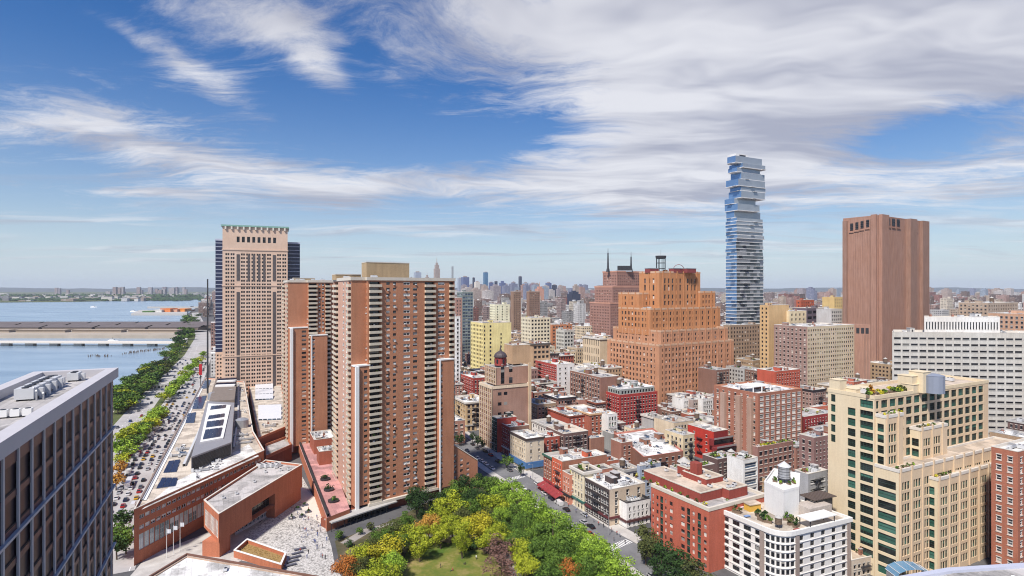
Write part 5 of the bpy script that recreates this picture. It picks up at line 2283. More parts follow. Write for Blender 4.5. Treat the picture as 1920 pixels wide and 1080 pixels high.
# street furniture: lamp posts
for k, (px, py) in enumerate(((1090, 872), (1046, 838), (988, 799), (936, 767))):
    p = P(px, py)
    t = thing('street_lamp', ('street lamp at the crosswalk corner', 'street lamp outside the dark glazed building', 'street lamp beside the red awning', 'street lamp before the red brick houses')[k], 'street lamp', (*p, .14), 'lamps along the shop street')
    mb = MB()
    mb.cyl(p[0], p[1], .1, 8.5, .14, .09, 6)
    mb.build('post', STEEL, t)
    mb = MB()
    mb.bar((p[0], p[1], 8.4), (p[0] - 1.8, p[1] - 1.2, 9.0), .06, 5)
    mb.build('arm', STEEL, t)
    mb = MB()
    mb.box(p[0] - 1.9, p[1] - 1.3, 8.9, .8, .35, .18, .6)
    mb.build('lamp_head', LGREY, t)

# park trees: crown centre in the photograph, crown width in pixels, colour
PT = [
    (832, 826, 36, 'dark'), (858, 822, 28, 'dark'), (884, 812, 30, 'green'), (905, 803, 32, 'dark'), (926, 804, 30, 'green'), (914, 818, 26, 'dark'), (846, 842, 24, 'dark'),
    (875, 832, 36, 'yelgreen'), (892, 846, 24, 'olive'), (915, 858, 36, 'yellow'), (897, 862, 26, 'yelgreen'), (936, 832, 34, 'yelgreen'), (928, 846, 26, 'olive'), (944, 864, 28, 'yelgreen'),
    (848, 856, 24, 'orange'), (826, 868, 32, 'yelgreen'), (808, 876, 28, 'green'), (864, 864, 20, 'yelgreen'), (893, 876, 18, 'yelgreen'),
    (786, 888, 40, 'yellow'), (806, 898, 30, 'lime'), (742, 910, 30, 'rust'), (762, 912, 30, 'olive'), (792, 920, 42, 'yelgreen'), (770, 930, 34, 'yelgreen'),
    (947, 886, 36, 'plum'), (946, 908, 34, 'plum'), (972, 890, 30, 'yelgreen'), (978, 910, 30, 'yelgreen'),
    (958, 812, 38, 'lime'), (978, 826, 40, 'lime'), (962, 838, 30, 'green'), (1000, 840, 42, 'lime'), (982, 852, 34, 'green'), (1022, 854, 42, 'lime'), (1014, 876, 52, 'green'), (1000, 896, 40, 'green'),
    (1046, 872, 44, 'lime'), (1040, 890, 38, 'green'), (1070, 888, 46, 'lime'), (1090, 904, 46, 'lime'), (1112, 918, 46, 'lime'), (1074, 914, 42, 'green'), (1022, 908, 36, 'green'),
    (1044, 914, 30, 'rust'), (1056, 924, 28, 'green'),
    (815, 850, 26, 'green'), (800, 862, 24, 'olive'), (784, 872, 26, 'green'), (768, 886, 28, 'olive'), (755, 896, 26, 'yelgreen'), (880, 854, 28, 'yelgreen'), (930, 872, 28, 'yelgreen'), (960, 858, 30, 'green'), (905, 832, 30, 'green'),
    (890, 824, 26, 'dark'), (946, 822, 30, 'green'), (986, 880, 32, 'green'), (966, 872, 28, 'green'), (836, 880, 24, 'yelgreen'), (862, 842, 28, 'yelgreen'), (948, 842, 30, 'lime'), (1000, 862, 32, 'lime'), (1030, 876, 34, 'lime'), (1060, 900, 36, 'lime'),
    (1010, 934, 44, 'green'), (1085, 938, 46, 'lime'), (1128, 940, 46, 'lime'), (1150, 950, 46, 'lime'), (830, 942, 30, 'green'),
]
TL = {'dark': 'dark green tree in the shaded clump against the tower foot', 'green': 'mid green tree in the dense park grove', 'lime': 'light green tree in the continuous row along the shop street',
      'yelgreen': 'yellow-green autumn tree in the park', 'olive': 'dull olive tree between the yellow ones in the park', 'yellow': 'bright yellow autumn tree in the park', 'orange': 'orange-leaved tree in the park',
      'rust': 'rust-red autumn tree in the park', 'plum': 'thin purplish-brown tree beside the lawn'}
for i, (px, py, w, c) in enumerate(PT):
    zc_ = 7.6
    if c == 'lime':
        px, py = px - 5, py + 4
    d_ = (H - zc_) * F / (py - CY)
    p = D(px, d_)
    cw = w / F * d_
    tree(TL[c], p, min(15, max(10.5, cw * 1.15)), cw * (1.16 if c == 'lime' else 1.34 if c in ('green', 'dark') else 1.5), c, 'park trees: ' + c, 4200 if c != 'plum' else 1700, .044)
# shrubs and hedges by the park edge
for px, py, w, c in ((728, 874, 18, 'green'), (741, 884, 14, 'dark'), (755, 868, 12, 'green'), (770, 862, 14, 'olive'), (822, 850, 14, 'dark'), (903, 884, 34, 'dark'), (893, 886, 22, 'dark'), (914, 886, 22, 'dark')):
    p = P(px, py + 4)
    tree('low dark shrub around the base of the yellow park tree' if py > 882 and px > 800 else 'low shrub on the park edge by the shop canopy', p, 3.4, w / F * p[1], c, 'park shrubs', 420, .13, .05, 'shrub', .52)
# olive street trees beside the red striped apartment house
for px, py, w in ((1138, 868, 24), (1150, 884, 30), (1166, 894, 32), (1184, 906, 34), (1204, 920, 34), (1160, 912, 30), (1180, 930, 36), (1222, 938, 36), (1140, 892, 24)):
    d_ = (H - 5.5) * F / (py - CY)
    tree('sombre olive street tree by the red striped apartments', D(px, d_), 9, w / F * d_ * 1.2, 'dark' if rng.random() < .6 else 'olive', 'street trees at the red striped apartments', 1000, .085)
for px, py, w, c in ((953, 771, 20, 'green'), (914, 745, 12, 'dark'), (907, 739, 10, 'dark'), (921, 748, 10, 'dark'), (890, 742, 14, 'dark'), (972, 782, 10, 'dark'), (988, 706, 18, 'yelgreen'), (998, 712, 14, 'green')):
    d_ = (H - 4.5) * F / (py - CY)
    tree('round green street tree before the beige corner house' if w == 20 else ('yellowing courtyard tree behind the domed building' if py < 720 else 'small dark street tree along the shop street'), D(px, d_), 7.5, w / F * d_ * 1.15, c,
         None if w == 20 else ('courtyard trees' if py < 720 else 'small street trees'), 600, .1)
# people on the lawn
for px, py, c, s in ((893, 893, 'white', 1), (897, 912, 'dark', 1), (880, 920, 'red', 1), (864, 916, 'dark', 0), (912, 905, 'white', 0), (938, 902, 'white', 1), (872, 940, 'blue', 1), (900, 960, 'white', 1), (850, 950, 'dark', 0)):
    person('tiny person ' + ('sitting' if s else 'standing') + ' on the park lawn', P(px, py), c, 'dark', bool(s), 'people on the lawn', .06)
for px, py in ((1060, 850), (1046, 842), (1083, 862), (1101, 872), (1094, 868), (975, 790), (930, 762), (1070, 855), (1036, 834), (1105, 875), (1112, 884), (985, 797), (948, 773), (1076, 859), (1097, 880)):
    person('tiny pedestrian on the shop street pavement', P(px, py), rng.choice(('dark', 'blue', 'red')), 'dark', False, 'pedestrians on the shop street', .14)

# ================================================================== stone office tower with green crown
d_ = 500
a0 = -22
st = corner(571, d_, 'm36', 658.5, a0)
N, Rr = st[0], st[1]
uA, uB = dirv(a0), dirv(a0 + 90)
zt = zat(457, d_)
t = thing('stone_office_tower', 'tall pink stone office tower with green metal cornice', 'building', (*N, 0))
FOOT.append(st)
PINK = wallmat((0.60, 0.44, 0.34), var=.1, streak=.08)
mb, ws = MB(), Wins()
L_ = edge_len(N, Rr)
px2u = lambda px: hit(N, uB, px)
pair = []
for c in (577.5, 584.5, 598.5, 605.5, 612.5, 619.5, 626.5, 633.5, 647, 654):
    for o_ in (-1.45, 1.45):
        pair.append((px2u(c + o_ - 1.15), px2u(c + o_ + 1.15)))
fh = (zt - 22) / 40
rws = [(6 + fh * i + fh * .26, 6 + fh * i + fh * .80) for i in range(40)]
rws = [r for r in rws if r[1] < zt - 21]
facade(mb, ws, N, Rr, 0, zt - 16, pair, rws, .5)
crown = [(px2u(592 + k * 7 - 2), px2u(592 + k * 7 + 2)) for k in range(8)]
facade(mb, ws, N, Rr, zt - 16, zt, crown, [(zt - 13.5, zt - 8.5)], 1.2)
facade(mb, ws, Rr, st[2], 0, zt, [], [], 0)
facade(mb, ws, st[2], st[3], 0, zt, [], [], 0)
facade(mb, ws, st[3], N, 0, zt, [], [], 0)
mb.build('wall', PINK, t)
place_windows(ws, t, d_, glassmat('dark'), FRAME_D, (1, 1), 0)
nrm = (uB[1], -uB[0])
for px, za_, zb_ in ((592, 8, zt - 57), (640.5, 8, zt - 57), (592, zt - 47, zt - 24), (640.5, zt - 47, zt - 24), (606, zt - 47, zt - 24), (613, zt - 47, zt - 24), (620, zt - 47, zt - 24), (627, zt - 47, zt - 24)):
    c = add(N, uB, px2u(px))
    mb = MB()
    w = 1.25 if px in (592, 640.5) else .85
    a, b = add(add(c, uB, -w), nrm, .35), add(add(c, uB, w), nrm, .35)
    mb.prism([a, b, add(b, nrm, -.34), add(a, nrm, -.34)], za_, zb_, bottom=True)
    mb.build('dark_bay', plain('dark_bay_glass', (0.10, 0.085, 0.085), .2, var=.3, scale=.4), t)
for zz in (zt - 52, zt - 20.5, 40):
    mb = MB()
    mb.ring(offset(st, .5), offset(st, .01), zz, zz + 1.0)
    mb.build('string_course', PINK, t)
mb = MB()
mb.ring(offset(st, 1.2), offset(st, -2), zt + .1, zt + 1.5)
mb.build('cornice', plain('verdigris', (0.20, 0.36, 0.31), .6, var=.15), t)
for k in range(11):
    c = add(add(N, uB, L_ * (k + .5) / 11), nrm, .7)
    mb = MB()
    mb.box(c[0], c[1], zt - 2.4, 1.3, 1.3, 2.48, -R(a0))
    mb.build('bracket', STONE, t)
mb = MB()
mb.poly(offset(st, -1.9), zt - .6)
mb.build('roof', roofmat('grey'), t)
NAVY = plain('navy_curtain_glass', (0.022, 0.028, 0.07), .12, var=.25, scale=.2)
for (xa, xb, y1, back) in ((561.5, 571.5, 475.5, 6), (657.5, 675, 480, 12)):
    q0 = add(add(N, uA, back), uB, 0)
    u0, u1 = hit(q0, uB, xa), hit(q0, uB, xb)
    poly = [add(q0, uB, u0), add(q0, uB, u1), add(add(q0, uB, u1), uA, 26), add(add(q0, uB, u0), uA, 26)]
    FOOT.append(poly)
    zz = zat(y1, poly[0][1])
    mb = MB()
    zsw = 44 if xa < 600 else 0
    if zsw:
        ws = Wins()
        m2 = MB()
        facade(m2, ws, poly[0], poly[1], 0, zsw, autocols(edge_len(poly[0], poly[1]), 2.2, .6), autorows(0, zsw, fh, .5), .4)
        for e in (1, 2, 3):
            facade(m2, ws, poly[e], poly[(e + 1) % 4], 0, zsw, [], [], 0)
        m2.build('lower_wing', PINK, t)
        place_windows(ws, t, d_, glassmat('warm'), FRAME_D, (1, 1), 0)
    mb.prism(poly, zsw, zz)
    mb.build('glass_wing', NAVY, t)
    k = 0
    z = zsw + 3
    while z < zz:
        mb = MB()
        mb.ring(offset(poly, .18), offset(poly, .01), z, z + .55)
        mb.build('spandrel_band', plain('band_pale', (0.40, 0.44, 0.55), .4), t)
        z += fh
    mb = MB()
    mb.ring(offset(poly, .25), offset(poly, -.3), zz - .4, zz + 1.2)
    mb.build('parapet', plain('band_pale', (0.40, 0.44, 0.55), .4), t)

# ================================================================== stepped orange-brick telecom building
OR = wallmat((0.48, 0.22, 0.10), var=.2, streak=.24)
OR2 = wallmat((0.49, 0.25, 0.145), var=.2, streak=.22)
t = thing('stepped_brick_block', 'massive stepped orange-brick block with many setbacks', 'building', (*D(1158, 470), 0))
tiers = [(1158, 470, 1088, 1258, 617, 'A'), (1160, 476, 1096, 1250, 598, 'B'), (1146, 486, 1103, 1240, 568, 'C'), (1131, 503, 1103, 1150, 547, 'D'), (1158, 498, 1131, 1213, 518, 'E'), (1213, 520, 1204, 1233, 545, 'F')]
prev = 0
for i, (nx, dd, lx, rx, yt, nm) in enumerate(tiers):
    poly = corner(nx, dd, lx, rx, -31 if nm != 'F' else -27)
    FOOT.append(poly)
    zt = zat(yt, dd)
    zb = {'A': 0, 'B': 50, 'C': 60, 'D': 30, 'E': 78, 'F': 60}[nm]
    mb, ws = MB(), Wins()
    for e in (0, 3):
        a, b = poly[e], poly[(e + 1) % 4]
        L_ = edge_len(a, b)
        rows = autorows(zb, zt - 1.0, 4.8, .58, top=1.2)
        if nm == 'E':
            rows = [(zat(y1, dd), zat(y0, dd)) for y0, y1 in ((527, 533.5), (535.5, 543.5), (549, 554.5), (557.5, 563))][::-1]
            cols = autocols(L_, 4.6, .42, 4.5)
        elif nm == 'D':
            cols = autocols(L_, 4.4, .36, 2.5)
        else:
            cols = autocols(L_, 4.1, .46, 1.8 if e == 0 else 3)
        facade(mb, ws, a, b, zb, zt, cols, rows, .45, 0)
    for e in (1, 2):
        facade(mb, ws, poly[e], poly[(e + 1) % 4], zb, zt, [], [], 0)
    mb.build('tier_wall', OR if nm in 'CDEF' else OR2, t)
    place_windows(ws, t, dd, glassmat('warm'), FRAME_D, (1, 2), 0)
    # shallow piers between the window bays
    pm = MB()
    for e in (0, 3):
        a, b = poly[e], poly[(e + 1) % 4]
        L_ = edge_len(a, b)
        ex = ((b[0] - a[0]) / L_, (b[1] - a[1]) / L_)
        for (u0, u1) in autocols(L_, 8.2 if nm != 'E' else 9.2, .15, 0.2):
            q0, q1 = add(a, ex, u0), add(a, ex, u1)
            o_ = (ex[1], -ex[0])
            pm.prism([add(q0, o_, .4), add(q1, o_, .4), add(q1, o_, .01), add(q0, o_, .01)], zb, zt + .7)
    pm.build('piers', OR if nm in 'CDEF' else OR2, t)
    pm = MB()
    pm.ring(offset(poly, .12), offset(poly, -.8), zt - 1, zt + .5)
    pm.build('parapet', wallmat((0.55, 0.36, 0.24)), t)
    pm = MB()
    pm.poly(offset(poly, -.75), zt - .6)
    pm.build('roof', roofmat('grey'), t)
    if nm in 'CE':
        clutter(t, offset(poly, -2), zt - .58, 8, .5, OR, 0, 2)
    elif nm in 'AB':
        for k in range(5):
            p = add(add(poly[0], (poly[1][0] - poly[0][0], poly[1][1] - poly[0][1]), rng.random()), dirv(-31), 2.5)
            link('air_handler', unit_mesh(1), t, (p[0], p[1], zt - .58), .5)
zt = zat(518, 498)
for px, dd in ((1148, 512), (1180, 512), (1198, 515)):
    p = D(px, dd)
    mb = MB()
    mb.box(p[0], p[1], zt - .6, 11, 6, 3.6, R(30), 0)
    mb.box(p[0], p[1], zt + 3, 11.5, 6.5, .4, R(30), 1)
    mb.build('plant_screen', [plain('screen_red', (0.22, 0.05, 0.05), .7), STEEL], t)
p = D(1160, 515)
mb = MB()
for k in range(8):
    a = k * math.pi / 4
    mb.bar((p[0] + 4 * math.cos(a), p[1] + 4 * math.sin(a), zt - .6), (p[0] + 4 * math.cos(a), p[1] + 4 * math.sin(a), zt + 14.5), .25, 4)
for z in (zt + 3, zt + 8, zt + 12):
    mb.cyl(p[0], p[1], z, z + .4, 4.2, 4.2, 12, 0)
mb.cyl(p[0], p[1], zt + 12.4, zt + 14.6, 4.6, 4.9, 12, 0)
mb.cyl(p[0], p[1], zt + 14.6, zt + 20, .1, .06, 5, 0)
mb.build('lattice_drum', DARKM, t)
p = D(1184, 508)
mb = MB()
for k in range(12):
    a0_, a1_ = math.pi * k / 12, math.pi * (k + 1) / 12
    mb.bar((p[0] + 5 * math.cos(a0_), p[1], zt + 1 + 5.5 * math.sin(a0_)), (p[0] + 5 * math.cos(a1_), p[1], zt + 1 + 5.5 * math.sin(a1_)), .22, 4)
mb.build('arched_truss', plain('screen_red', (0.22, 0.05, 0.05), .7), t)

# twin-masted brick tower behind it
MAUVE = wallmat((0.32, 0.18, 0.145), var=.14)
t = thing('twin_mast_tower', 'mauve brick tower topped by two dark masts', 'building', (*D(1100, 800), 0))
for (nx, dd, lx, rx, yt, zb) in ((1092, 790, 1064.5, 1150, 560, 0), (1095, 798, 1071, 1150, 538, 70), (1101, 804, 1082, 1140, 517.5, 95)):
    poly = corner(nx, dd, lx, rx, -31)
    FOOT.append(poly)
    zt = zat(yt, dd)
    mb, ws = MB(), Wins()
    for e in range(4):
        a, b = poly[e], poly[(e + 1) % 4]
        if e in (0, 3):
            facade(mb, ws, a, b, zb, zt, autocols(edge_len(a, b), 3.6, .42, 1.5), autorows(zb, zt - 3, 3.9, .5), .4)
        else:
            facade(mb, ws, a, b, zb, zt, [], [], 0)
    mb.build('tier_wall', MAUVE, t)
    place_windows(ws, t, dd, glassmat('warm'), FRAME_D, (1, 1), 0)
    pm = MB()
    pm.ring(offset(poly, .4), offset(poly, -.8), zt - 1.5, zt + .6)
    pm.build('parapet', wallmat((0.5, 0.27, 0.2)), t)
    pm = MB()
    pm.poly(offset(poly, -.75), zt - .6)
    pm.build('roof', roofmat('grey'), t)
zt = zat(517.5, 804)
for px, yt in ((1089, 486), (1120, 491)):
    p = D(px, 815)
    mb = MB()
    mb.cyl(p[0], p[1], zt - .6, zt + 4, 2.6, 2.0, 8)
    mb.cyl(p[0], p[1], zt + 4, zat(yt + 13, 815), 1.4, 1.0, 8)
    mb.cyl(p[0], p[1], zat(yt + 13, 815), zat(yt + 7, 815), 1.0, .9, 6)
    mb.cyl(p[0], p[1], zat(yt + 7, 815), zat(yt, 815), .45, .15, 6)
    mb.build('mast', DARKM, t)
p = D(1110, 815)
for k in range(5):
    mb = MB()
    mb.box(p[0] - 7 + k * 3.6, p[1], zt + 1.5, 3.0, 4, 6.5)
    mb.build('louvre_unit', DARKM, t)
mb = MB()
mb.box(p[0], p[1], zt - .6, 22, 6, 2.1)
mb.build('unit_frame', STEEL, t)

# ================================================================== stacked glass tower
d_ = 649
t = thing('stacked_glass_tower', 'slender glass skyscraper of irregularly stacked boxes', 'building', (*D(1262, d_), 0))
GB = plain('tower_glass_skylit', (0.17, 0.29, 0.48), .1, .5, var=.2, scale=.08)  # left-face glass: blue light of the sky put into the base colour
GS_ = plain('tower_glass_silver', (0.36, 0.39, 0.42), .2, .4, var=.2, scale=.1)
GD = plain('tower_glass_dark', (0.12, 0.15, 0.17), .1, .3, var=.4, scale=.15)
SLAB = plain('slab_edge', (0.60, 0.60, 0.60), .7, var=.1)
base = corner(1262, d_, 1246.5, 1298.5, -27)
FOOT.append(base)
N = base[0]
uA, uB = dirv(-27), dirv(63)
la, lb = edge_len(base[3], base[0]), edge_len(base[0], base[1])
r_ = random.Random(5)
zf, k = 0.0, 0
ztop = zat(364, d_)
while zf < ztop - 5:
    h = 3.9
    u = zf / ztop
    j = 0.15 if u < .55 else (.9 if u < .72 else 2.6)
    da0, da1, db0, db1 = (r_.uniform(-j, j) for _ in range(4))
    if u > .72:
        h = r_.choice((5.2, 6.5, 8.0))
        db0 += r_.choice((0, 0, 2, 5))
        db1 += r_.choice((0, -2, -6, 0))
        da0 += r_.choice((0, 0, 3))
    p0 = add(add(N, uA, da0), uB, db0)
    w, l = lb + db1 - db0, la + da1 - da0
    poly = [p0, add(p0, uB, w), add(add(p0, uB, w), uA, l), add(p0, uA, l)]
    mb = MB()
    rec = offset(poly, -.5)
    # storey: slab edge, then glass; balconies here and there
    mb.prism(poly, zf, zf + .75, 1, bottom=True)
    gm = 2 if (u < .72 and r_.random() < .5) else 0
    n = 4
    c = len(mb.v)
    for e in range(4):
        a, b = rec[e], rec[(e + 1) % 4]
        L_ = edge_len(a, b)
        if e in (0, 3):
            m_ = max(2, int(L_ / 5))
            for s in range(m_):
                f0, f1 = s / m_, (s + 1) / m_
                q0 = (a[0] + (b[0] - a[0]) * f0, a[1] + (b[1] - a[1]) * f0)
                q1 = (a[0] + (b[0] - a[0]) * f1, a[1] + (b[1] - a[1]) * f1)
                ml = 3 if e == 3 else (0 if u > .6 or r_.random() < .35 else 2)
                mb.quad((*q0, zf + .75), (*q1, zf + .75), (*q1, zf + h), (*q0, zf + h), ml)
        else:
            mb.quad((*a, zf + .75), (*b, zf + .75), (*b, zf + h), (*a, zf + h), 0)
    mb.poly(rec, zf + h, 1)
    if r_.random() < .7:
        s0 = r_.uniform(0, w - 7)
        b0 = add(p0, uB, s0)
        o_ = (uB[1], -uB[0])
        mb.prism([add(b0, o_, 1.8), add(add(b0, uB, 6), o_, 1.8), add(b0, uB, 6), b0], zf + .1, zf + .45, 1, bottom=True)
    if r_.random() < .7:
        s0 = r_.uniform(0, l - 7)
        b0 = add(p0, uA, s0)
        o_ = (-uA[1], uA[0])
        mb.prism([b0, add(b0, uA, 6), add(add(b0, uA, 6), o_, 2.0), add(b0, o_, 2.0)][::-1], zf + .1, zf + .45, 1, bottom=True)
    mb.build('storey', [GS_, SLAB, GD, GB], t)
    zf += h
    k += 1
mb = MB()
p0 = add(add(N, uA, 6), uB, 5)
poly = [p0, add(p0, uB, 20), add(add(p0, uB, 20), uA, 12), add(p0, uA, 12)]
mb.prism(poly, zf, zf + 4, bottom=True)
mb.build('crown_box', SLAB, t)
mb = MB()
o_ = (uB[1], -uB[0])
a = add(add(p0, uB, 6), o_, .05)
mb.prism([a, add(a, uB, 10), add(add(a, uB, 10), o_, -.04), add(a, o_, -.04)], zf + 1, zf + 3, bottom=True)
mb.build('crown_opening', DARKM, t)

# ================================================================== windowless granite tower
d_ = 549
GRAN = wallmat((0.34, 0.195, 0.145), .9, .12, False, .36)
GRAN2 = wallmat((0.28, 0.17, 0.13), .9, .12, False, .36)
t = thing('windowless_tower', 'windowless brown granite tower with dark vents near its top', 'building', (*D(1452, d_), 0))
body = corner(1452, d_, 1405, 1517, -33)
FOOT.append(body)
zt = zat(443.5, d_)
mb = MB()
mb.prism(body, 0, zt)
mb.build('body', GRAN, t)
pm = MB()
uA, uB = dirv(-33), dirv(57)
N = body[0]


def shaft(kind_, x0, x1, out, yt, zb=0, mat=GRAN2):
    u = uB if kind_ == 'R' else uA
    o_ = (uB[1], -uB[0]) if kind_ == 'R' else (-uA[1], uA[0])
    a, b = add(N, u, hit(N, u, x0)), add(N, u, hit(N, u, x1))
    if kind_ == 'L':
        a, b = b, a
    mb = MB()
    ai, bi = add(a, o_, -.3), add(b, o_, -.3)
    mb.prism([add(a, o_, out), add(b, o_, out), bi, ai], zb, zat(yt, d_), bottom=True)
    mb.build('shaft', mat, t)


shaft('R', 1453, 1462.5, 3.0, 441, mat=GRAN)
shaft('L', 1451, 1444, 3.0, 441, mat=GRAN)
shaft('R', 1489, 1498, 4.5, 442)
shaft('R', 1508, 1516.5, 3.0, 442)
shaft('L', 1411, 1405.5, 2.0, 446)
for kind_, x0, x1, y0, y1 in (('L', 1440, 1436, 447, 457), ('L', 1432.5, 1428.5, 448, 458), ('L', 1425.5, 1421.5, 449, 459), ('L', 1418.5, 1414.5, 450, 460), ('R', 1464, 1468, 444, 454), ('R', 1470.5, 1474.5, 444, 454), ('R', 1477, 1481, 444, 454),
                              ('R', 1500.5, 1504.5, 446, 456)):
    u = uB if kind_ == 'R' else uA
    o_ = (uB[1], -uB[0]) if kind_ == 'R' else (-uA[1], uA[0])
    a, b = add(N, u, hit(N, u, x0)), add(N, u, hit(N, u, x1))
    if kind_ == 'L':
        a, b = b, a
    mb = MB()
    za_, zb_ = zat(y1, d_), zat(y0, d_)
    mb.prism([add(a, o_, .06), add(b, o_, .06), add(b, o_, .01), add(a, o_, .01)], za_, zb_, bottom=True)
    for s in range(4):
        zz = za_ + (zb_ - za_) * (s + .2) / 4
        mb.prism([add(a, o_, .5), add(b, o_, .5), add(b, o_, .07), add(a, o_, .07)], zz, zz + .3, bottom=True)
    mb.build('vent', DARKM, t)
    mb = MB()
    mb.prism([add(add(a, u, -.8 if kind_ == 'R' else .8), o_, .8), add(add(b, u, .8 if kind_ == 'R' else -.8), o_, .8), add(b, o_, .01), add(a, o_, .01)], za_ - 2.2, za_ - 1.2, bottom=True)
    mb.build('vent_ledge', GRAN, t)
k_ = MB()
for s in range(15):
    for u, o_, Lx in ((uB, (uB[1], -uB[0]), edge_len(body[0], body[1])), (uA, (-uA[1], uA[0]), edge_len(body[0], body[3]))):
        c = add(N, u, Lx * (s + .5) / 15)
        a, b = add(c, u, -.12), add(c, u, .12)
        if u is uA:
            a, b = b, a
        k_.prism([add(a, o_, .14), add(b, o_, .14), add(b, o_, .005), add(a, o_, .005)], 0, zt - 14)
k_.build('panel_joints', GRAN2, t)
mb = MB()
mb.ring(offset(body, .05), offset(body, -.8), zt + .01, zt + 1.1)
mb.build('parapet', GRAN, t)
for k in range(9):
    p = rand_in(body, 4)
    mb = MB()
    mb.cyl(p[0], p[1], zt, zt + rng.uniform(2, 5), .2, .1, 5)
    mb.cyl(p[0], p[1], zt, zt + 1.5, 1.2, 1.2, 8)
    mb.build('roof_dish', LGREY, t)
low = corner(1441, 520, 'm14', 'm3', -33)
low = [P(1420, 589, 67), P(1441, 590.5, 67), P(1446, 586, 67), P(1424, 585.5, 67)]
mb = MB()
q0, q1 = D(1420, 505), D(1441.5, 500)
o1 = dirv(-20)
lp = [q0, q1, add(q1, o1, 22), add(q0, o1, 22)]
FOOT.append(lp)
zl = zat(589, 502)
mb.prism(lp, 0, zl)
mb.build('lower_block', GRAN, t)
L_ = edge_len(q0, q1)
ex = ((q1[0] - q0[0]) / L_, (q1[1] - q0[1]) / L_)
for s in (.12, .42, .70):
    a, b = add(q0, ex, L_ * s), add(q0, ex, L_ * (s + .2))
    o_ = (ex[1], -ex[0])
    mb = MB()
    mb.prism([add(a, o_, .05), add(b, o_, .05), add(b, o_, .01), add(a, o_, .01)], zl - 8, zl - 3, bottom=True)
    mb.build('vent', DARKM, t)
for s in (.62, .8):
    a = add(q0, ex, L_ * s)
    mb = MB()
    mb.prism([add(a, o_, .4), add(add(a, ex, 1), o_, .4), add(add(a, ex, 1), o_, .01), add(a, o_, .01)], 0, zl - 9)
    mb.build('pilaster', GRAN2, t)

# red awning over the corner pavement
t = thing('awning', 'broad dark red awning over the pavement at the brown corner house', 'awning', (*P(1014, 806), 0))
aw0, aw1 = D(1003.5, 287), D(1030, 268)
l_ = edge_len(aw0, aw1)
ex = ((aw1[0] - aw0[0]) / l_, (aw1[1] - aw0[1]) / l_)
o_ = (ex[1], -ex[0])
for k in range(6):
    a, b = add(aw0, ex, l_ * k / 6 + .1), add(aw0, ex, l_ * (k + 1) / 6 - .1)
    mb = MB()
    mb.quad((*add(a, o_, 4.2), 2.9), (*add(b, o_, 4.2), 2.9), (*add(b, o_, .2), 4.4), (*add(a, o_, .2), 4.4))
    mb.quad((*add(a, o_, 4.2), 2.4), (*add(b, o_, 4.2), 2.4), (*add(b, o_, 4.2), 2.9), (*add(a, o_, 4.2), 2.9))
    mb.build('awning_panel', plain('awning_cloth', (0.26, 0.035, 0.04), .85, var=.15), t)
for k in range(4):
    p = add(add(aw0, ex, l_ * k / 3), o_, 4.1)
    mb = MB()
    mb.cyl(p[0], p[1], .14, 2.9, .07, .07, 6)
    mb.build('awning_post', DARKM, t)

# ================================================================== the neighbourhood, building by building
CREAM, RED, RED2, BRN = (0.56, 0.44, 0.30), (0.33, 0.055, 0.045), (0.38, 0.09, 0.06), (0.24, 0.13, 0.10)
WHT, GRY, TANC = (0.74, 0.73, 0.70), (0.40, 0.39, 0.38), (0.46, 0.33, 0.23)


def B(name, label, nx, d, lx, rx, yt, wall, **k):
    a = k.pop('a', -27)
    b = k.pop('b', None)
    return bld(name, label, corner(nx, d, lx, rx, a, b), zat(yt, d), wall, **k)


# along the shop street, far to near
B('loft_building', 'cream loft with white roof left of the domed building', 898, 401, 'm26', 'm18', 694, (0.58, 0.42, 0.24), L=(3.2, 3.6, .5, .5), Rf=(3.4, 3.6, .62, .6), glass='warm', gf=4.5, gfmat=CONC, units=6, roof='white', cornice=(1.0, .6, STONE))
dome = B('domed_building', 'tall beige block with a red drum and dark dome on its roof', 933, 357, 916.5, 985, 673, (0.36, 0.215, 0.165), L=(2.3, 3.7, .6, .6), wallR=None, glass='warm', units=0, bulk=0, roof='grey', gf=5, cap=STONE)
up = corner(938, 363, 924, 984.5, -27)
bld('x', '', up, zat(647, 363), (0.38, 0.23, 0.175), L=(2.3, 3.7, .6, .6), z0=38.7, glass='warm', units=3, bulk=0, roof='grey', parent=dome, cap=STONE)
up2 = corner(960.5, 378, 'm12', 984.5, -27)
bld('x', '', up2, zat(617, 378), (0.46, 0.31, 0.19), None, None, z0=50, parent=dome, units=2, bulk=0, roof='tan', cap=BEIGE)
# cream west front and corner piers, white band, odd windows of the plain side
uA, uB = dirv(-27), dirv(63)
for poly, z0_, z1_ in ((corner(933, 357, 916.5, 985, -27), 0, zat(673, 357)), (up, 38.9, zat(647, 363))):
    N_, R_, Lp = poly[0], poly[1], poly[3]
    o_ = (-uA[1], uA[0])
    n_ = edge_len(N_, Lp)
    k = 0
    u = 0.0
    while u < n_ + .1:
        c = add(N_, uA, min(u, n_))
        mb = MB()
        mb.box(c[0] + o_[0] * .05, c[1] + o_[1] * .05, z0_, .3, .7, z1_ - z0_, R(27))
        mb.build('pier', CREAM_M if 'CREAM_M' in globals() else wallmat(CREAM), dome)
        u += n_ / 6
    for px in ((941, 949, 957) if z0_ == 0 else (945, 956)):
        o2 = (uB[1], -uB[0])
        u0 = hit(N_, uB, px)
        for r in range(6):
            if rng.random() < .7:
                z = z0_ + (z1_ - z0_) * (r + .3) / 6.2
                a, b = add(add(N_, uB, u0), o2, .08), add(add(N_, uB, u0 + 2.4), o2, .08)
                mb = MB()
                mb.prism([a, b, add(b, o2, -.07), add(a, o2, -.07)], z, z + 1.9, bottom=True)
                mb.build('side_window', glassmat('dark'), dome)
mb = MB()
lp = corner(933, 357, 916.5, 985, -27)
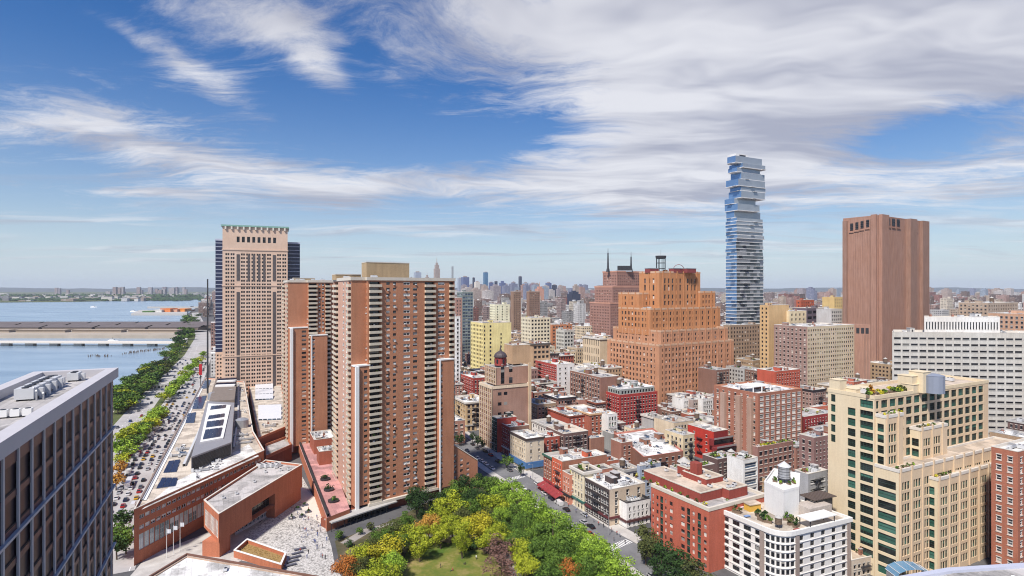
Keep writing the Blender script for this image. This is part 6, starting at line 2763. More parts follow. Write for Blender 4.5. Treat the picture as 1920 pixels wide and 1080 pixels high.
mb.ring(offset(lp, .35), offset(lp, .02), zat(676, 357), zat(672, 357))
mb.build('stone_band', wallmat((0.68, 0.56, 0.42)), dome)
mb = MB()
c = add(lp[1], uB, -.8)
mb.box(c[0] + .1, c[1] - .5, 0, 1.9, 1.0, zat(640, 370), R(27))
mb.build('corner_pier', wallmat((0.58, 0.44, 0.30)), dome)
pd_ = add(D(944.5, 372), (0, 0), 0)
zz = zat(646, 363)
mb = MB()
mb.cyl(pd_[0], pd_[1], zz, zz + 5.2, 3.9, 3.8, 12)
mb.build('drum', wallmat((0.27, 0.05, 0.045)), dome)
mb = MB()
mb.cyl(pd_[0], pd_[1], zz + 5.2, zz + 5.7, 4.4, 4.4, 14)
for z0_, z1_, r0, r1 in ((5.7, 6.6, 4.2, 4.0), (6.6, 7.6, 4.0, 3.3), (7.6, 8.5, 3.3, 2.1), (8.5, 9.1, 2.1, .9), (9.1, 11.2, .7, .35), (11.2, 13.6, .3, .04)):
    mb.cyl(pd_[0], pd_[1], zz + z0_, zz + z1_, r0, r1, 14)
mb.build('dome', plain('lead_dome', (0.075, 0.06, 0.065), .5, var=.2), dome)
for k in range(6):
    a = k * 1.047
    mb = MB()
    mb.box(pd_[0] + 3.85 * math.cos(a), pd_[1] + 3.85 * math.sin(a), zz + 1.4, .3, 1.2, 2.6, a)
    mb.build('drum_window', glassmat('dark'), dome)

B('narrow_building', 'narrow dark green fronted house beside the tall beige block', 940, 350, 932.5, 966, 715.5, (0.035, 0.06, 0.055), wallR=(0.40, 0.06, 0.045), L=(2.2, 3.5, .6, .55), glass='green', units=3, bulk=1, roof='white')
B('row_house', 'dark red row house left of the white-roofed beige house', 957, 342, 941, 983, 727, RED, L=(2.3, 3.4, .45, .52), Rf=None, glass='home', units=3, roof='white', gf=4.2, gfmat=STONE, wallR=(0.30, 0.17, 0.12))
B('corner_house', 'beige corner house with flat white roof and blue shopfront', 979, 315, 957.5, 1003, 743, (0.62, 0.52, 0.39), L=(2.6, 3.4, .42, .52), Rf=(5.2, 3.4, .2, .5), glass='home', units=1, bulk=0, roof='white', gf=4.4,
  gfmat=plain('shop_blue', (0.04, 0.12, 0.30), .5), cornice=(.9, .5, plain('cornice_brown', (0.07, 0.05, 0.045), .7)))
hz = corner(979, 315, 957.5, 1003)
mb = MB()
mb.ring(offset(hz, .55), offset(hz, .47), 1.4, 4.6)
mb.build('blue_hoarding', plain('shop_blue2', (0.07, 0.17, 0.36), .6, var=.3, scale=.6), bpy.data.objects['corner_house'])
B('row_house', 'red brick house right behind the beige corner house', 1004, 328, 'm14', 1024, 741, RED2, Rf=(2.6, 3.3, .42, .5), glass='home', roof='white', units=2)
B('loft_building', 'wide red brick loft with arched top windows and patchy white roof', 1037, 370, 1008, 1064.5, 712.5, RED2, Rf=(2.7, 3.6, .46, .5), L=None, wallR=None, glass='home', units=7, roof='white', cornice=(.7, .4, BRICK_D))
B('loft_building', 'brown-red loft adjoining the arched loft on its right', 1064.8, 370, 'm28', 1088.5, 709.5, (0.34, 0.115, 0.075), Rf=(2.9, 3.6, .45, .5), glass='dark', units=5, roof='white', cornice=(.9, .5, wallmat((0.55, 0.35, 0.2))))
B('row_house', 'slim white house wedged beside the tall red loft', 1089, 368, 'm18', 1101.5, 710, WHT, Rf=(2.2, 3.5, .55, .6), glass='green', units=1, bulk=0)
loft_ = B('loft_building', 'tall deep red brick loft with white dormered attic', 1105, 400, 1078, 1155.5, 684, (0.35, 0.045, 0.04), L=(2.7, 3.5, .42, .5), Rf=(2.7, 3.5, .5, .5), glass='dark', units=0, bulk=0, roof='grey', cap=wallmat((0.45, 0.1, 0.08)))
up = offset(corner(1105, 400, 1078, 1155.5), -1.6)
bld('x', '', up, zat(684, 400) + 3.6, (0.30, 0.33, 0.31), L=(2.7, 3.2, .6, .6), Rf=(2.7, 3.2, .6, .6), z0=zat(684, 400) - .85, glass='dark', units=5, bulk=2, plants=3, tank=1, roof='white', parent=loft_, parapet=.3, cap=WHITE)
B('loft_building', 'brown brick loft with tall windows left of the deep red loft', 1079, 412, 1038, 'm16', 660, (0.26, 0.135, 0.10), L=(3.4, 4.0, .5, .62), Rf=None, glass='office', units=4, tank=1, plants=3, roof='grey')
B('loft_building', 'white-sided building with a long red brick flank', 1020, 470, 990, 1044, 643, (0.36, 0.06, 0.05), wallR=(0.78, 0.76, 0.73), L=(2.6, 3.5, .5, .4), Rf=(5, 3.9, .26, .38), glass='dark', units=4, plants=3)
B('loft_building', 'beige loft with big square windows behind the domed building', 988, 500, 'm20', 1011, 615, (0.44, 0.30, 0.19), Rf=(4.2, 4.2, .66, .55), glass='dark', units=5, roof='grey', cornice=(1.2, .8, plain('cornice_dark', (0.1, 0.09, 0.08), .7)))
yb = B('yellow_building', 'pale yellow blank-walled block behind the dome', 921, 520, 904.5, 959, 587, (0.74, 0.64, 0.30), L=(3.3, 3.7, .6, .55), Rf=None, glass='dark', units=4, roof='tan', cap=STONE)
yp = corner(921, 520, 904.5, 959)
o2 = (dirv(63)[1], -dirv(63)[0])
for px, n, w in ((944.5, 14, 1.2), (930, 16, 1.6), (922.5, 16, 1.0)):
    for r in range(n):
        u0 = hit(yp[0], dirv(63), px)
        z = 8 + r * 3.75
        if z > zat(587, 520) - 4:
            break
        a, b = add(add(yp[0], dirv(63), u0), o2, .07), add(add(yp[0], dirv(63), u0 + w), o2, .07)
        mb = MB()
        mb.prism([a, b, add(b, o2, -.06), add(a, o2, -.06)], z, z + 1.9, bottom=True)
        mb.build('side_window', glassmat('dark'), yb)
B('apartment_block', 'pale cream apartment slab behind the yellow block', 937, 700, 930, 957, 562, (0.74, 0.70, 0.50), L=(3.3, 3.2, .5, .5), Rf=(6, 3.2, .22, .5), glass='dark', units=3)
B('loft_building', 'cream loft with large dark windows right of the pale slab', 985, 640, 972, 1011.5, 580, (0.68, 0.61, 0.45), L=(3.8, 4.2, .5, .5), Rf=(4.4, 4.2, .6, .5), glass='dark', units=5, plants=3)
B('glazed_block', 'grey-green glazed block peeping out behind the brick tower', 893, 620, 886, 908, 545, (0.22, 0.26, 0.25), L=(3, 3.4, .8, .6), Rf=(3, 3.4, .86, .62), glass='blue', units=3)
B('brick_slab', 'pinkish brown slab at the shoulder of the brick tower', 884, 560, 'm12', 893, 553, (0.40, 0.24, 0.20), Rf=(3.5, 3.3, .4, .45), units=2)
B('white_block', 'small white grid-fronted block under the brown slab', 884, 470, 'm14', 890.5, 578, WHT, Rf=(3.2, 3.4, .5, .5), glass='dark', units=2)
B('brick_slab', 'left one of two brown brick slabs in mid distance', 962, 900, 958, 972, 544.5, (0.27, 0.18, 0.13), L=None, Rf=(3.3, 3.2, .45, .45), units=2)
B('brick_slab', 'right one of two brown brick slabs in mid distance', 983, 900, 979.5, 997.5, 544.5, (0.26, 0.17, 0.13), wallR=None, L=None, Rf=(3.3, 3.2, .45, .45), units=2)
B('loft_building', 'low red brick loft with white roof left of the domed building top', 908, 450, 886, 928, 661, RED, L=(3, 3.7, .5, .5), Rf=(3, 3.7, .5, .5), units=3)
B('loft_building', 'cream building with tall narrow windows beside the stepped orange block', 1078, 560, 1055, 'm14', 608, (0.62, 0.50, 0.35), L=(3.3, 8, .36, .8), glass='dark', units=4, cornice=(1.2, .7, STONE))
B('loft_building', 'grey-white gridded loft in mid distance', 1030, 620, 1019, 1043, 597, (0.50, 0.49, 0.44), L=(3.5, 4, .6, .55), Rf=(3.5, 4, .6, .55), glass='dark', units=3)
B('loft_building', 'orange brick row with pale roof above the grey gridded loft', 1014, 690, 1010, 1041, 589, (0.48, 0.20, 0.10), Rf=(4, 4, .6, .5), units=4)

# behind and right of the stepped block
B('office_block', 'tan brown office block between the stepped block and the glass tower', 1253, 560, 1244, 1297, 590, (0.33, 0.235, 0.165), L=(3.6, 3.8, .5, .55), Rf=(3.6, 3.8, .5, .55), glass='warm', units=5)
B('apricot_block', 'apricot brick block with blank wall right of the glass tower', 1305, 520, 1293, 1332, 563, (0.58, 0.39, 0.20), L=(3.4, 3.8, .4, .5), Rf=None, glass='dark', units=4, roof='tan')
B('apricot_block', 'cream upper block with square windows beside the apricot one', 1333, 528, 'm14', 1355.5, 571, (0.66, 0.55, 0.36), Rf=(5.0, 4.2, .34, .5), glass='dark', units=3)
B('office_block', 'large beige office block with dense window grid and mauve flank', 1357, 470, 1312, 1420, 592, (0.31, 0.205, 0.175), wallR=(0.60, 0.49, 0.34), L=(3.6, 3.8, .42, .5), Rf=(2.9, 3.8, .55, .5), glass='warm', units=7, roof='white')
B('modern_block', 'dark mauve modern block behind the beige office roof', 1356, 600, 'm20', 1386, 567, (0.15, 0.12, 0.145), Rf=(9, 6, .8, .5), glass='dark', units=4, roof='grey')
B('gothic_block', 'red-orange brick block with stepped roof in mid distance', 1348, 700, 1342, 1366, 556, (0.42, 0.11, 0.06), L=(4, 4, .4, .4), Rf=(4, 4, .4, .4), units=2)
B('grid_block', 'pale grey gridded block beside the windowless tower', 1389, 575, 'm16', 1404, 568.5, (0.52, 0.50, 0.48), Rf=(3.4, 3.6, .6, .55), units=2)
B('apricot_block', 'small apricot tower just left of the windowless tower', 1393, 720, 'm16', 1405, 552, (0.62, 0.45, 0.2), Rf=(4, 4, .4, .4), units=1)
so = B('striped_office', 'white office building with dashed window bands right of the granite tower', 1471, 380, 'm24', 1660, 599, (0.50, 0.485, 0.45), Rf=(5.2, 4.1, .8, .3), glass='dark', units=6, roof='grey', parapet=1.2, a=35, b=97)
bld('x', '', corner(1514, 385, 'm14', 'm46', 36, 97), zat(577, 400), (0.66, 0.65, 0.63), None, (1.8, 7, .45, .5), z0=zat(599, 380) - 1.1, parent=so, glass='dark', units=2)

# red brick with white grids, and its neighbours
bigred = B('apartment_house', 'large red-brown apartment house with white gridded windows', 1291, 320, 1231.5, 1350, 682, (0.35, 0.15, 0.10), L=(4.4, 3.3, .34, .55), Rf=(4.6, 3.3, .66, .6), glass='home', style=(3, 2), units=8, bulk=3, roof='white', cap=wallmat((0.45, 0.2, 0.12)))
z_ = zat(682, 320)
c0 = corner(1291, 320, 1231.5, 1350)
mb = MB()
pp = [add(add(c0[0], dirv(-27), 6), dirv(63), 3), add(add(c0[0], dirv(-27), 6), dirv(63), 17), add(add(c0[0], dirv(-27), 16), dirv(63), 17), add(add(c0[0], dirv(-27), 16), dirv(63), 3)]
mb.prism(pp, z_ + 2.2, z_ + 2.6, bottom=True)
mb.build('pergola_roof', WHITE, bigred)
for p in pp + [((pp[0][0] + pp[1][0]) / 2, (pp[0][1] + pp[1][1]) / 2)]:
    mb = MB()
    mb.box(p[0], p[1], z_ - .9, .5, .5, 3.1)
    mb.build('pergola_post', WHITE, bigred)
for x in (.2, .55, .8):
    a = add(c0[3], (c0[0][0] - c0[3][0], c0[0][1] - c0[3][1]), x)
    o_ = (-dirv(-27)[1], dirv(-27)[0])
    b = add(a, dirv(-27), -3.2)
    mb = MB()
    mb.prism([add(b, o_, -.0), a, add(a, o_, 1.8), add(b, o_, 1.8)][::-1], 0, z_ - 3)
    mb.build('bay', wallmat((0.40, 0.27, 0.21)), bigred)
B('row_house', 'white house left of a trio below the stepped block', 1190.5, 430, 'm12', 1203, 689, WHT, Rf=(2.0, 3.6, .6, .55), glass='dark', units=2)
B('row_house', 'grey-brown house between two white ones below the stepped block', 1203.3, 428, 'm12', 1216, 690.5, (0.34, 0.27, 0.24), Rf=(2.2, 3.6, .6, .55), glass='dark', units=1)
B('row_house', 'white house right of a trio below the stepped block', 1216.3, 426, 'm12', 1230, 689.5, WHT, Rf=(1.9, 3.6, .6, .55), glass='dark', units=3)
B('row_house', 'brown row house with dark windows left of the white trio', 1165, 440, 'm12', 1190, 701, (0.20, 0.11, 0.09), Rf=(2.3, 3.4, .5, .5), glass='home', units=3)
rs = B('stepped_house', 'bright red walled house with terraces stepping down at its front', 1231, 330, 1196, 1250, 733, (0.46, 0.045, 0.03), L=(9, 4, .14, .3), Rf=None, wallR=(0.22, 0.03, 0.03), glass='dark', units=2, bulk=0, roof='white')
for k in range(3):
    N_ = D(1231.5 + k * 4, 327 - k * 3.5)
    q1 = add(N_, dirv(63), 15)
    o_ = (dirv(63)[1], -dirv(63)[0])
    zz = zat(733, 330) - 4 - k * 3.9
    mb = MB()
    mb.prism([N_, q1, add(q1, o_, -4), add(N_, o_, -4)], max(0.1, zz - 3.8), zz)
    mb.build('terrace_block', wallmat((0.20, 0.03, 0.03)), rs)
    mb = MB()
    mb.prism([add(N_, o_, .05), add(q1, o_, .05), add(q1, o_, .01), add(N_, o_, .01)], zz - 2.9, zz - .6, bottom=True)
    mb.build('glazing', glassmat('dark'), rs)
    mb = MB()
    mb.prism([add(N_, o_, .3), add(q1, o_, .3), add(q1, o_, .2), add(N_, o_, .2)], zz + .02, zz + 1.0, bottom=True)
    mb.build('rail', STEEL, rs)
# low wide roof
zz = 12.0
lr = [P(1137, 767, zz), P(1190, 759, zz), P(1149, 728, zz), P(1097, 735, zz), P(1118, 751, zz)]
lowt = bld('warehouse', 'low wide warehouse with worn white roof and skylights', lr, zz, (0.27, 0.13, 0.09), None, (4, 4.2, .4, .5), roof='white', units=14, bulk=2, cap=wallmat((0.5, 0.2, 0.15)))
B('row_house', 'small cream penthouse house beside the low warehouse', 1190, 318, 1166, 1205, 738, (0.60, 0.50, 0.33), L=(3, 3.4, .4, .5), Rf=(3, 3.4, .6, .5), units=4, roof='grey', glass='dark', plants=2)
B('row_house', 'narrow brown house with pale roof left of the low warehouse', 1107, 318, 1093, 1122, 748, (0.30, 0.14, 0.1), Rf=(3, 3.5, .4, .5), units=3)
B('row_house', 'brown gable-walled house between the lofts and the warehouse', 1066, 338, 1060, 1084, 742, (0.33, 0.17, 0.12), units=2, roof='white')

# shop street row, near part
AW = plain('awning_red', (0.30, 0.03, 0.035), .8)
B('shop_house', 'brown corner house with dark green cornice by the red awning', 1013.5, 284, 1002.5, 'm22', 768, (0.30, 0.125, 0.085), L=(2.0, 3.6, .45, .5), glass='home', gf=4.2, gfmat=AW, units=2, roof='grey', cornice=(.8, .6, plain('cornice_green', (0.05, 0.12, 0.09), .6)))
B('shop_house', 'orange-red shop house beside the brown corner house', 1027.5, 274, 1013.8, 'm26', 773, (0.55, 0.13, 0.07), L=(2.3, 3.6, .4, .52), glass='home', gf=4.2, gfmat=AW, units=3, roof='white', wallR=(0.36, 0.16, 0.10))
B('shop_house', 'low pinkish shop house with roof garden', 1038.5, 266, 1027.9, 'm24', 791, (0.52, 0.22, 0.15), L=(2.2, 3.4, .4, .52), glass='home', gf=4.0, gfmat=DARKM, units=0, bulk=0, plants=9, roof='tar')
B('shop_house', 'tall cream shop house with white frames and green shopfront', 1056.5, 258, 1038.8, 'm9', 788, (0.70, 0.62, 0.45), L=(2.5, 3.7, .5, .55), glass='home', gf=4.2, gfmat=plain('shop_green', (0.04, 0.14, 0.12), .5), units=1, roof='tar', plants=5, cornice=(1.0, .6, STONE))
B('rear_house', 'orange brick rear house with grey metal penthouse', 1068, 296, 1058, 1103, 776, (0.46, 0.16, 0.10), Rf=(3, 3.4, .4, .5), units=4, bulk=2, roof='white', glass='dark', plants=4)
gl_ = B('corner_block', 'dark glazed corner block with beige side wall and cluttered white roof', 1091, 242, 1057, 1139, 811, (0.075, 0.055, 0.055), wallR=(0.58, 0.48, 0.37), L=(2.0, 3.3, .78, .70), Rf=(6.4, 3.3, .24, .70), trim=FRAME_D, glass='office', gf=3.6, gfmat=plain('shop_maroon', (0.12, 0.03, 0.035), .6),
        units=11, bulk=2, roof='white')
B('small_white_house', 'small two-storey white house with black roof at the cross street', 1114, 240, 'm7', 1145.5, 829, (0.78, 0.77, 0.75), Rf=(2.5, 2.9, .34, .5), glass='dark', gf=3.0, gfmat=plain('shop_brown', (0.1, 0.04, 0.04), .7), units=3, bulk=0, roof='tar', cap=DARKM)
B('blue_grey_house', 'blue-grey house with white penthouse and terrace', 1132, 268, 1128, 1160, 779, (0.36, 0.42, 0.52), Rf=(2.6, 3.4, .6, .5), glass='dark', units=3, bulk=1, roof='white', plants=3)
B('row_house', 'grey rendered house below the water tower', 1183, 275, 1172, 1204, 783, (0.52, 0.50, 0.50), Rf=(2.8, 3.4, .4, .4), units=2, plants=2, roof='tar')
wt_ = B('row_house', 'dark brick house carrying the tall brown water tower', 1206, 258, 1196, 1232, 781, (0.16, 0.10, 0.09), Rf=(3, 3.4, .4, .4), units=2, bulk=0, roof='tan', plants=8)
water_tank(wt_, D(1191, 268), zat(800, 268), 1.65)
B('garden_house', 'dark roofed house with planted terrace beside the red walled house', 1236, 282, 1216, 1262, 770, (0.14, 0.09, 0.085), Rf=(3, 3.4, .5, .5), units=2, bulk=0, roof='tar', plants=12)

# red apartments with green strips
rp = corner(1224.5, 202, 1147, 'm30', -29)
rz_ = 22.0
t = thing('striped_apartments', 'red brick apartments with green vertical window strips beside the white block', 'building', (*rp[0], 0))
FOOT.append(rp)
mb, ws, wg = MB(), Wins(), Wins()
L_ = edge_len(rp[3], rp[0])
uL = (-dirv(-29)[0], -dirv(-29)[1])
fr = lambda f: f * L_
rows = [(1.2 + 2.75 * i, 2.75 + 2.75 * i) for i in range(7)]
RM = wallmat((0.44, 0.12, 0.075), var=.12)
spans = [(.02, .05, 'w'), (.10, .14, 'w'), (.17, .225, 'g'), (.26, .29, 'w'), (.345, .40, 'w'), (.545, .61, 'w'), (.645, .70, 'g'), (.735, .775, 'w'), (.82, .875, 'g'), (.92, .965, 'w')]
uc = 0
for f0, f1, kd in spans:
    a, b = add(rp[3], uL, fr(uc)), add(rp[3], uL, fr(f0))
    facade(mb, ws, a, b, 0, rz_, [], [], 0)
    c = add(rp[3], uL, fr(f1))
    if kd == 'w':
        facade(mb, ws, b, c, 0, rz_, [(.02, fr(f1 - f0) - .02)], rows, .25)
    else:
        facade(mb, wg, b, c, 0, rz_, [(.02, fr(f1 - f0) - .02)], [(.6 + 2.75 * i, 3.15 + 2.75 * i) for i in range(7)], .3)
    uc = f1
facade(mb, ws, add(rp[3], uL, fr(uc)), rp[0], 0, rz_, [], [], 0)
for e in range(3):
    facade(mb, ws, rp[e], rp[e + 1], 0, rz_, [], [], 0)
mb.build('wall', RM, t)
place_windows(ws, t, 205, glassmat('home'), FRAME_W, (2, 1), 200)
place_windows(wg, t, 205, glassmat('green'), FRAME_G, (2, 2), 60, 'green_bay')
mb = MB()
mb.ring(offset(rp, .15), offset(rp, -.8), rz_ - .3, rz_ + .9)
mb.build('parapet', BEIGE, t)
mb = MB()
mb.poly(offset(rp, -.75), rz_ - .1)
mb.build('roof', roofmat('grey'), t)
RD = wallmat((0.27, 0.06, 0.045))
uA, uB = dirv(-29), dirv(61)
for (ua, ub_, la, lb, h) in ((7, 3.5, 30, 11, 3.2), (12, 12, 12, 9, 5.4), (22, 13, 6, 6, 6.4), (4, 15, 9, 10, 3.4)):
    q0 = add(add(rp[0], uA, ua), uB, ub_)
    pl_ = [q0, add(q0, uB, lb), add(add(q0, uB, lb), uA, la), add(q0, uA, la)]
    mb = MB()
    mb.prism(pl_, rz_ - .08, rz_ + h)
    mb.build('penthouse', RD, t)
    mb = MB()
    mb.poly(offset(pl_, -.3), rz_ + h + .012)
    mb.build('penthouse_roof', roofmat('tan'), t)
    mb = MB()
    mb.ring(offset(pl_, .1), offset(pl_, -.3), rz_ + h + .005, rz_ + h + .35)
    mb.build('penthouse_coping', BEIGE, t)
    for k in range(4):
        p = rand_in(pl_, 1.2)
        link('air_handler', unit_mesh(rng.choice((1, 3))), t, (p[0], p[1], rz_ + h + .02), .5)
for k in range(10):
    p = add(add(rp[0], uA, 4 + k * 4), uB, 2.2)
    planter(t, p, rz_ - .08, .9)
q0 = add(add(rp[0], uA, 19), uB, 14)
mb = MB()
mb.box(q0[0], q0[1], rz_ + 5.5, 3, 3.4, 4.4, R(29), 0)
mb.build('chimney_stack', RD, t)

# white apartment block with the rounded glazed corner
wz = 20.0
cN = D(1322, 186)
uA, uB = dirv(-29), dirv(66)
eL = hit(cN, uA, 1226)
eR = hit(cN, uB, 1415)
cut = 6.2
A0, B0 = add(cN, uA, cut), add(cN, uB, cut)
arc = []
for k in range(7):
    s = k / 6
    x = (1 - s) ** 2 * A0[0] + 2 * s * (1 - s) * cN[0] + s * s * B0[0]
    y = (1 - s) ** 2 * A0[1] + 2 * s * (1 - s) * cN[1] + s * s * B0[1]
    arc.append((x, y))
Lc, Rc = add(cN, uA, eL), add(cN, uB, eR)
wp_ = [Lc] + arc + [Rc, add(Rc, uA, eL * .9), ]
wp_[-1] = add(Rc, uA, eL * .97)
FOOT.append(wp_)
t = thing('white_apartments', 'white apartment block with rounded glazed corner and roof garden', 'building', (*arc[3], 0))
mb, ws, wc = MB(), Wins(), Wins()
WH = wallmat((0.72, 0.71, 0.69), .8, .07, False, .10)
TAUPE = wallmat((0.33, 0.27, 0.24), .85, .1)
rows = [(.9 + 2.62 * i + .35, .9 + 2.62 * i + 1.95) for i in range(7)]
La = edge_len(Lc, A0)
c5 = [(La * (k + .5) / 5 - 1.5 - .4 * (k == 5), La * (k + .5) / 5 + 1.5) for k in range(5)]
facade(mb, ws, Lc, A0, 0, wz, c5, rows, .3)
for k in range(6):
    facade(mb, wc, arc[k], arc[k + 1], 0, wz, [(.12, edge_len(arc[k], arc[k + 1]) - .12)], [(r[0] - .15, r[1] + .2) for r in rows], .2)
Lb = edge_len(B0, Rc)
facade(mb, ws, B0, Rc, 0, wz, [(Lb * (k + .55) / 5.2 - .95, Lb * (k + .55) / 5.2 + .95) for k in range(5)], rows, .3)
facade(mb, ws, Rc, wp_[-1], 0, wz, [], [], 0)
facade(mb, ws, wp_[-1], Lc, 0, wz, [], [], 0)
mb.build('wall', WH, t)
place_windows(ws, t, 190, glassmat('dark'), FRAME_D, (2, 1), 300)
place_windows(wc, t, 190, glassmat('dark'), FRAME_W, (1, 1), 100, 'curved_window')
for r in rows:
    mb = MB()
    pts = [Lc] + arc + [Rc]
    for k in range(len(pts) - 1):
        a, b = pts[k], pts[k + 1]
        l = edge_len(a, b)
        o_ = ((b[1] - a[1]) / l, -(b[0] - a[0]) / l)
        mb.prism([add(a, o_, .22), add(b, o_, .22), add(b, o_, .01), add(a, o_, .01)], r[0] - .55, r[0] - .38, bottom=True)
    mb.build('string_course', WH, t)
for px, e in ((A0, 'L'), (B0, 'R'), (Rc, 'E'), (Lc, 'S')):
    u = uA if e in 'LS' else uB
    o_ = (-uA[1], uA[0]) if e in 'LS' else (uB[1], -uB[0])
    s = {'L': .1, 'R': .1, 'E': -1.9, 'S': -1.6}[e]
    a, b = add(px, u, s), add(px, u, s + 1.7)
    if e in 'LS':
        a, b = b, a
    mb = MB()
    mb.prism([add(a, o_, .26), add(b, o_, .26), add(b, o_, .01), add(a, o_, .01)], 0, wz - .9)
    mb.build('pilaster', TAUPE, t)
mb = MB()
mb.ring(offset(wp_, .45), offset(wp_, -.35), wz - .75, wz + .75)
mb.build('cornice', WH, t)
mb = MB()
mb.poly(offset(wp_, -.3), wz - .2)
mb.build('roof', roofmat('cream'), t)
zr = wz - .18
# roof bulkhead, tank, terrace furniture
hb = [P(1300, 842, zr), P(1342, 846, zr), P(1345, 836, zr), P(1330, 822, zr), P(1298, 822, zr)]
hb = [P(1299, 838, zr), P(1325, 852, zr), P(1346, 846, zr), P(1347, 826, zr), P(1312, 818, zr)]
mb = MB()
mb.prism(hb, zr, zr + 9.5)
mb.build('lift_house', WH, t)
mb = MB()
mb.ring(offset(hb, .06), offset(hb, -.3), zr + 9.51, zr + 10.4)
mb.build('lift_house_parapet', WH, t)
ctr = (sum(p[0] for p in hb) / 5, sum(p[1] for p in hb) / 5)
water_tank(t, ctr, zr + 8.6, 1.2, False)
for k in range(8):
    planter(t, (ctr[0] + 3.4 * math.cos(k * .8), ctr[1] + 3.0 * math.sin(k * .8)), zr + 9.55, .8)
water_tank(t, P(1318, 862, zr), zr, .62)
for px, py, c in ((1299, 848, 'dark'), (1296, 853, 'dark'), (1303, 855, 'green'), (1336, 858, 'olive'), (1342, 861, 'dark'), (1290, 846, 'dark'), (1330, 852, 'green'), (1248, 832, 'green'), (1262, 842, 'olive')):
    planter(t, P(px, py, zr), zr, 1.5, c)
mb = MB()
q0 = P(1283, 838, zr)
mb.box(q0[0], q0[1], zr, 5, 3, 2.4, R(20), 0)
mb.box(q0[0], q0[1], zr + 2.4, 5.6, 3.6, .25, R(20), 1)
mb.build('garden_cabin', [plain('cabin_ochre', (0.60, 0.36, 0.06), .7), roofmat('tan')], t)
mb = MB()
q0 = P(1370, 858, zr)
mb.box(q0[0], q0[1], zr + 3.0, 13, 5, .3, R(24), 0)
for s in (-5.8, 5.8):
    for s2 in (-2, 2):
        mb.box(q0[0] + s * math.cos(R(24)) - s2 * math.sin(R(24)), q0[1] + s * math.sin(R(24)) + s2 * math.cos(R(24)), zr, .25, .25, 3.0, 0, 1)
mb.build('terrace_canopy', [WHITE, DARKM], t)
mb = MB()
q0 = P(1365, 845, zr)
mb.box(q0[0], q0[1], zr, 11, 6, 4.0, R(24), 0)
mb.build('penthouse', wallmat((0.45, 0.40, 0.36)), t)
mb = MB()
q0 = P(1372, 838, zr)
for k in range(10):
    mb.box(q0[0] - 5 + k * 1.05, q0[1] + k * .45 - 2, zr + 5, .8, 6.5, .3, R(24), 0)
mb.box(q0[0], q0[1], zr, 8, 5, 4.9, R(24), 1)
mb.build('dark_pergola', [plain('pergola_brown', (0.10, 0.075, 0.065), .8), DARKM], t)
for px, py, c in ((1268, 836, (0.75, 0.62, 0.66)), (1276, 848, (0.2, 0.3, 0.5)), (1343, 866, (0.35, 0.12, 0.1))):
    q0 = P(px, py, zr)
    mb = MB()
    mb.box(q0[0], q0[1], zr + .45, 2.2, 1.2, .12, .4)
    for s in (-.9, .9):
        mb.box(q0[0] + s, q0[1], zr, .12, .8, .45, .4)
    mb.build('roof_table', plain('table_%d' % px, c, .6), t)

# cream setback tower at the right
CR = wallmat((0.66, 0.55, 0.38), .85, .07, False, .12)
CR_SHADED = wallmat((0.62, 0.48, 0.33), .85, .07, False, .12)  # south faces: the same cream with their shade put into the colour
t = thing('cream_tower', 'cream setback tower with dark green-framed windows and roof garden', 'building', (*D(1447, 200), 0))
zt = zat(686, 200)
top = corner(1447, 200, 1384.5, 1600, -27)
FOOT.append(top)
N_, uA, uB = top[0], dirv(-27), dirv(63)
mb, ws = MB(), Wins()
Lw = edge_len(top[3], top[0])
hx = lambda px: Lw - hit(N_, uA, px)
fh = 3.72
rowz = [zt - 4.2 - fh * k for k in range(15)]
rows = sorted((z - .2, z + 2.55) for z in rowz)
cl = [(hx(1388.5), hx(1394.5)), (hx(1411), hx(1421.5)), (hx(1427.5), hx(1445))]
n_r = len(rows)
facade(mb, ws, top[3], top[0], 0, zt, cl, rows, .35, 0, skip=lambda c, r: (c == 0 and r < n_r - 5) or (c == 1 and r == n_r - 1))
Ls = edge_len(top[0], top[1])
cs = [(1.0, 2.6)] + [(4.0 + k * 5.0, 4.0 + k * 5.0 + 3.7) for k in range(int((Ls - 5) / 5.0))]
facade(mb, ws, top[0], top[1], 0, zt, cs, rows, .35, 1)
facade(mb, ws, top[1], top[2], 0, zt, [], [], 0)
facade(mb, ws, top[2], top[3], 0, zt, [], [], 0)
mb.build('wall', [CR, CR_SHADED], t)
place_windows(ws, t, 200, glassmat('green'), FRAME_G, (4, 2), 300)
mb = MB()
mb.ring(offset(top, .12), offset(top, -.5), zt - 1.0, zt + .25)
mb.build('parapet', CR, t)
mb = MB()
mb.poly(offset(top, -.45), zt - .8)
mb.build('roof', roofmat('tan'), t)
nS = (uB[1], -uB[0])
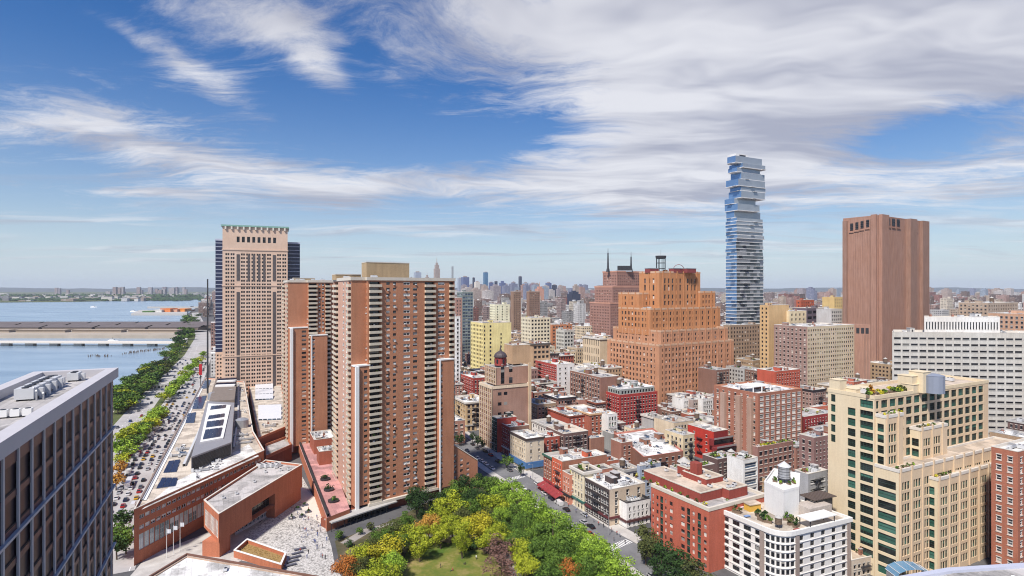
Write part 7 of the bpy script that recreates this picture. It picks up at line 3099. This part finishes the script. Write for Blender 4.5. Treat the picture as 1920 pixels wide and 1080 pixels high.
for (px0, px1, out, yt) in ((1462, 1486, 3.4, 713), (1509, 1545, 3.6, 730), (1480, 1640, 8.0, 786), (1532, 1640, 10.5, 797)):
    q0 = add(N_, nS, out)
    q0 = add(q0, uB, max(0.02, hit(q0, uB, px0)))
    q1 = add(q0, uB, hit(q0, uB, px1))
    pl_ = [q0, q1, add(q1, nS, .02 - out), add(q0, nS, .02 - out)]
    dd = q0[1]
    FOOT.append(pl_)
    z1 = zat(yt, dd)
    mb, ws = MB(), Wins()
    a, b = pl_[3], pl_[0]
    le = edge_len(a, b)
    rr = [(z - .25, z + 2.5) for z in sorted(zt - 4.2 - fh * k for k in range(16)) if 1 < z < z1 - 3.2]
    facade(mb, ws, a, b, 0, z1, [(le - 7, le - 1.0)] if le > 7.5 else [(.6, le - .6)], rr, .35, 0)
    a, b = pl_[0], pl_[1]
    le = edge_len(a, b)
    cc_ = []
    u = 1.6
    while u + 5 < le:
        cc_ += [(u, u + 1.42), (u + 1.62, u + 3.04), (u + 3.24, u + 4.66)]
        u += 6.6
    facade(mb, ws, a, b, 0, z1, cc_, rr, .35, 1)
    facade(mb, ws, pl_[1], pl_[2], 0, z1, [], [], 0)
    mb.build('setback_wall', [CR, CR_SHADED], t)
    place_windows(ws, t, 190, glassmat('green'), FRAME_G, (1, 2), 220)
    mb = MB()
    mb.ring(offset(pl_, .15), offset(pl_, -.4), z1 - .6, z1 + .4)
    mb.build('setback_parapet', STONE, t)
    mb = MB()
    mb.poly(offset(pl_, -.38), z1 - .3)
    mb.build('setback_roof', roofmat('tan'), t)
    u = 1.2
    pm = MB()
    ex = ((b[0] - a[0]) / le, (b[1] - a[1]) / le)
    o_ = (ex[1], -ex[0])
    while u < le:
        q0 = add(a, ex, u - .75)
        q1 = add(q0, ex, .8)
        pm.prism([add(q0, o_, .35), add(q1, o_, .35), add(q1, o_, .01), add(q0, o_, .01)], 0, z1 + .9)
        u += 6.6
    pm.build('pilasters', CR_SHADED, t)
    for k in range(4):
        planter(t, add(add(pl_[0], uA, 1.6), uB, 2 + k * 3), z1 - .28, .8)
for k in range(16):
    p = add(add(top[0], uA, 1.6 + rng.random() * 3), uB, 1 + k * 2.0)
    planter(t, p, zt - .78, rng.uniform(1.0, 1.9), rng.choice(('yellow', 'green', 'yelgreen', 'olive', 'orange')))
for px, py, w, l, h, m_ in ((1492, 668, 4, 5, 6, CR), (1508, 665, 5, 5, 7.5, CR), (1500, 672, 8, 4, 3, CR), (1398, 684, 4, 4, 4.5, CR), (1425, 678, 10, 5, 1.5, CR)):
    p = D(px, 214)
    mb = MB()
    mb.box(p[0], p[1], zt - .78, w, l, h, R(27))
    mb.box(p[0], p[1], zt - .77 + h, w + .3, l + .3, .2, R(27))
    mb.build('bulkhead', m_, t)
p = D(1527, 212)
mb = MB()
mb.cyl(p[0], p[1], zt - .78, zt + 5.6, 3.4, 3.4, 14, 0)
mb.cyl(p[0], p[1], zt + 5.6, zt + 6.2, 3.5, 1.0, 14, 0)
mb.build('round_tank', plain('tank_blue_grey', (0.22, 0.25, 0.32), .6), t)
for k in range(8):
    p = rand_in(top, 6)
    link('air_handler', unit_mesh(rng.randrange(4)), t, (p[0], p[1], zt - .78), .5)

# low houses in the gap
hp = [P(1450, 893, 8), P(1479, 889, 8), P(1427, 847, 8), P(1408, 846, 8)]
bld('arched_house', 'long black-roofed white house with arched windows beside the cream tower', hp, 8, (0.70, 0.67, 0.60), None, (2.1, 3.4, .45, .62), glass='dark', units=5, bulk=0, roof='tar', cornice=(.7, .6, DARKM), cap=DARKM)
hp = [P(1416, 906, 6.5), P(1449.5, 899, 6.5), P(1424, 866, 6.5), P(1412, 870, 6.5)]
bld('low_house', 'low stone house with planted roof right of the white block', hp, 6.5, (0.55, 0.47, 0.38), None, (2.1, 3.2, .55, .55), glass='dark', units=1, bulk=0, plants=14, roof='tan')
B('terrace_house', 'brown brick house crowned with plants and a pergola', 1290, 270, 1283, 1338, 754, (0.30, 0.16, 0.13), Rf=(3.2, 3.7, .62, .5), glass='office', units=2, bulk=1, plants=16, roof='tar', cap=wallmat((0.45, 0.3, 0.24)))
wh = B('modern_house', 'white modern house with glass balconies left of the planted brick house', 1271, 255, 1249, 1290.5, 771, WHT, L=None, Rf=(14, 3.8, .9, .6), glass='blue', units=3, bulk=1, roof='white', plants=4)
B('modern_house', 'grey boxy house behind the white roof tank', 1358, 225, 1340, 1384, 790, (0.36, 0.36, 0.37), Rf=(5, 3.5, .7, .4), glass='dark', units=2, plants=6, roof='white')
B('brick_house', 'mauve-brown brick house with snowy roof left of the cream tower', 1366, 292, 1346, 1388, 741, (0.27, 0.16, 0.145), L=(3, 3.6, .4, .5), Rf=(3.2, 3.6, .35, .4), units=5, roof='white', glass='dark')
B('brick_house', 'deep red brick house with planted roof left of the cream tower', 1352, 345, 'm16', 1392, 713, (0.27, 0.035, 0.035), Rf=(2.8, 3.6, .36, .5), units=2, roof='grey', plants=6, glass='home')
B('brick_house', 'orange-red brick house above the big red-brown apartment roof', 1314, 420, 'm16', 1347, 652, (0.46, 0.10, 0.06), Rf=(3, 3.6, .4, .5), units=4, roof='white', glass='dark')
B('brick_house', 'small orange house with white roof left of the cream tower top', 1366, 375, 1360, 1388, 700, (0.50, 0.15, 0.09), Rf=(3, 3.5, .4, .45), units=2, roof='white')
tree('dark green courtyard tree left of the planted brick house', D(1272, 290), 17, 13, 'green', None, 900, .09)
tree('olive courtyard tree behind the warehouse', D(1185, 400), 9, 16, 'olive', 'courtyard trees behind the warehouse', 600, .1)
tree('olive courtyard tree behind the warehouse', D(1200, 395), 9, 14, 'olive', 'courtyard trees behind the warehouse', 600, .1)

# pale parapet and glass canopy at the bottom right
zp_ = 22.0
pr = [P(1476, 928, zp_), P(1500, 1250, zp_), P(2150, 1250, zp_), P(2100, 880, zp_), P(1545, 916, zp_)]
t = thing('parapet_building', 'building corner with broad pale blue-grey parapet at bottom right', 'building', (*pr[0], 0))
FOOT.append(pr)
mb = MB()
mb.prism(pr, 0, zp_ - .8)
mb.build('wall', wallmat((0.45, 0.45, 0.48)), t)
mb = MB()
mb.ring(offset(pr, .15), offset(pr, -1.6), zp_ - 1.2, zp_)
mb.build('parapet', plain('parapet_blue_grey', (0.46, 0.49, 0.60), .5, var=.06), t)
mb = MB()
mb.poly(offset(pr, -1.5), zp_ - .75)
mb.build('roof', roofmat('grey'), t)
clutter(t, offset(pr, -6), zp_ - .73, 14, .4, wallmat((0.45, 0.45, 0.48)), 1, 3)
# glass canopy arching over the street beside it
t = thing('glass_canopy', 'arched blue glass canopy at the foot of the cream tower', 'canopy', (*P(1497, 921, 8), 0))
p0 = P(1497, 921, 8)
for k in range(6):
    a0_, a1_ = math.pi * k / 6, math.pi * (k + 1) / 6
    mb = MB()
    mb.quad((p0[0] - 6 * math.cos(a0_), p0[1] - 2, 7 + 2.6 * math.sin(a0_)), (p0[0] - 6 * math.cos(a1_), p0[1] - 2, 7 + 2.6 * math.sin(a1_)), (p0[0] - 6 * math.cos(a1_), p0[1] + 4, 7 + 2.6 * math.sin(a1_)), (p0[0] - 6 * math.cos(a0_), p0[1] + 4, 7 + 2.6 * math.sin(a0_)))
    mb.build('pane', plain('canopy_glass', (0.12, 0.24, 0.36), .06, var=.2), t)
    mb = MB()
    mb.bar((p0[0] - 6 * math.cos(a0_), p0[1] - 2, 7 + 2.65 * math.sin(a0_)), (p0[0] - 6 * math.cos(a0_), p0[1] + 4, 7 + 2.65 * math.sin(a0_)), .12, 4)
    mb.build('rib', LGREY, t)
for s in (-5.8, 5.8):
    mb = MB()
    mb.box(p0[0] + s, p0[1] + 1, 0, .3, 5, 7)
    mb.build('support', STEEL, t)

# the blocks beyond the right edge of the picture
EXT = [
    (1640, 196, 1604, 1720, 760, (0.36, 0.14, 0.09), 'brown-red apartment block right of the cream tower'),
    (1650, 440, 1600, 1715, 575, (0.50, 0.30, 0.2), 'apricot brick tower behind the striped office'),
    (1600, 560, 1560, 1640, 560, (0.42, 0.33, 0.26), 'tan tower right of the granite tower'),
]
for nx, dd, lx, rx, yt, c, lab in EXT:
    B('apartment_block', lab, nx, dd, lx, rx, yt, c, L=(3.4, 3.5, .48, .5), Rf=(3.4, 3.5, .5, .5), glass='office', units=6, bulk=2, tank=1, roof='white')

# ================================================================== the filler city
GA = -27.0
ga, gb = dirv(GA), dirv(GA + 90)
KEEP = [[P(x, y) for x, y in ((700, 880), (800, 820), (880, 790), (905, 740), (870, 725), (880, 715), (960, 770), (1015, 800), (1100, 850), (1160, 870), (1260, 940), (1520, 1180), (300, 1180), (430, 900), (452, 839), (700, 700))],
        [P(448, 905), P(700, 800), P(735, 720), P(655, 662), P(548, 661)]]
FB = []
for p_ in FOOT + KEEP:
    xs, ys = [q_[0] for q_ in p_], [q_[1] for q_ in p_]
    FB.append((min(xs), max(xs), min(ys), max(ys), p_))


def free(poly, pad=2.0):
    x0, x1 = min(p[0] for p in poly) - pad, max(p[0] for p in poly) + pad
    y0, y1 = min(p[1] for p in poly) - pad, max(p[1] for p in poly) + pad
    cx_, cy_ = (x0 + x1) / 2, (y0 + y1) / 2
    pts = poly + [(cx_, cy_)] + [((poly[i][0] + poly[i - 1][0]) / 2, (poly[i][1] + poly[i - 1][1]) / 2) for i in range(len(poly))]
    for a, b, c, d, fp in FB:
        if b < x0 or a > x1 or d < y0 or c > y1:
            continue
        fo = offset(fp, pad) if len(fp) <= 5 else fp
        if any(inside(p, fo) for p in pts):
            return False
        if any(inside(p, poly) for p in fp):
            return False
    return True


def shore_x(y):
    for k in range(len(SHORE) - 1):
        y0, y1 = SHORE[k][1], SHORE[k + 1][1]
        if y0 <= y <= y1:
            return SHORE[k][0] + (SHORE[k + 1][0] - SHORE[k][0]) * (y - y0) / (y1 - y0)
    return -1e9 if y < SHORE[0][1] else SHORE[-1][0]


def road_x(y):
    for k in range(len(NB) - 1):
        y0, y1 = NB[k][1], NB[k + 1][1]
        if y0 <= y <= y1:
            return NB[k][0] + (NB[k + 1][0] - NB[k][0]) * (y - y0) / (y1 - y0)
    return shore_x(y)


fr_ = random.Random(77)
PALN = [('red brick', (0.34, 0.10, 0.07)), ('brown brick', (0.25, 0.14, 0.10)), ('cream', (0.58, 0.48, 0.34)), ('tan brick', (0.44, 0.31, 0.20)), ('white', (0.68, 0.66, 0.63)), ('grey', (0.36, 0.35, 0.34)),
        ('mauve brick', (0.30, 0.19, 0.17)), ('dark brick', (0.15, 0.09, 0.08)), ('pinkish brick', (0.42, 0.22, 0.17))]
lots = []
i = -60
LOT_A, LOT_B = 21.0, 17.0
for ia in range(-60, 80):
    for ib in range(-75, 85):
        sa = ia * LOT_A + (ia // 4) * 13
        sb = ib * LOT_B + (ib // 7) * 15
        c = (ga[0] * sa + gb[0] * sb, ga[1] * sa + gb[1] * sb)
        if not (225 < c[1] < 1000):
            continue
        px = CX + F * c[0] / c[1]
        if px < 545 or px > 1720:
            continue
        if c[0] < road_x(c[1]) + 22:
            continue
        w, l = fr_.uniform(.86, .99) * LOT_B, fr_.uniform(.80, .99) * LOT_A
        n = add(add(c, ga, -l / 2), gb, -w / 2)
        poly = [n, add(n, gb, w), add(add(n, gb, w), ga, l), add(n, ga, l)]
        if not free(poly, 1.0):
            # try a narrower infill
            w, l = w * .55, l * .6
            n = add(add(c, ga, -l / 2), gb, -w / 2)
            poly = [n, add(n, gb, w), add(add(n, gb, w), ga, l), add(n, ga, l)]
            if not free(poly, .8):
                continue
        lots.append((c[1], px, poly))
lots.sort(key=lambda x: x[0])


def landmark(px, d):
    if px < 885:
        return 'beside the red brick towers' if d < 500 else 'behind the red brick towers'
    if px < 1000:
        return 'around the domed building' if d < 520 else 'beyond the yellow block'
    if px < 1110:
        return 'before the deep red loft' if d < 420 else 'beyond the white-sided building'
    if px < 1250:
        return 'around the low warehouse' if d < 470 else 'behind the stepped orange block'
    if px < 1390:
        return 'around the red-brown apartments' if d < 470 else 'behind the beige office block'
    if px < 1545:
        return 'behind the cream tower' if d < 520 else 'behind the granite tower'
    return 'beyond the cream tower'


ROOFN = {'white': 'white roof', 'grey': 'grey roof', 'tar': 'black roof', 'cream': 'buff roof'}
n_ind = 0
rest = []
for d, px, poly in lots:
    tall = fr_.random()
    hmax = 15.5 if d < 330 else (19 if d < 400 else (27 if d < 470 else (33 if d < 560 else 40)))
    if 1095 < px < 1262 and d < 480:
        hmax = 16.5
    if px > 1545 or px < 720:
        hmax = min(30, hmax + 6)
    h = fr_.uniform(.55, 1.0) * hmax
    if d > 600 and tall > .96:
        h = fr_.uniform(42, 60)
    if px > 1560 and tall > .8 and d > 330:
        h = fr_.uniform(30, 62)
    nmC, c = fr_.choice(PALN)
    kf = fr_.uniform(.8, 1.2)
    c = tuple(min(.8, max(.02, x * kf)) for x in c)
    roof = fr_.choice(('white', 'white', 'white', 'grey', 'tar', 'cream', 'white', 'grey'))
    if n_ind < 290 and d < 640:
        n_ind += 1
        spec = (fr_.uniform(2.5, 3.4), fr_.uniform(3.3, 3.9), fr_.uniform(.38, .58), fr_.uniform(.45, .58))
        blank = fr_.random() < .18 and h < 30
        lab = f"{nmC} building with {ROOFN[roof]} {landmark(px, d)}"
        cc3 = tuple(round(x, 2) for x in c)
        PIECE_SAVE = PIECE_PX
        globals()['PIECE_PX'] = 1e9
        globals()['JOIN_CLUTTER'] = d > 330
        bld('city_building', lab, poly, h, cc3, None if fr_.random() < .3 else spec, None if blank else spec, roof=roof, units=fr_.randrange(2, 7), bulk=fr_.choice((0, 1, 1, 2)), tank=1 if fr_.random() < .38 else 0,
            cornice=(fr_.uniform(.6, 1.2), fr_.uniform(.3, .7), fr_.choice((STONE, CONC, BEIGE, DARKM, BRICK_D))) if fr_.random() < .55 else None,
            plants=fr_.choice((0, 0, 0, 0, 2, 5)), glass=fr_.choice(('office', 'home', 'warm', 'dark')), group='small buildings filling the blocks: ' + nmC + ', ' + ROOFN[roof] + ' ' + landmark(px, d),
            cap=fr_.choice((STONE, CONC, None)))
        globals()['PIECE_PX'] = PIECE_SAVE
        globals()['JOIN_CLUTTER'] = False
    else:
        rest.append((poly, h, c, roof))


# far city: one mass
def citymat():
    m, t, b = new_mat('far_city_walls')
    at = t.node('ShaderNodeAttribute', attribute_name='tint')
    uv = t.node('ShaderNodeUVMap')
    sp = t.node('ShaderNodeSeparateXYZ')
    t.l.new(uv.outputs[0], sp.inputs[0])
    fu = t.m('FRACT', t.m('DIVIDE', sp.outputs[0], 3.2))
    fv = t.m('FRACT', t.m('DIVIDE', sp.outputs[1], 3.7))
    wu = t.m('MULTIPLY', t.m('GREATER_THAN', fu, .28), t.m('LESS_THAN', fu, .75))
    wv = t.m('MULTIPLY', t.m('GREATER_THAN', fv, .3), t.m('LESS_THAN', fv, .8))
    isw = t.m('GREATER_THAN', sp.outputs[1], 0.01)
    win = t.m('MULTIPLY', t.m('MULTIPLY', wu, wv), isw)
    n = t.noise(pos(t), .12, 4, .6)
    f = t.m('ADD', t.m('MULTIPLY', t.m('SUBTRACT', n, .5), .5), 1.0)
    col = t.mix(1.0, at.outputs['Color'], t.vec(f, f, f), 'MULTIPLY')
    cell = t.node('ShaderNodeTexWhiteNoise', noise_dimensions='2D')
    t.put(cell.inputs['Vector'], t.vec(t.m('FLOOR', t.m('DIVIDE', sp.outputs[0], 3.2)), t.m('FLOOR', t.m('DIVIDE', sp.outputs[1], 3.7)), 0.0))
    gcol = t.ramp(cell.outputs['Value'], [(0, (0.03, 0.03, 0.035)), (.6, (0.08, 0.08, 0.085)), (.85, (0.4, 0.38, 0.35))], 'CONSTANT')
    t.l.new(t.mix(win, col, gcol), b.inputs['Base Color'])
    b.inputs['Roughness'].default_value = .75
    b.inputs['Specular IOR Level'].default_value = .3
    return m


M_CITY = citymat()


class City:
    def __init__(s):
        s.v, s.f, s.uv, s.col = [], [], [], []

    def block(s, poly, z0, h, c, roofc):
        k = len(poly)
        u = 0.0
        for i in range(k):
            a, b = poly[i], poly[(i + 1) % k]
            l = edge_len(a, b)
            n = len(s.v)
            s.v += [(*a, z0), (*b, z0), (*b, z0 + h), (*a, z0 + h)]
            s.f.append((n, n + 1, n + 2, n + 3))
            s.uv += [(u, z0 + .02), (u + l, z0 + .02), (u + l, z0 + h), (u, z0 + h)]
            s.col += [c] * 4
            u += l
        n = len(s.v)
        s.v += [(*p, z0 + h) for p in poly]
        s.f.append(tuple(range(n, n + k)))
        s.uv += [(0, 0)] * k
        s.col += [roofc] * k

    def build(s, name):
        me = bpy.data.meshes.new(name)
        me.from_pydata(s.v, [], s.f)
        ul = me.uv_layers.new(name='UVMap')
        ul.data.foreach_set('uv', [x for p in s.uv for x in p])
        ca = me.color_attributes.new('tint', 'FLOAT_COLOR', 'CORNER')
        ca.data.foreach_set('color', [x for c in s.col for x in (c[0], c[1], c[2], 1.0)])
        me.materials.append(M_CITY)
        me.update()
        return link(name, me)


ROOFC = {'white': (0.72, 0.71, 0.69), 'grey': (0.36, 0.35, 0.34), 'tar': (0.10, 0.10, 0.10), 'cream': (0.58, 0.50, 0.42)}


def topped(ct, poly, h, c, rc):
    ct.block(poly, 0, h, c, rc)
    e = math.atan2(poly[1][1] - poly[0][1], poly[1][0] - poly[0][0])
    cx_, cy_ = sum(p[0] for p in poly) / 4, sum(p[1] for p in poly) / 4
    L1, L2 = edge_len(poly[0], poly[1]), edge_len(poly[1], poly[2])
    for k in range(fr_.randrange(1, 4)):
        x, y = fr_.uniform(-.3, .3) * L1, fr_.uniform(-.3, .3) * L2
        w, l, hh = fr_.uniform(2, 5), fr_.uniform(2, 6), fr_.uniform(1.5, 4)
        X, Y = cx_ + x * math.cos(e) - y * math.sin(e), cy_ + x * math.sin(e) + y * math.cos(e)
        pp = [(X + sx * w / 2 * math.cos(e) - sy * l / 2 * math.sin(e), Y + sx * w / 2 * math.sin(e) + sy * l / 2 * math.cos(e)) for sx, sy in ((-1, -1), (1, -1), (1, 1), (-1, 1))]
        g = fr_.choice(((0.6, 0.6, 0.6), (0.25, 0.2, 0.18), (0.12, 0.1, 0.1), c))
        n0 = len(ct.uv)
        ct.block(pp, h + .01, hh, g, g)
        for q_ in range(n0, len(ct.uv)):
            ct.uv[q_] = (0, 0)


ct = City()
for poly, h, c, roof in rest:
    topped(ct, poly, h, c, ROOFC[roof])
# beyond: coarser lots out to the horizon
for (y0, y1, sa_, sb_) in ((1000, 2100, 24, 21), (2100, 4200, 42, 38), (4200, 9000, 110, 100)):
    na = int(y1 * 2.2 / sa_)
    for ia in range(-na, na):
        for ib in range(-na, na):
            s1 = ia * sa_ + (ia // 4) * 16
            s2 = ib * sb_ + (ib // 6) * 18
            c = (ga[0] * s1 + gb[0] * s2, ga[1] * s1 + gb[1] * s2)
            if not (y0 <= c[1] < y1):
                continue
            px = CX + F * c[0] / c[1]
            if px < 520 or px > 1760:
                continue
            if c[0] < (road_x(c[1]) if c[1] < SHORE[-1][1] else SHORE[-1][0]) + 30:
                continue
            if fr_.random() < .08:
                continue
            w, l = sb_ * fr_.uniform(.6, .97), sa_ * fr_.uniform(.6, .97)
            n = add(add(c, ga, -l / 2), gb, -w / 2)
            poly = [n, add(n, gb, w), add(add(n, gb, w), ga, l), add(n, ga, l)]
            h = fr_.uniform(14, 34) if y0 < 2000 else fr_.uniform(14, 45)
            if fr_.random() < .05:
                h = fr_.uniform(45, 78)
            if y0 > 4000:
                h = fr_.uniform(12, 45) if px > 1150 else fr_.uniform(25, 85)
            nm_, cc_ = fr_.choice(PALN)
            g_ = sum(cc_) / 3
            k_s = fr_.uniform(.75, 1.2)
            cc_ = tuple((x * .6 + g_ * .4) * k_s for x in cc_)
            topped(ct, poly, h, cc_, ROOFC[fr_.choice(('white', 'white', 'grey', 'tar', 'cream'))])
for k in range(130):
    px = fr_.choice((fr_.gauss(930, 40), fr_.uniform(884, 1085), fr_.uniform(1300, 1700)))
    d = fr_.uniform(2600, 5200)
    p = D(px, d)
    w = fr_.uniform(22, 45)
    h = max(30, zat(fr_.uniform(534, 545) if px < 1100 else fr_.uniform(540, 548), d))
    g = fr_.choice(((0.34, 0.30, 0.32), (0.42, 0.34, 0.30), (0.22, 0.24, 0.34), (0.5, 0.46, 0.44), (0.40, 0.26, 0.22), (0.3, 0.36, 0.44)))
    n = add(p, ga, 0)
    ct.block([n, add(n, gb, w), add(add(n, gb, w), ga, w), add(n, ga, w)], 0, h, g, g)
    n = add(add(n, ga, w * .25), gb, w * .25)
    ct.block([n, add(n, gb, w * .5), add(add(n, gb, w * .5), ga, w * .5), add(n, ga, w * .5)], h + .01, fr_.uniform(3, 9), g, g)
o = ct.build('far_city')
kind(o, 'stuff')
tag(o, 'distant mass of city blocks reaching to the skyline', 'city')

# far shore of the river
ct = City()
for k in range(900):
    px = fr_.uniform(-380, 556)
    d = fr_.uniform(4300, 8500) if px < 470 else fr_.uniform(6200, 9500)
    p = D(px, d)
    w = fr_.uniform(20, 90)
    h = fr_.uniform(8, 28)
    g = fr_.choice(((0.5, 0.5, 0.5), (0.3, 0.24, 0.2), (0.36, 0.34, 0.33), (0.6, 0.58, 0.55), (0.2, 0.2, 0.22)))
    ct.block([(p[0] - w / 2, p[1]), (p[0] + w / 2, p[1]), (p[0] + w / 2, p[1] + 30), (p[0] - w / 2, p[1] + 30)], 0, h, g, (0.5, 0.5, 0.5))
for k in range(60):
    px = fr_.choice((fr_.gauss(432, 6), fr_.gauss(480, 10), fr_.gauss(508, 14), fr_.uniform(-380, 556), fr_.gauss(200, 60)))
    d = fr_.uniform(6600, 9000)
    p = D(px, d)
    w = fr_.uniform(25, 50)
    h = fr_.uniform(45, 120)
    g = fr_.choice(((0.3, 0.24, 0.24), (0.36, 0.34, 0.36), (0.25, 0.22, 0.26)))
    ct.block([(p[0] - w / 2, p[1]), (p[0] + w / 2, p[1]), (p[0] + w / 2, p[1] + 30), (p[0] - w / 2, p[1] + 30)], 0, h, g, g)
o = ct.build('far_shore_city')
kind(o, 'stuff')
tag(o, 'low far-off city on the opposite river shore', 'city')
mb = MB()
r_ = random.Random(9)
for k in range(2600):
    px = r_.uniform(-390, 545)
    yb_ = 558.8 - max(0, (px - 378)) * .033 - max(0, -(px - 378)) * -.0
    d = r_.uniform(4450, 6800)
    p = D(px, d)
    if p[1] < 77500 / (562.5 - CY + max(0, (378 - px)) * .011) * 1.02 and px < 378:
        continue
    h = r_.uniform(7, 16) + (22 if r_.random() < .25 and d > 5600 else 0)
    w = r_.uniform(25, 70)
    mb.cyl(p[0], p[1], .5, h * .55, w * .5, w * .55, 6)
    mb.cyl(p[0], p[1], h * .55, h, w * .55, w * .2, 6)
o = mb.build('far_shore_trees', LEAF['dark'])
kind(o, 'stuff')
tag(o, 'dark wooded strip along the opposite shore', 'trees')
# distant ridge closing the horizon
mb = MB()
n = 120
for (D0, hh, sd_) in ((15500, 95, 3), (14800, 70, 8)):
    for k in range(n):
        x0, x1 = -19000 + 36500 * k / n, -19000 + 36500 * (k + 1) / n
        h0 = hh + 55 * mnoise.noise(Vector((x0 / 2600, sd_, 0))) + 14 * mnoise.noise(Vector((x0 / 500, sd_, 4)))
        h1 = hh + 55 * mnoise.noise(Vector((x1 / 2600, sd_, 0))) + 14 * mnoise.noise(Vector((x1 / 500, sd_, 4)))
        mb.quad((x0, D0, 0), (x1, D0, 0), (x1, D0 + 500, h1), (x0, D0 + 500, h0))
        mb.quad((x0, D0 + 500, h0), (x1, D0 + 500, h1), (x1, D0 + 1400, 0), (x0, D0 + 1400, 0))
kind(mb.build('far_hills', plain('wooded_ridge_hazed', (0.055, 0.07, 0.075), .95, var=.3, scale=.002)), 'structure')  # distance haze put into the ridge colour as a blue-grey tint

# skyline landmarks
STN = wallmat((0.34, 0.28, 0.25))
SKB = plain('sky_glass_blue', (0.09, 0.20, 0.34), .2, .3, var=.2, scale=.02)
SKD = plain('sky_glass_dark', (0.05, 0.06, 0.10), .2, .2, var=.2, scale=.02)
SKV = plain('sky_glass_violet', (0.13, 0.16, 0.30), .25, .2, var=.2, scale=.02)
SKP = plain('sky_glass_pale', (0.34, 0.38, 0.46), .3, .2, var=.2, scale=.02)


def spire(label, px, wpx, yt, d, m, tiers=None, cat='skyscraper', roofbox=True):
    t = thing('skyscraper', label, cat, (*D(px, d), 0))
    x, y = D(px, d)
    w = wpx / F * d
    for k, (f, ya, yb_) in enumerate(tiers or [(1.0, 600, yt)]):
        mb = MB()
        z0, z1 = (0 if k == 0 else zat(ya, d)), zat(yb_, d)
        if f < .2:
            mb.cyl(x, y, z0, z1, w * f / 2, w * f / 6, 8)
        else:
            mb.box(x, y, z0, w * f, w * f, z1 - z0, R(27))
        mb.build('tier', m, t)
    if roofbox and not tiers:
        mb = MB()
        mb.box(x, y, zat(yt, d), w * .5, w * .5, w * .18, R(27))
        mb.build('roof_plant', STN, t)
    return t


spire('stepped stone skyscraper with needle spire on the skyline', 859, 6.6, 500, 4200, STN, [(1.35, 600, 528), (1.0, 528, 514), (.72, 514, 509), (.4, 509, 506), (.14, 506, 499)])
spire('thin pale pencil tower on the skyline', 880, 2.2, 511, 5200, plain('pencil_grey', (0.30, 0.33, 0.34), .6), roofbox=False)
spire('small pointed stone tower left of the needle-spired one', 846, 4, 521, 4600, STN, [(1.0, 600, 525), (.5, 525, 522.5), (.12, 522.5, 519)])
spire('pale blue glass tower rising over the brick tower roof', 833, 8, 519, 4800, SKP)
spire('wide violet-blue glass block on the skyline', 897, 8.5, 525.5, 3600, SKV)
spire('pale glass slab left of the violet block', 890, 5, 527, 3900, SKP)
spire('slim dark slab beside the violet glass block', 908.5, 2.6, 526, 3700, SKD)
spire('white stone block right of the slim dark slab', 913, 6, 532, 3300, STONE)
spire('tall pale blue tower with slanted top on the skyline', 924.5, 5, 519, 3600, SKB)
spire('squat navy tower right of the pale blue one', 932, 5, 532.5, 3500, SKV)
spire('narrow navy tower second right of the pale blue one', 938.5, 3.2, 531, 3500, SKD)
spire('broad navy tower with small cap on the skyline', 947, 6.5, 532, 3400, SKV, [(1.0, 600, 533), (.5, 533, 530.5)])
spire('tall black slab standing alone on the skyline', 971, 3.4, 524.5, 4300, SKD)
spire('pale blue low tower right of the black slab', 978, 6, 533, 4200, SKP)
spire('brownish tower left of the black slab', 962, 4, 532, 3900, STN)
spire('navy twin tower left of the far crane', 1009, 6, 533, 3900, SKV)
spire('dark low tower beside the navy twin', 1017, 5, 536, 3900, SKD)
spire('mauve block right of the black slab', 988, 7, 534, 3700, plain('mauve_stone', (0.26, 0.2, 0.24), .7))
spire('dark blue glass cluster near mid distance', 1043, 13, 545, 1900, SKD, [(1.0, 600, 548), (.7, 548, 545), (.35, 545, 543.5)])
spire('reddish domed block on the horizon', 997, 9, 541, 2800, wallmat((0.5, 0.27, 0.2)), [(1.0, 600, 541), (.6, 541, 538), (.12, 538, 532)])

# ------------------------------------------------------------------ the air
mb = MB()
mb.prism([(-19900, -450), (17900, -450), (17900, 16900), (-19900, 16900)], -5.0, 275.0, bottom=True)
hm = bpy.data.materials.new('air')
hm.use_nodes = True
hm.node_tree.nodes.clear()
ht = NT(hm.node_tree)
pv_ = ht.node('ShaderNodeVolumePrincipled')
pv_.inputs['Color'].default_value = (0.80, 0.88, 1.0, 1)
pv_.inputs['Density'].default_value = 0.000038
ho = ht.node('ShaderNodeOutputMaterial')
ht.l.new(pv_.outputs[0], ho.inputs['Volume'])
o = mb.build('haze', hm)
kind(o, 'stuff')
tag(o, 'thin blue haze in the air over the city', 'haze')

# labels shared by a few look-alikes: count them from the left
ORD = ['first', 'second', 'third', 'fourth', 'fifth', 'sixth', 'seventh', 'eighth', 'ninth', 'tenth', 'eleventh', 'twelfth', 'thirteenth', 'fourteenth', 'fifteenth', 'sixteenth', 'seventeenth', 'eighteenth', 'nineteenth', 'twentieth']
by = {}
for o in bpy.data.objects:
    if o.parent is None and 'label' in o:
        c_ = o.location if o.location.length > 1 or o.type != 'MESH' else o.data.vertices[0].co
        by.setdefault(o['label'], []).append((c_.x / max(1.0, c_.y), o))
for lab, os_ in by.items():
    if 2 <= len(os_) <= 20:
        os_.sort(key=lambda o: o[0])
        for i, (_, o) in enumerate(os_):
            o['label'] = lab + ', ' + ORD[i] + ' from left'
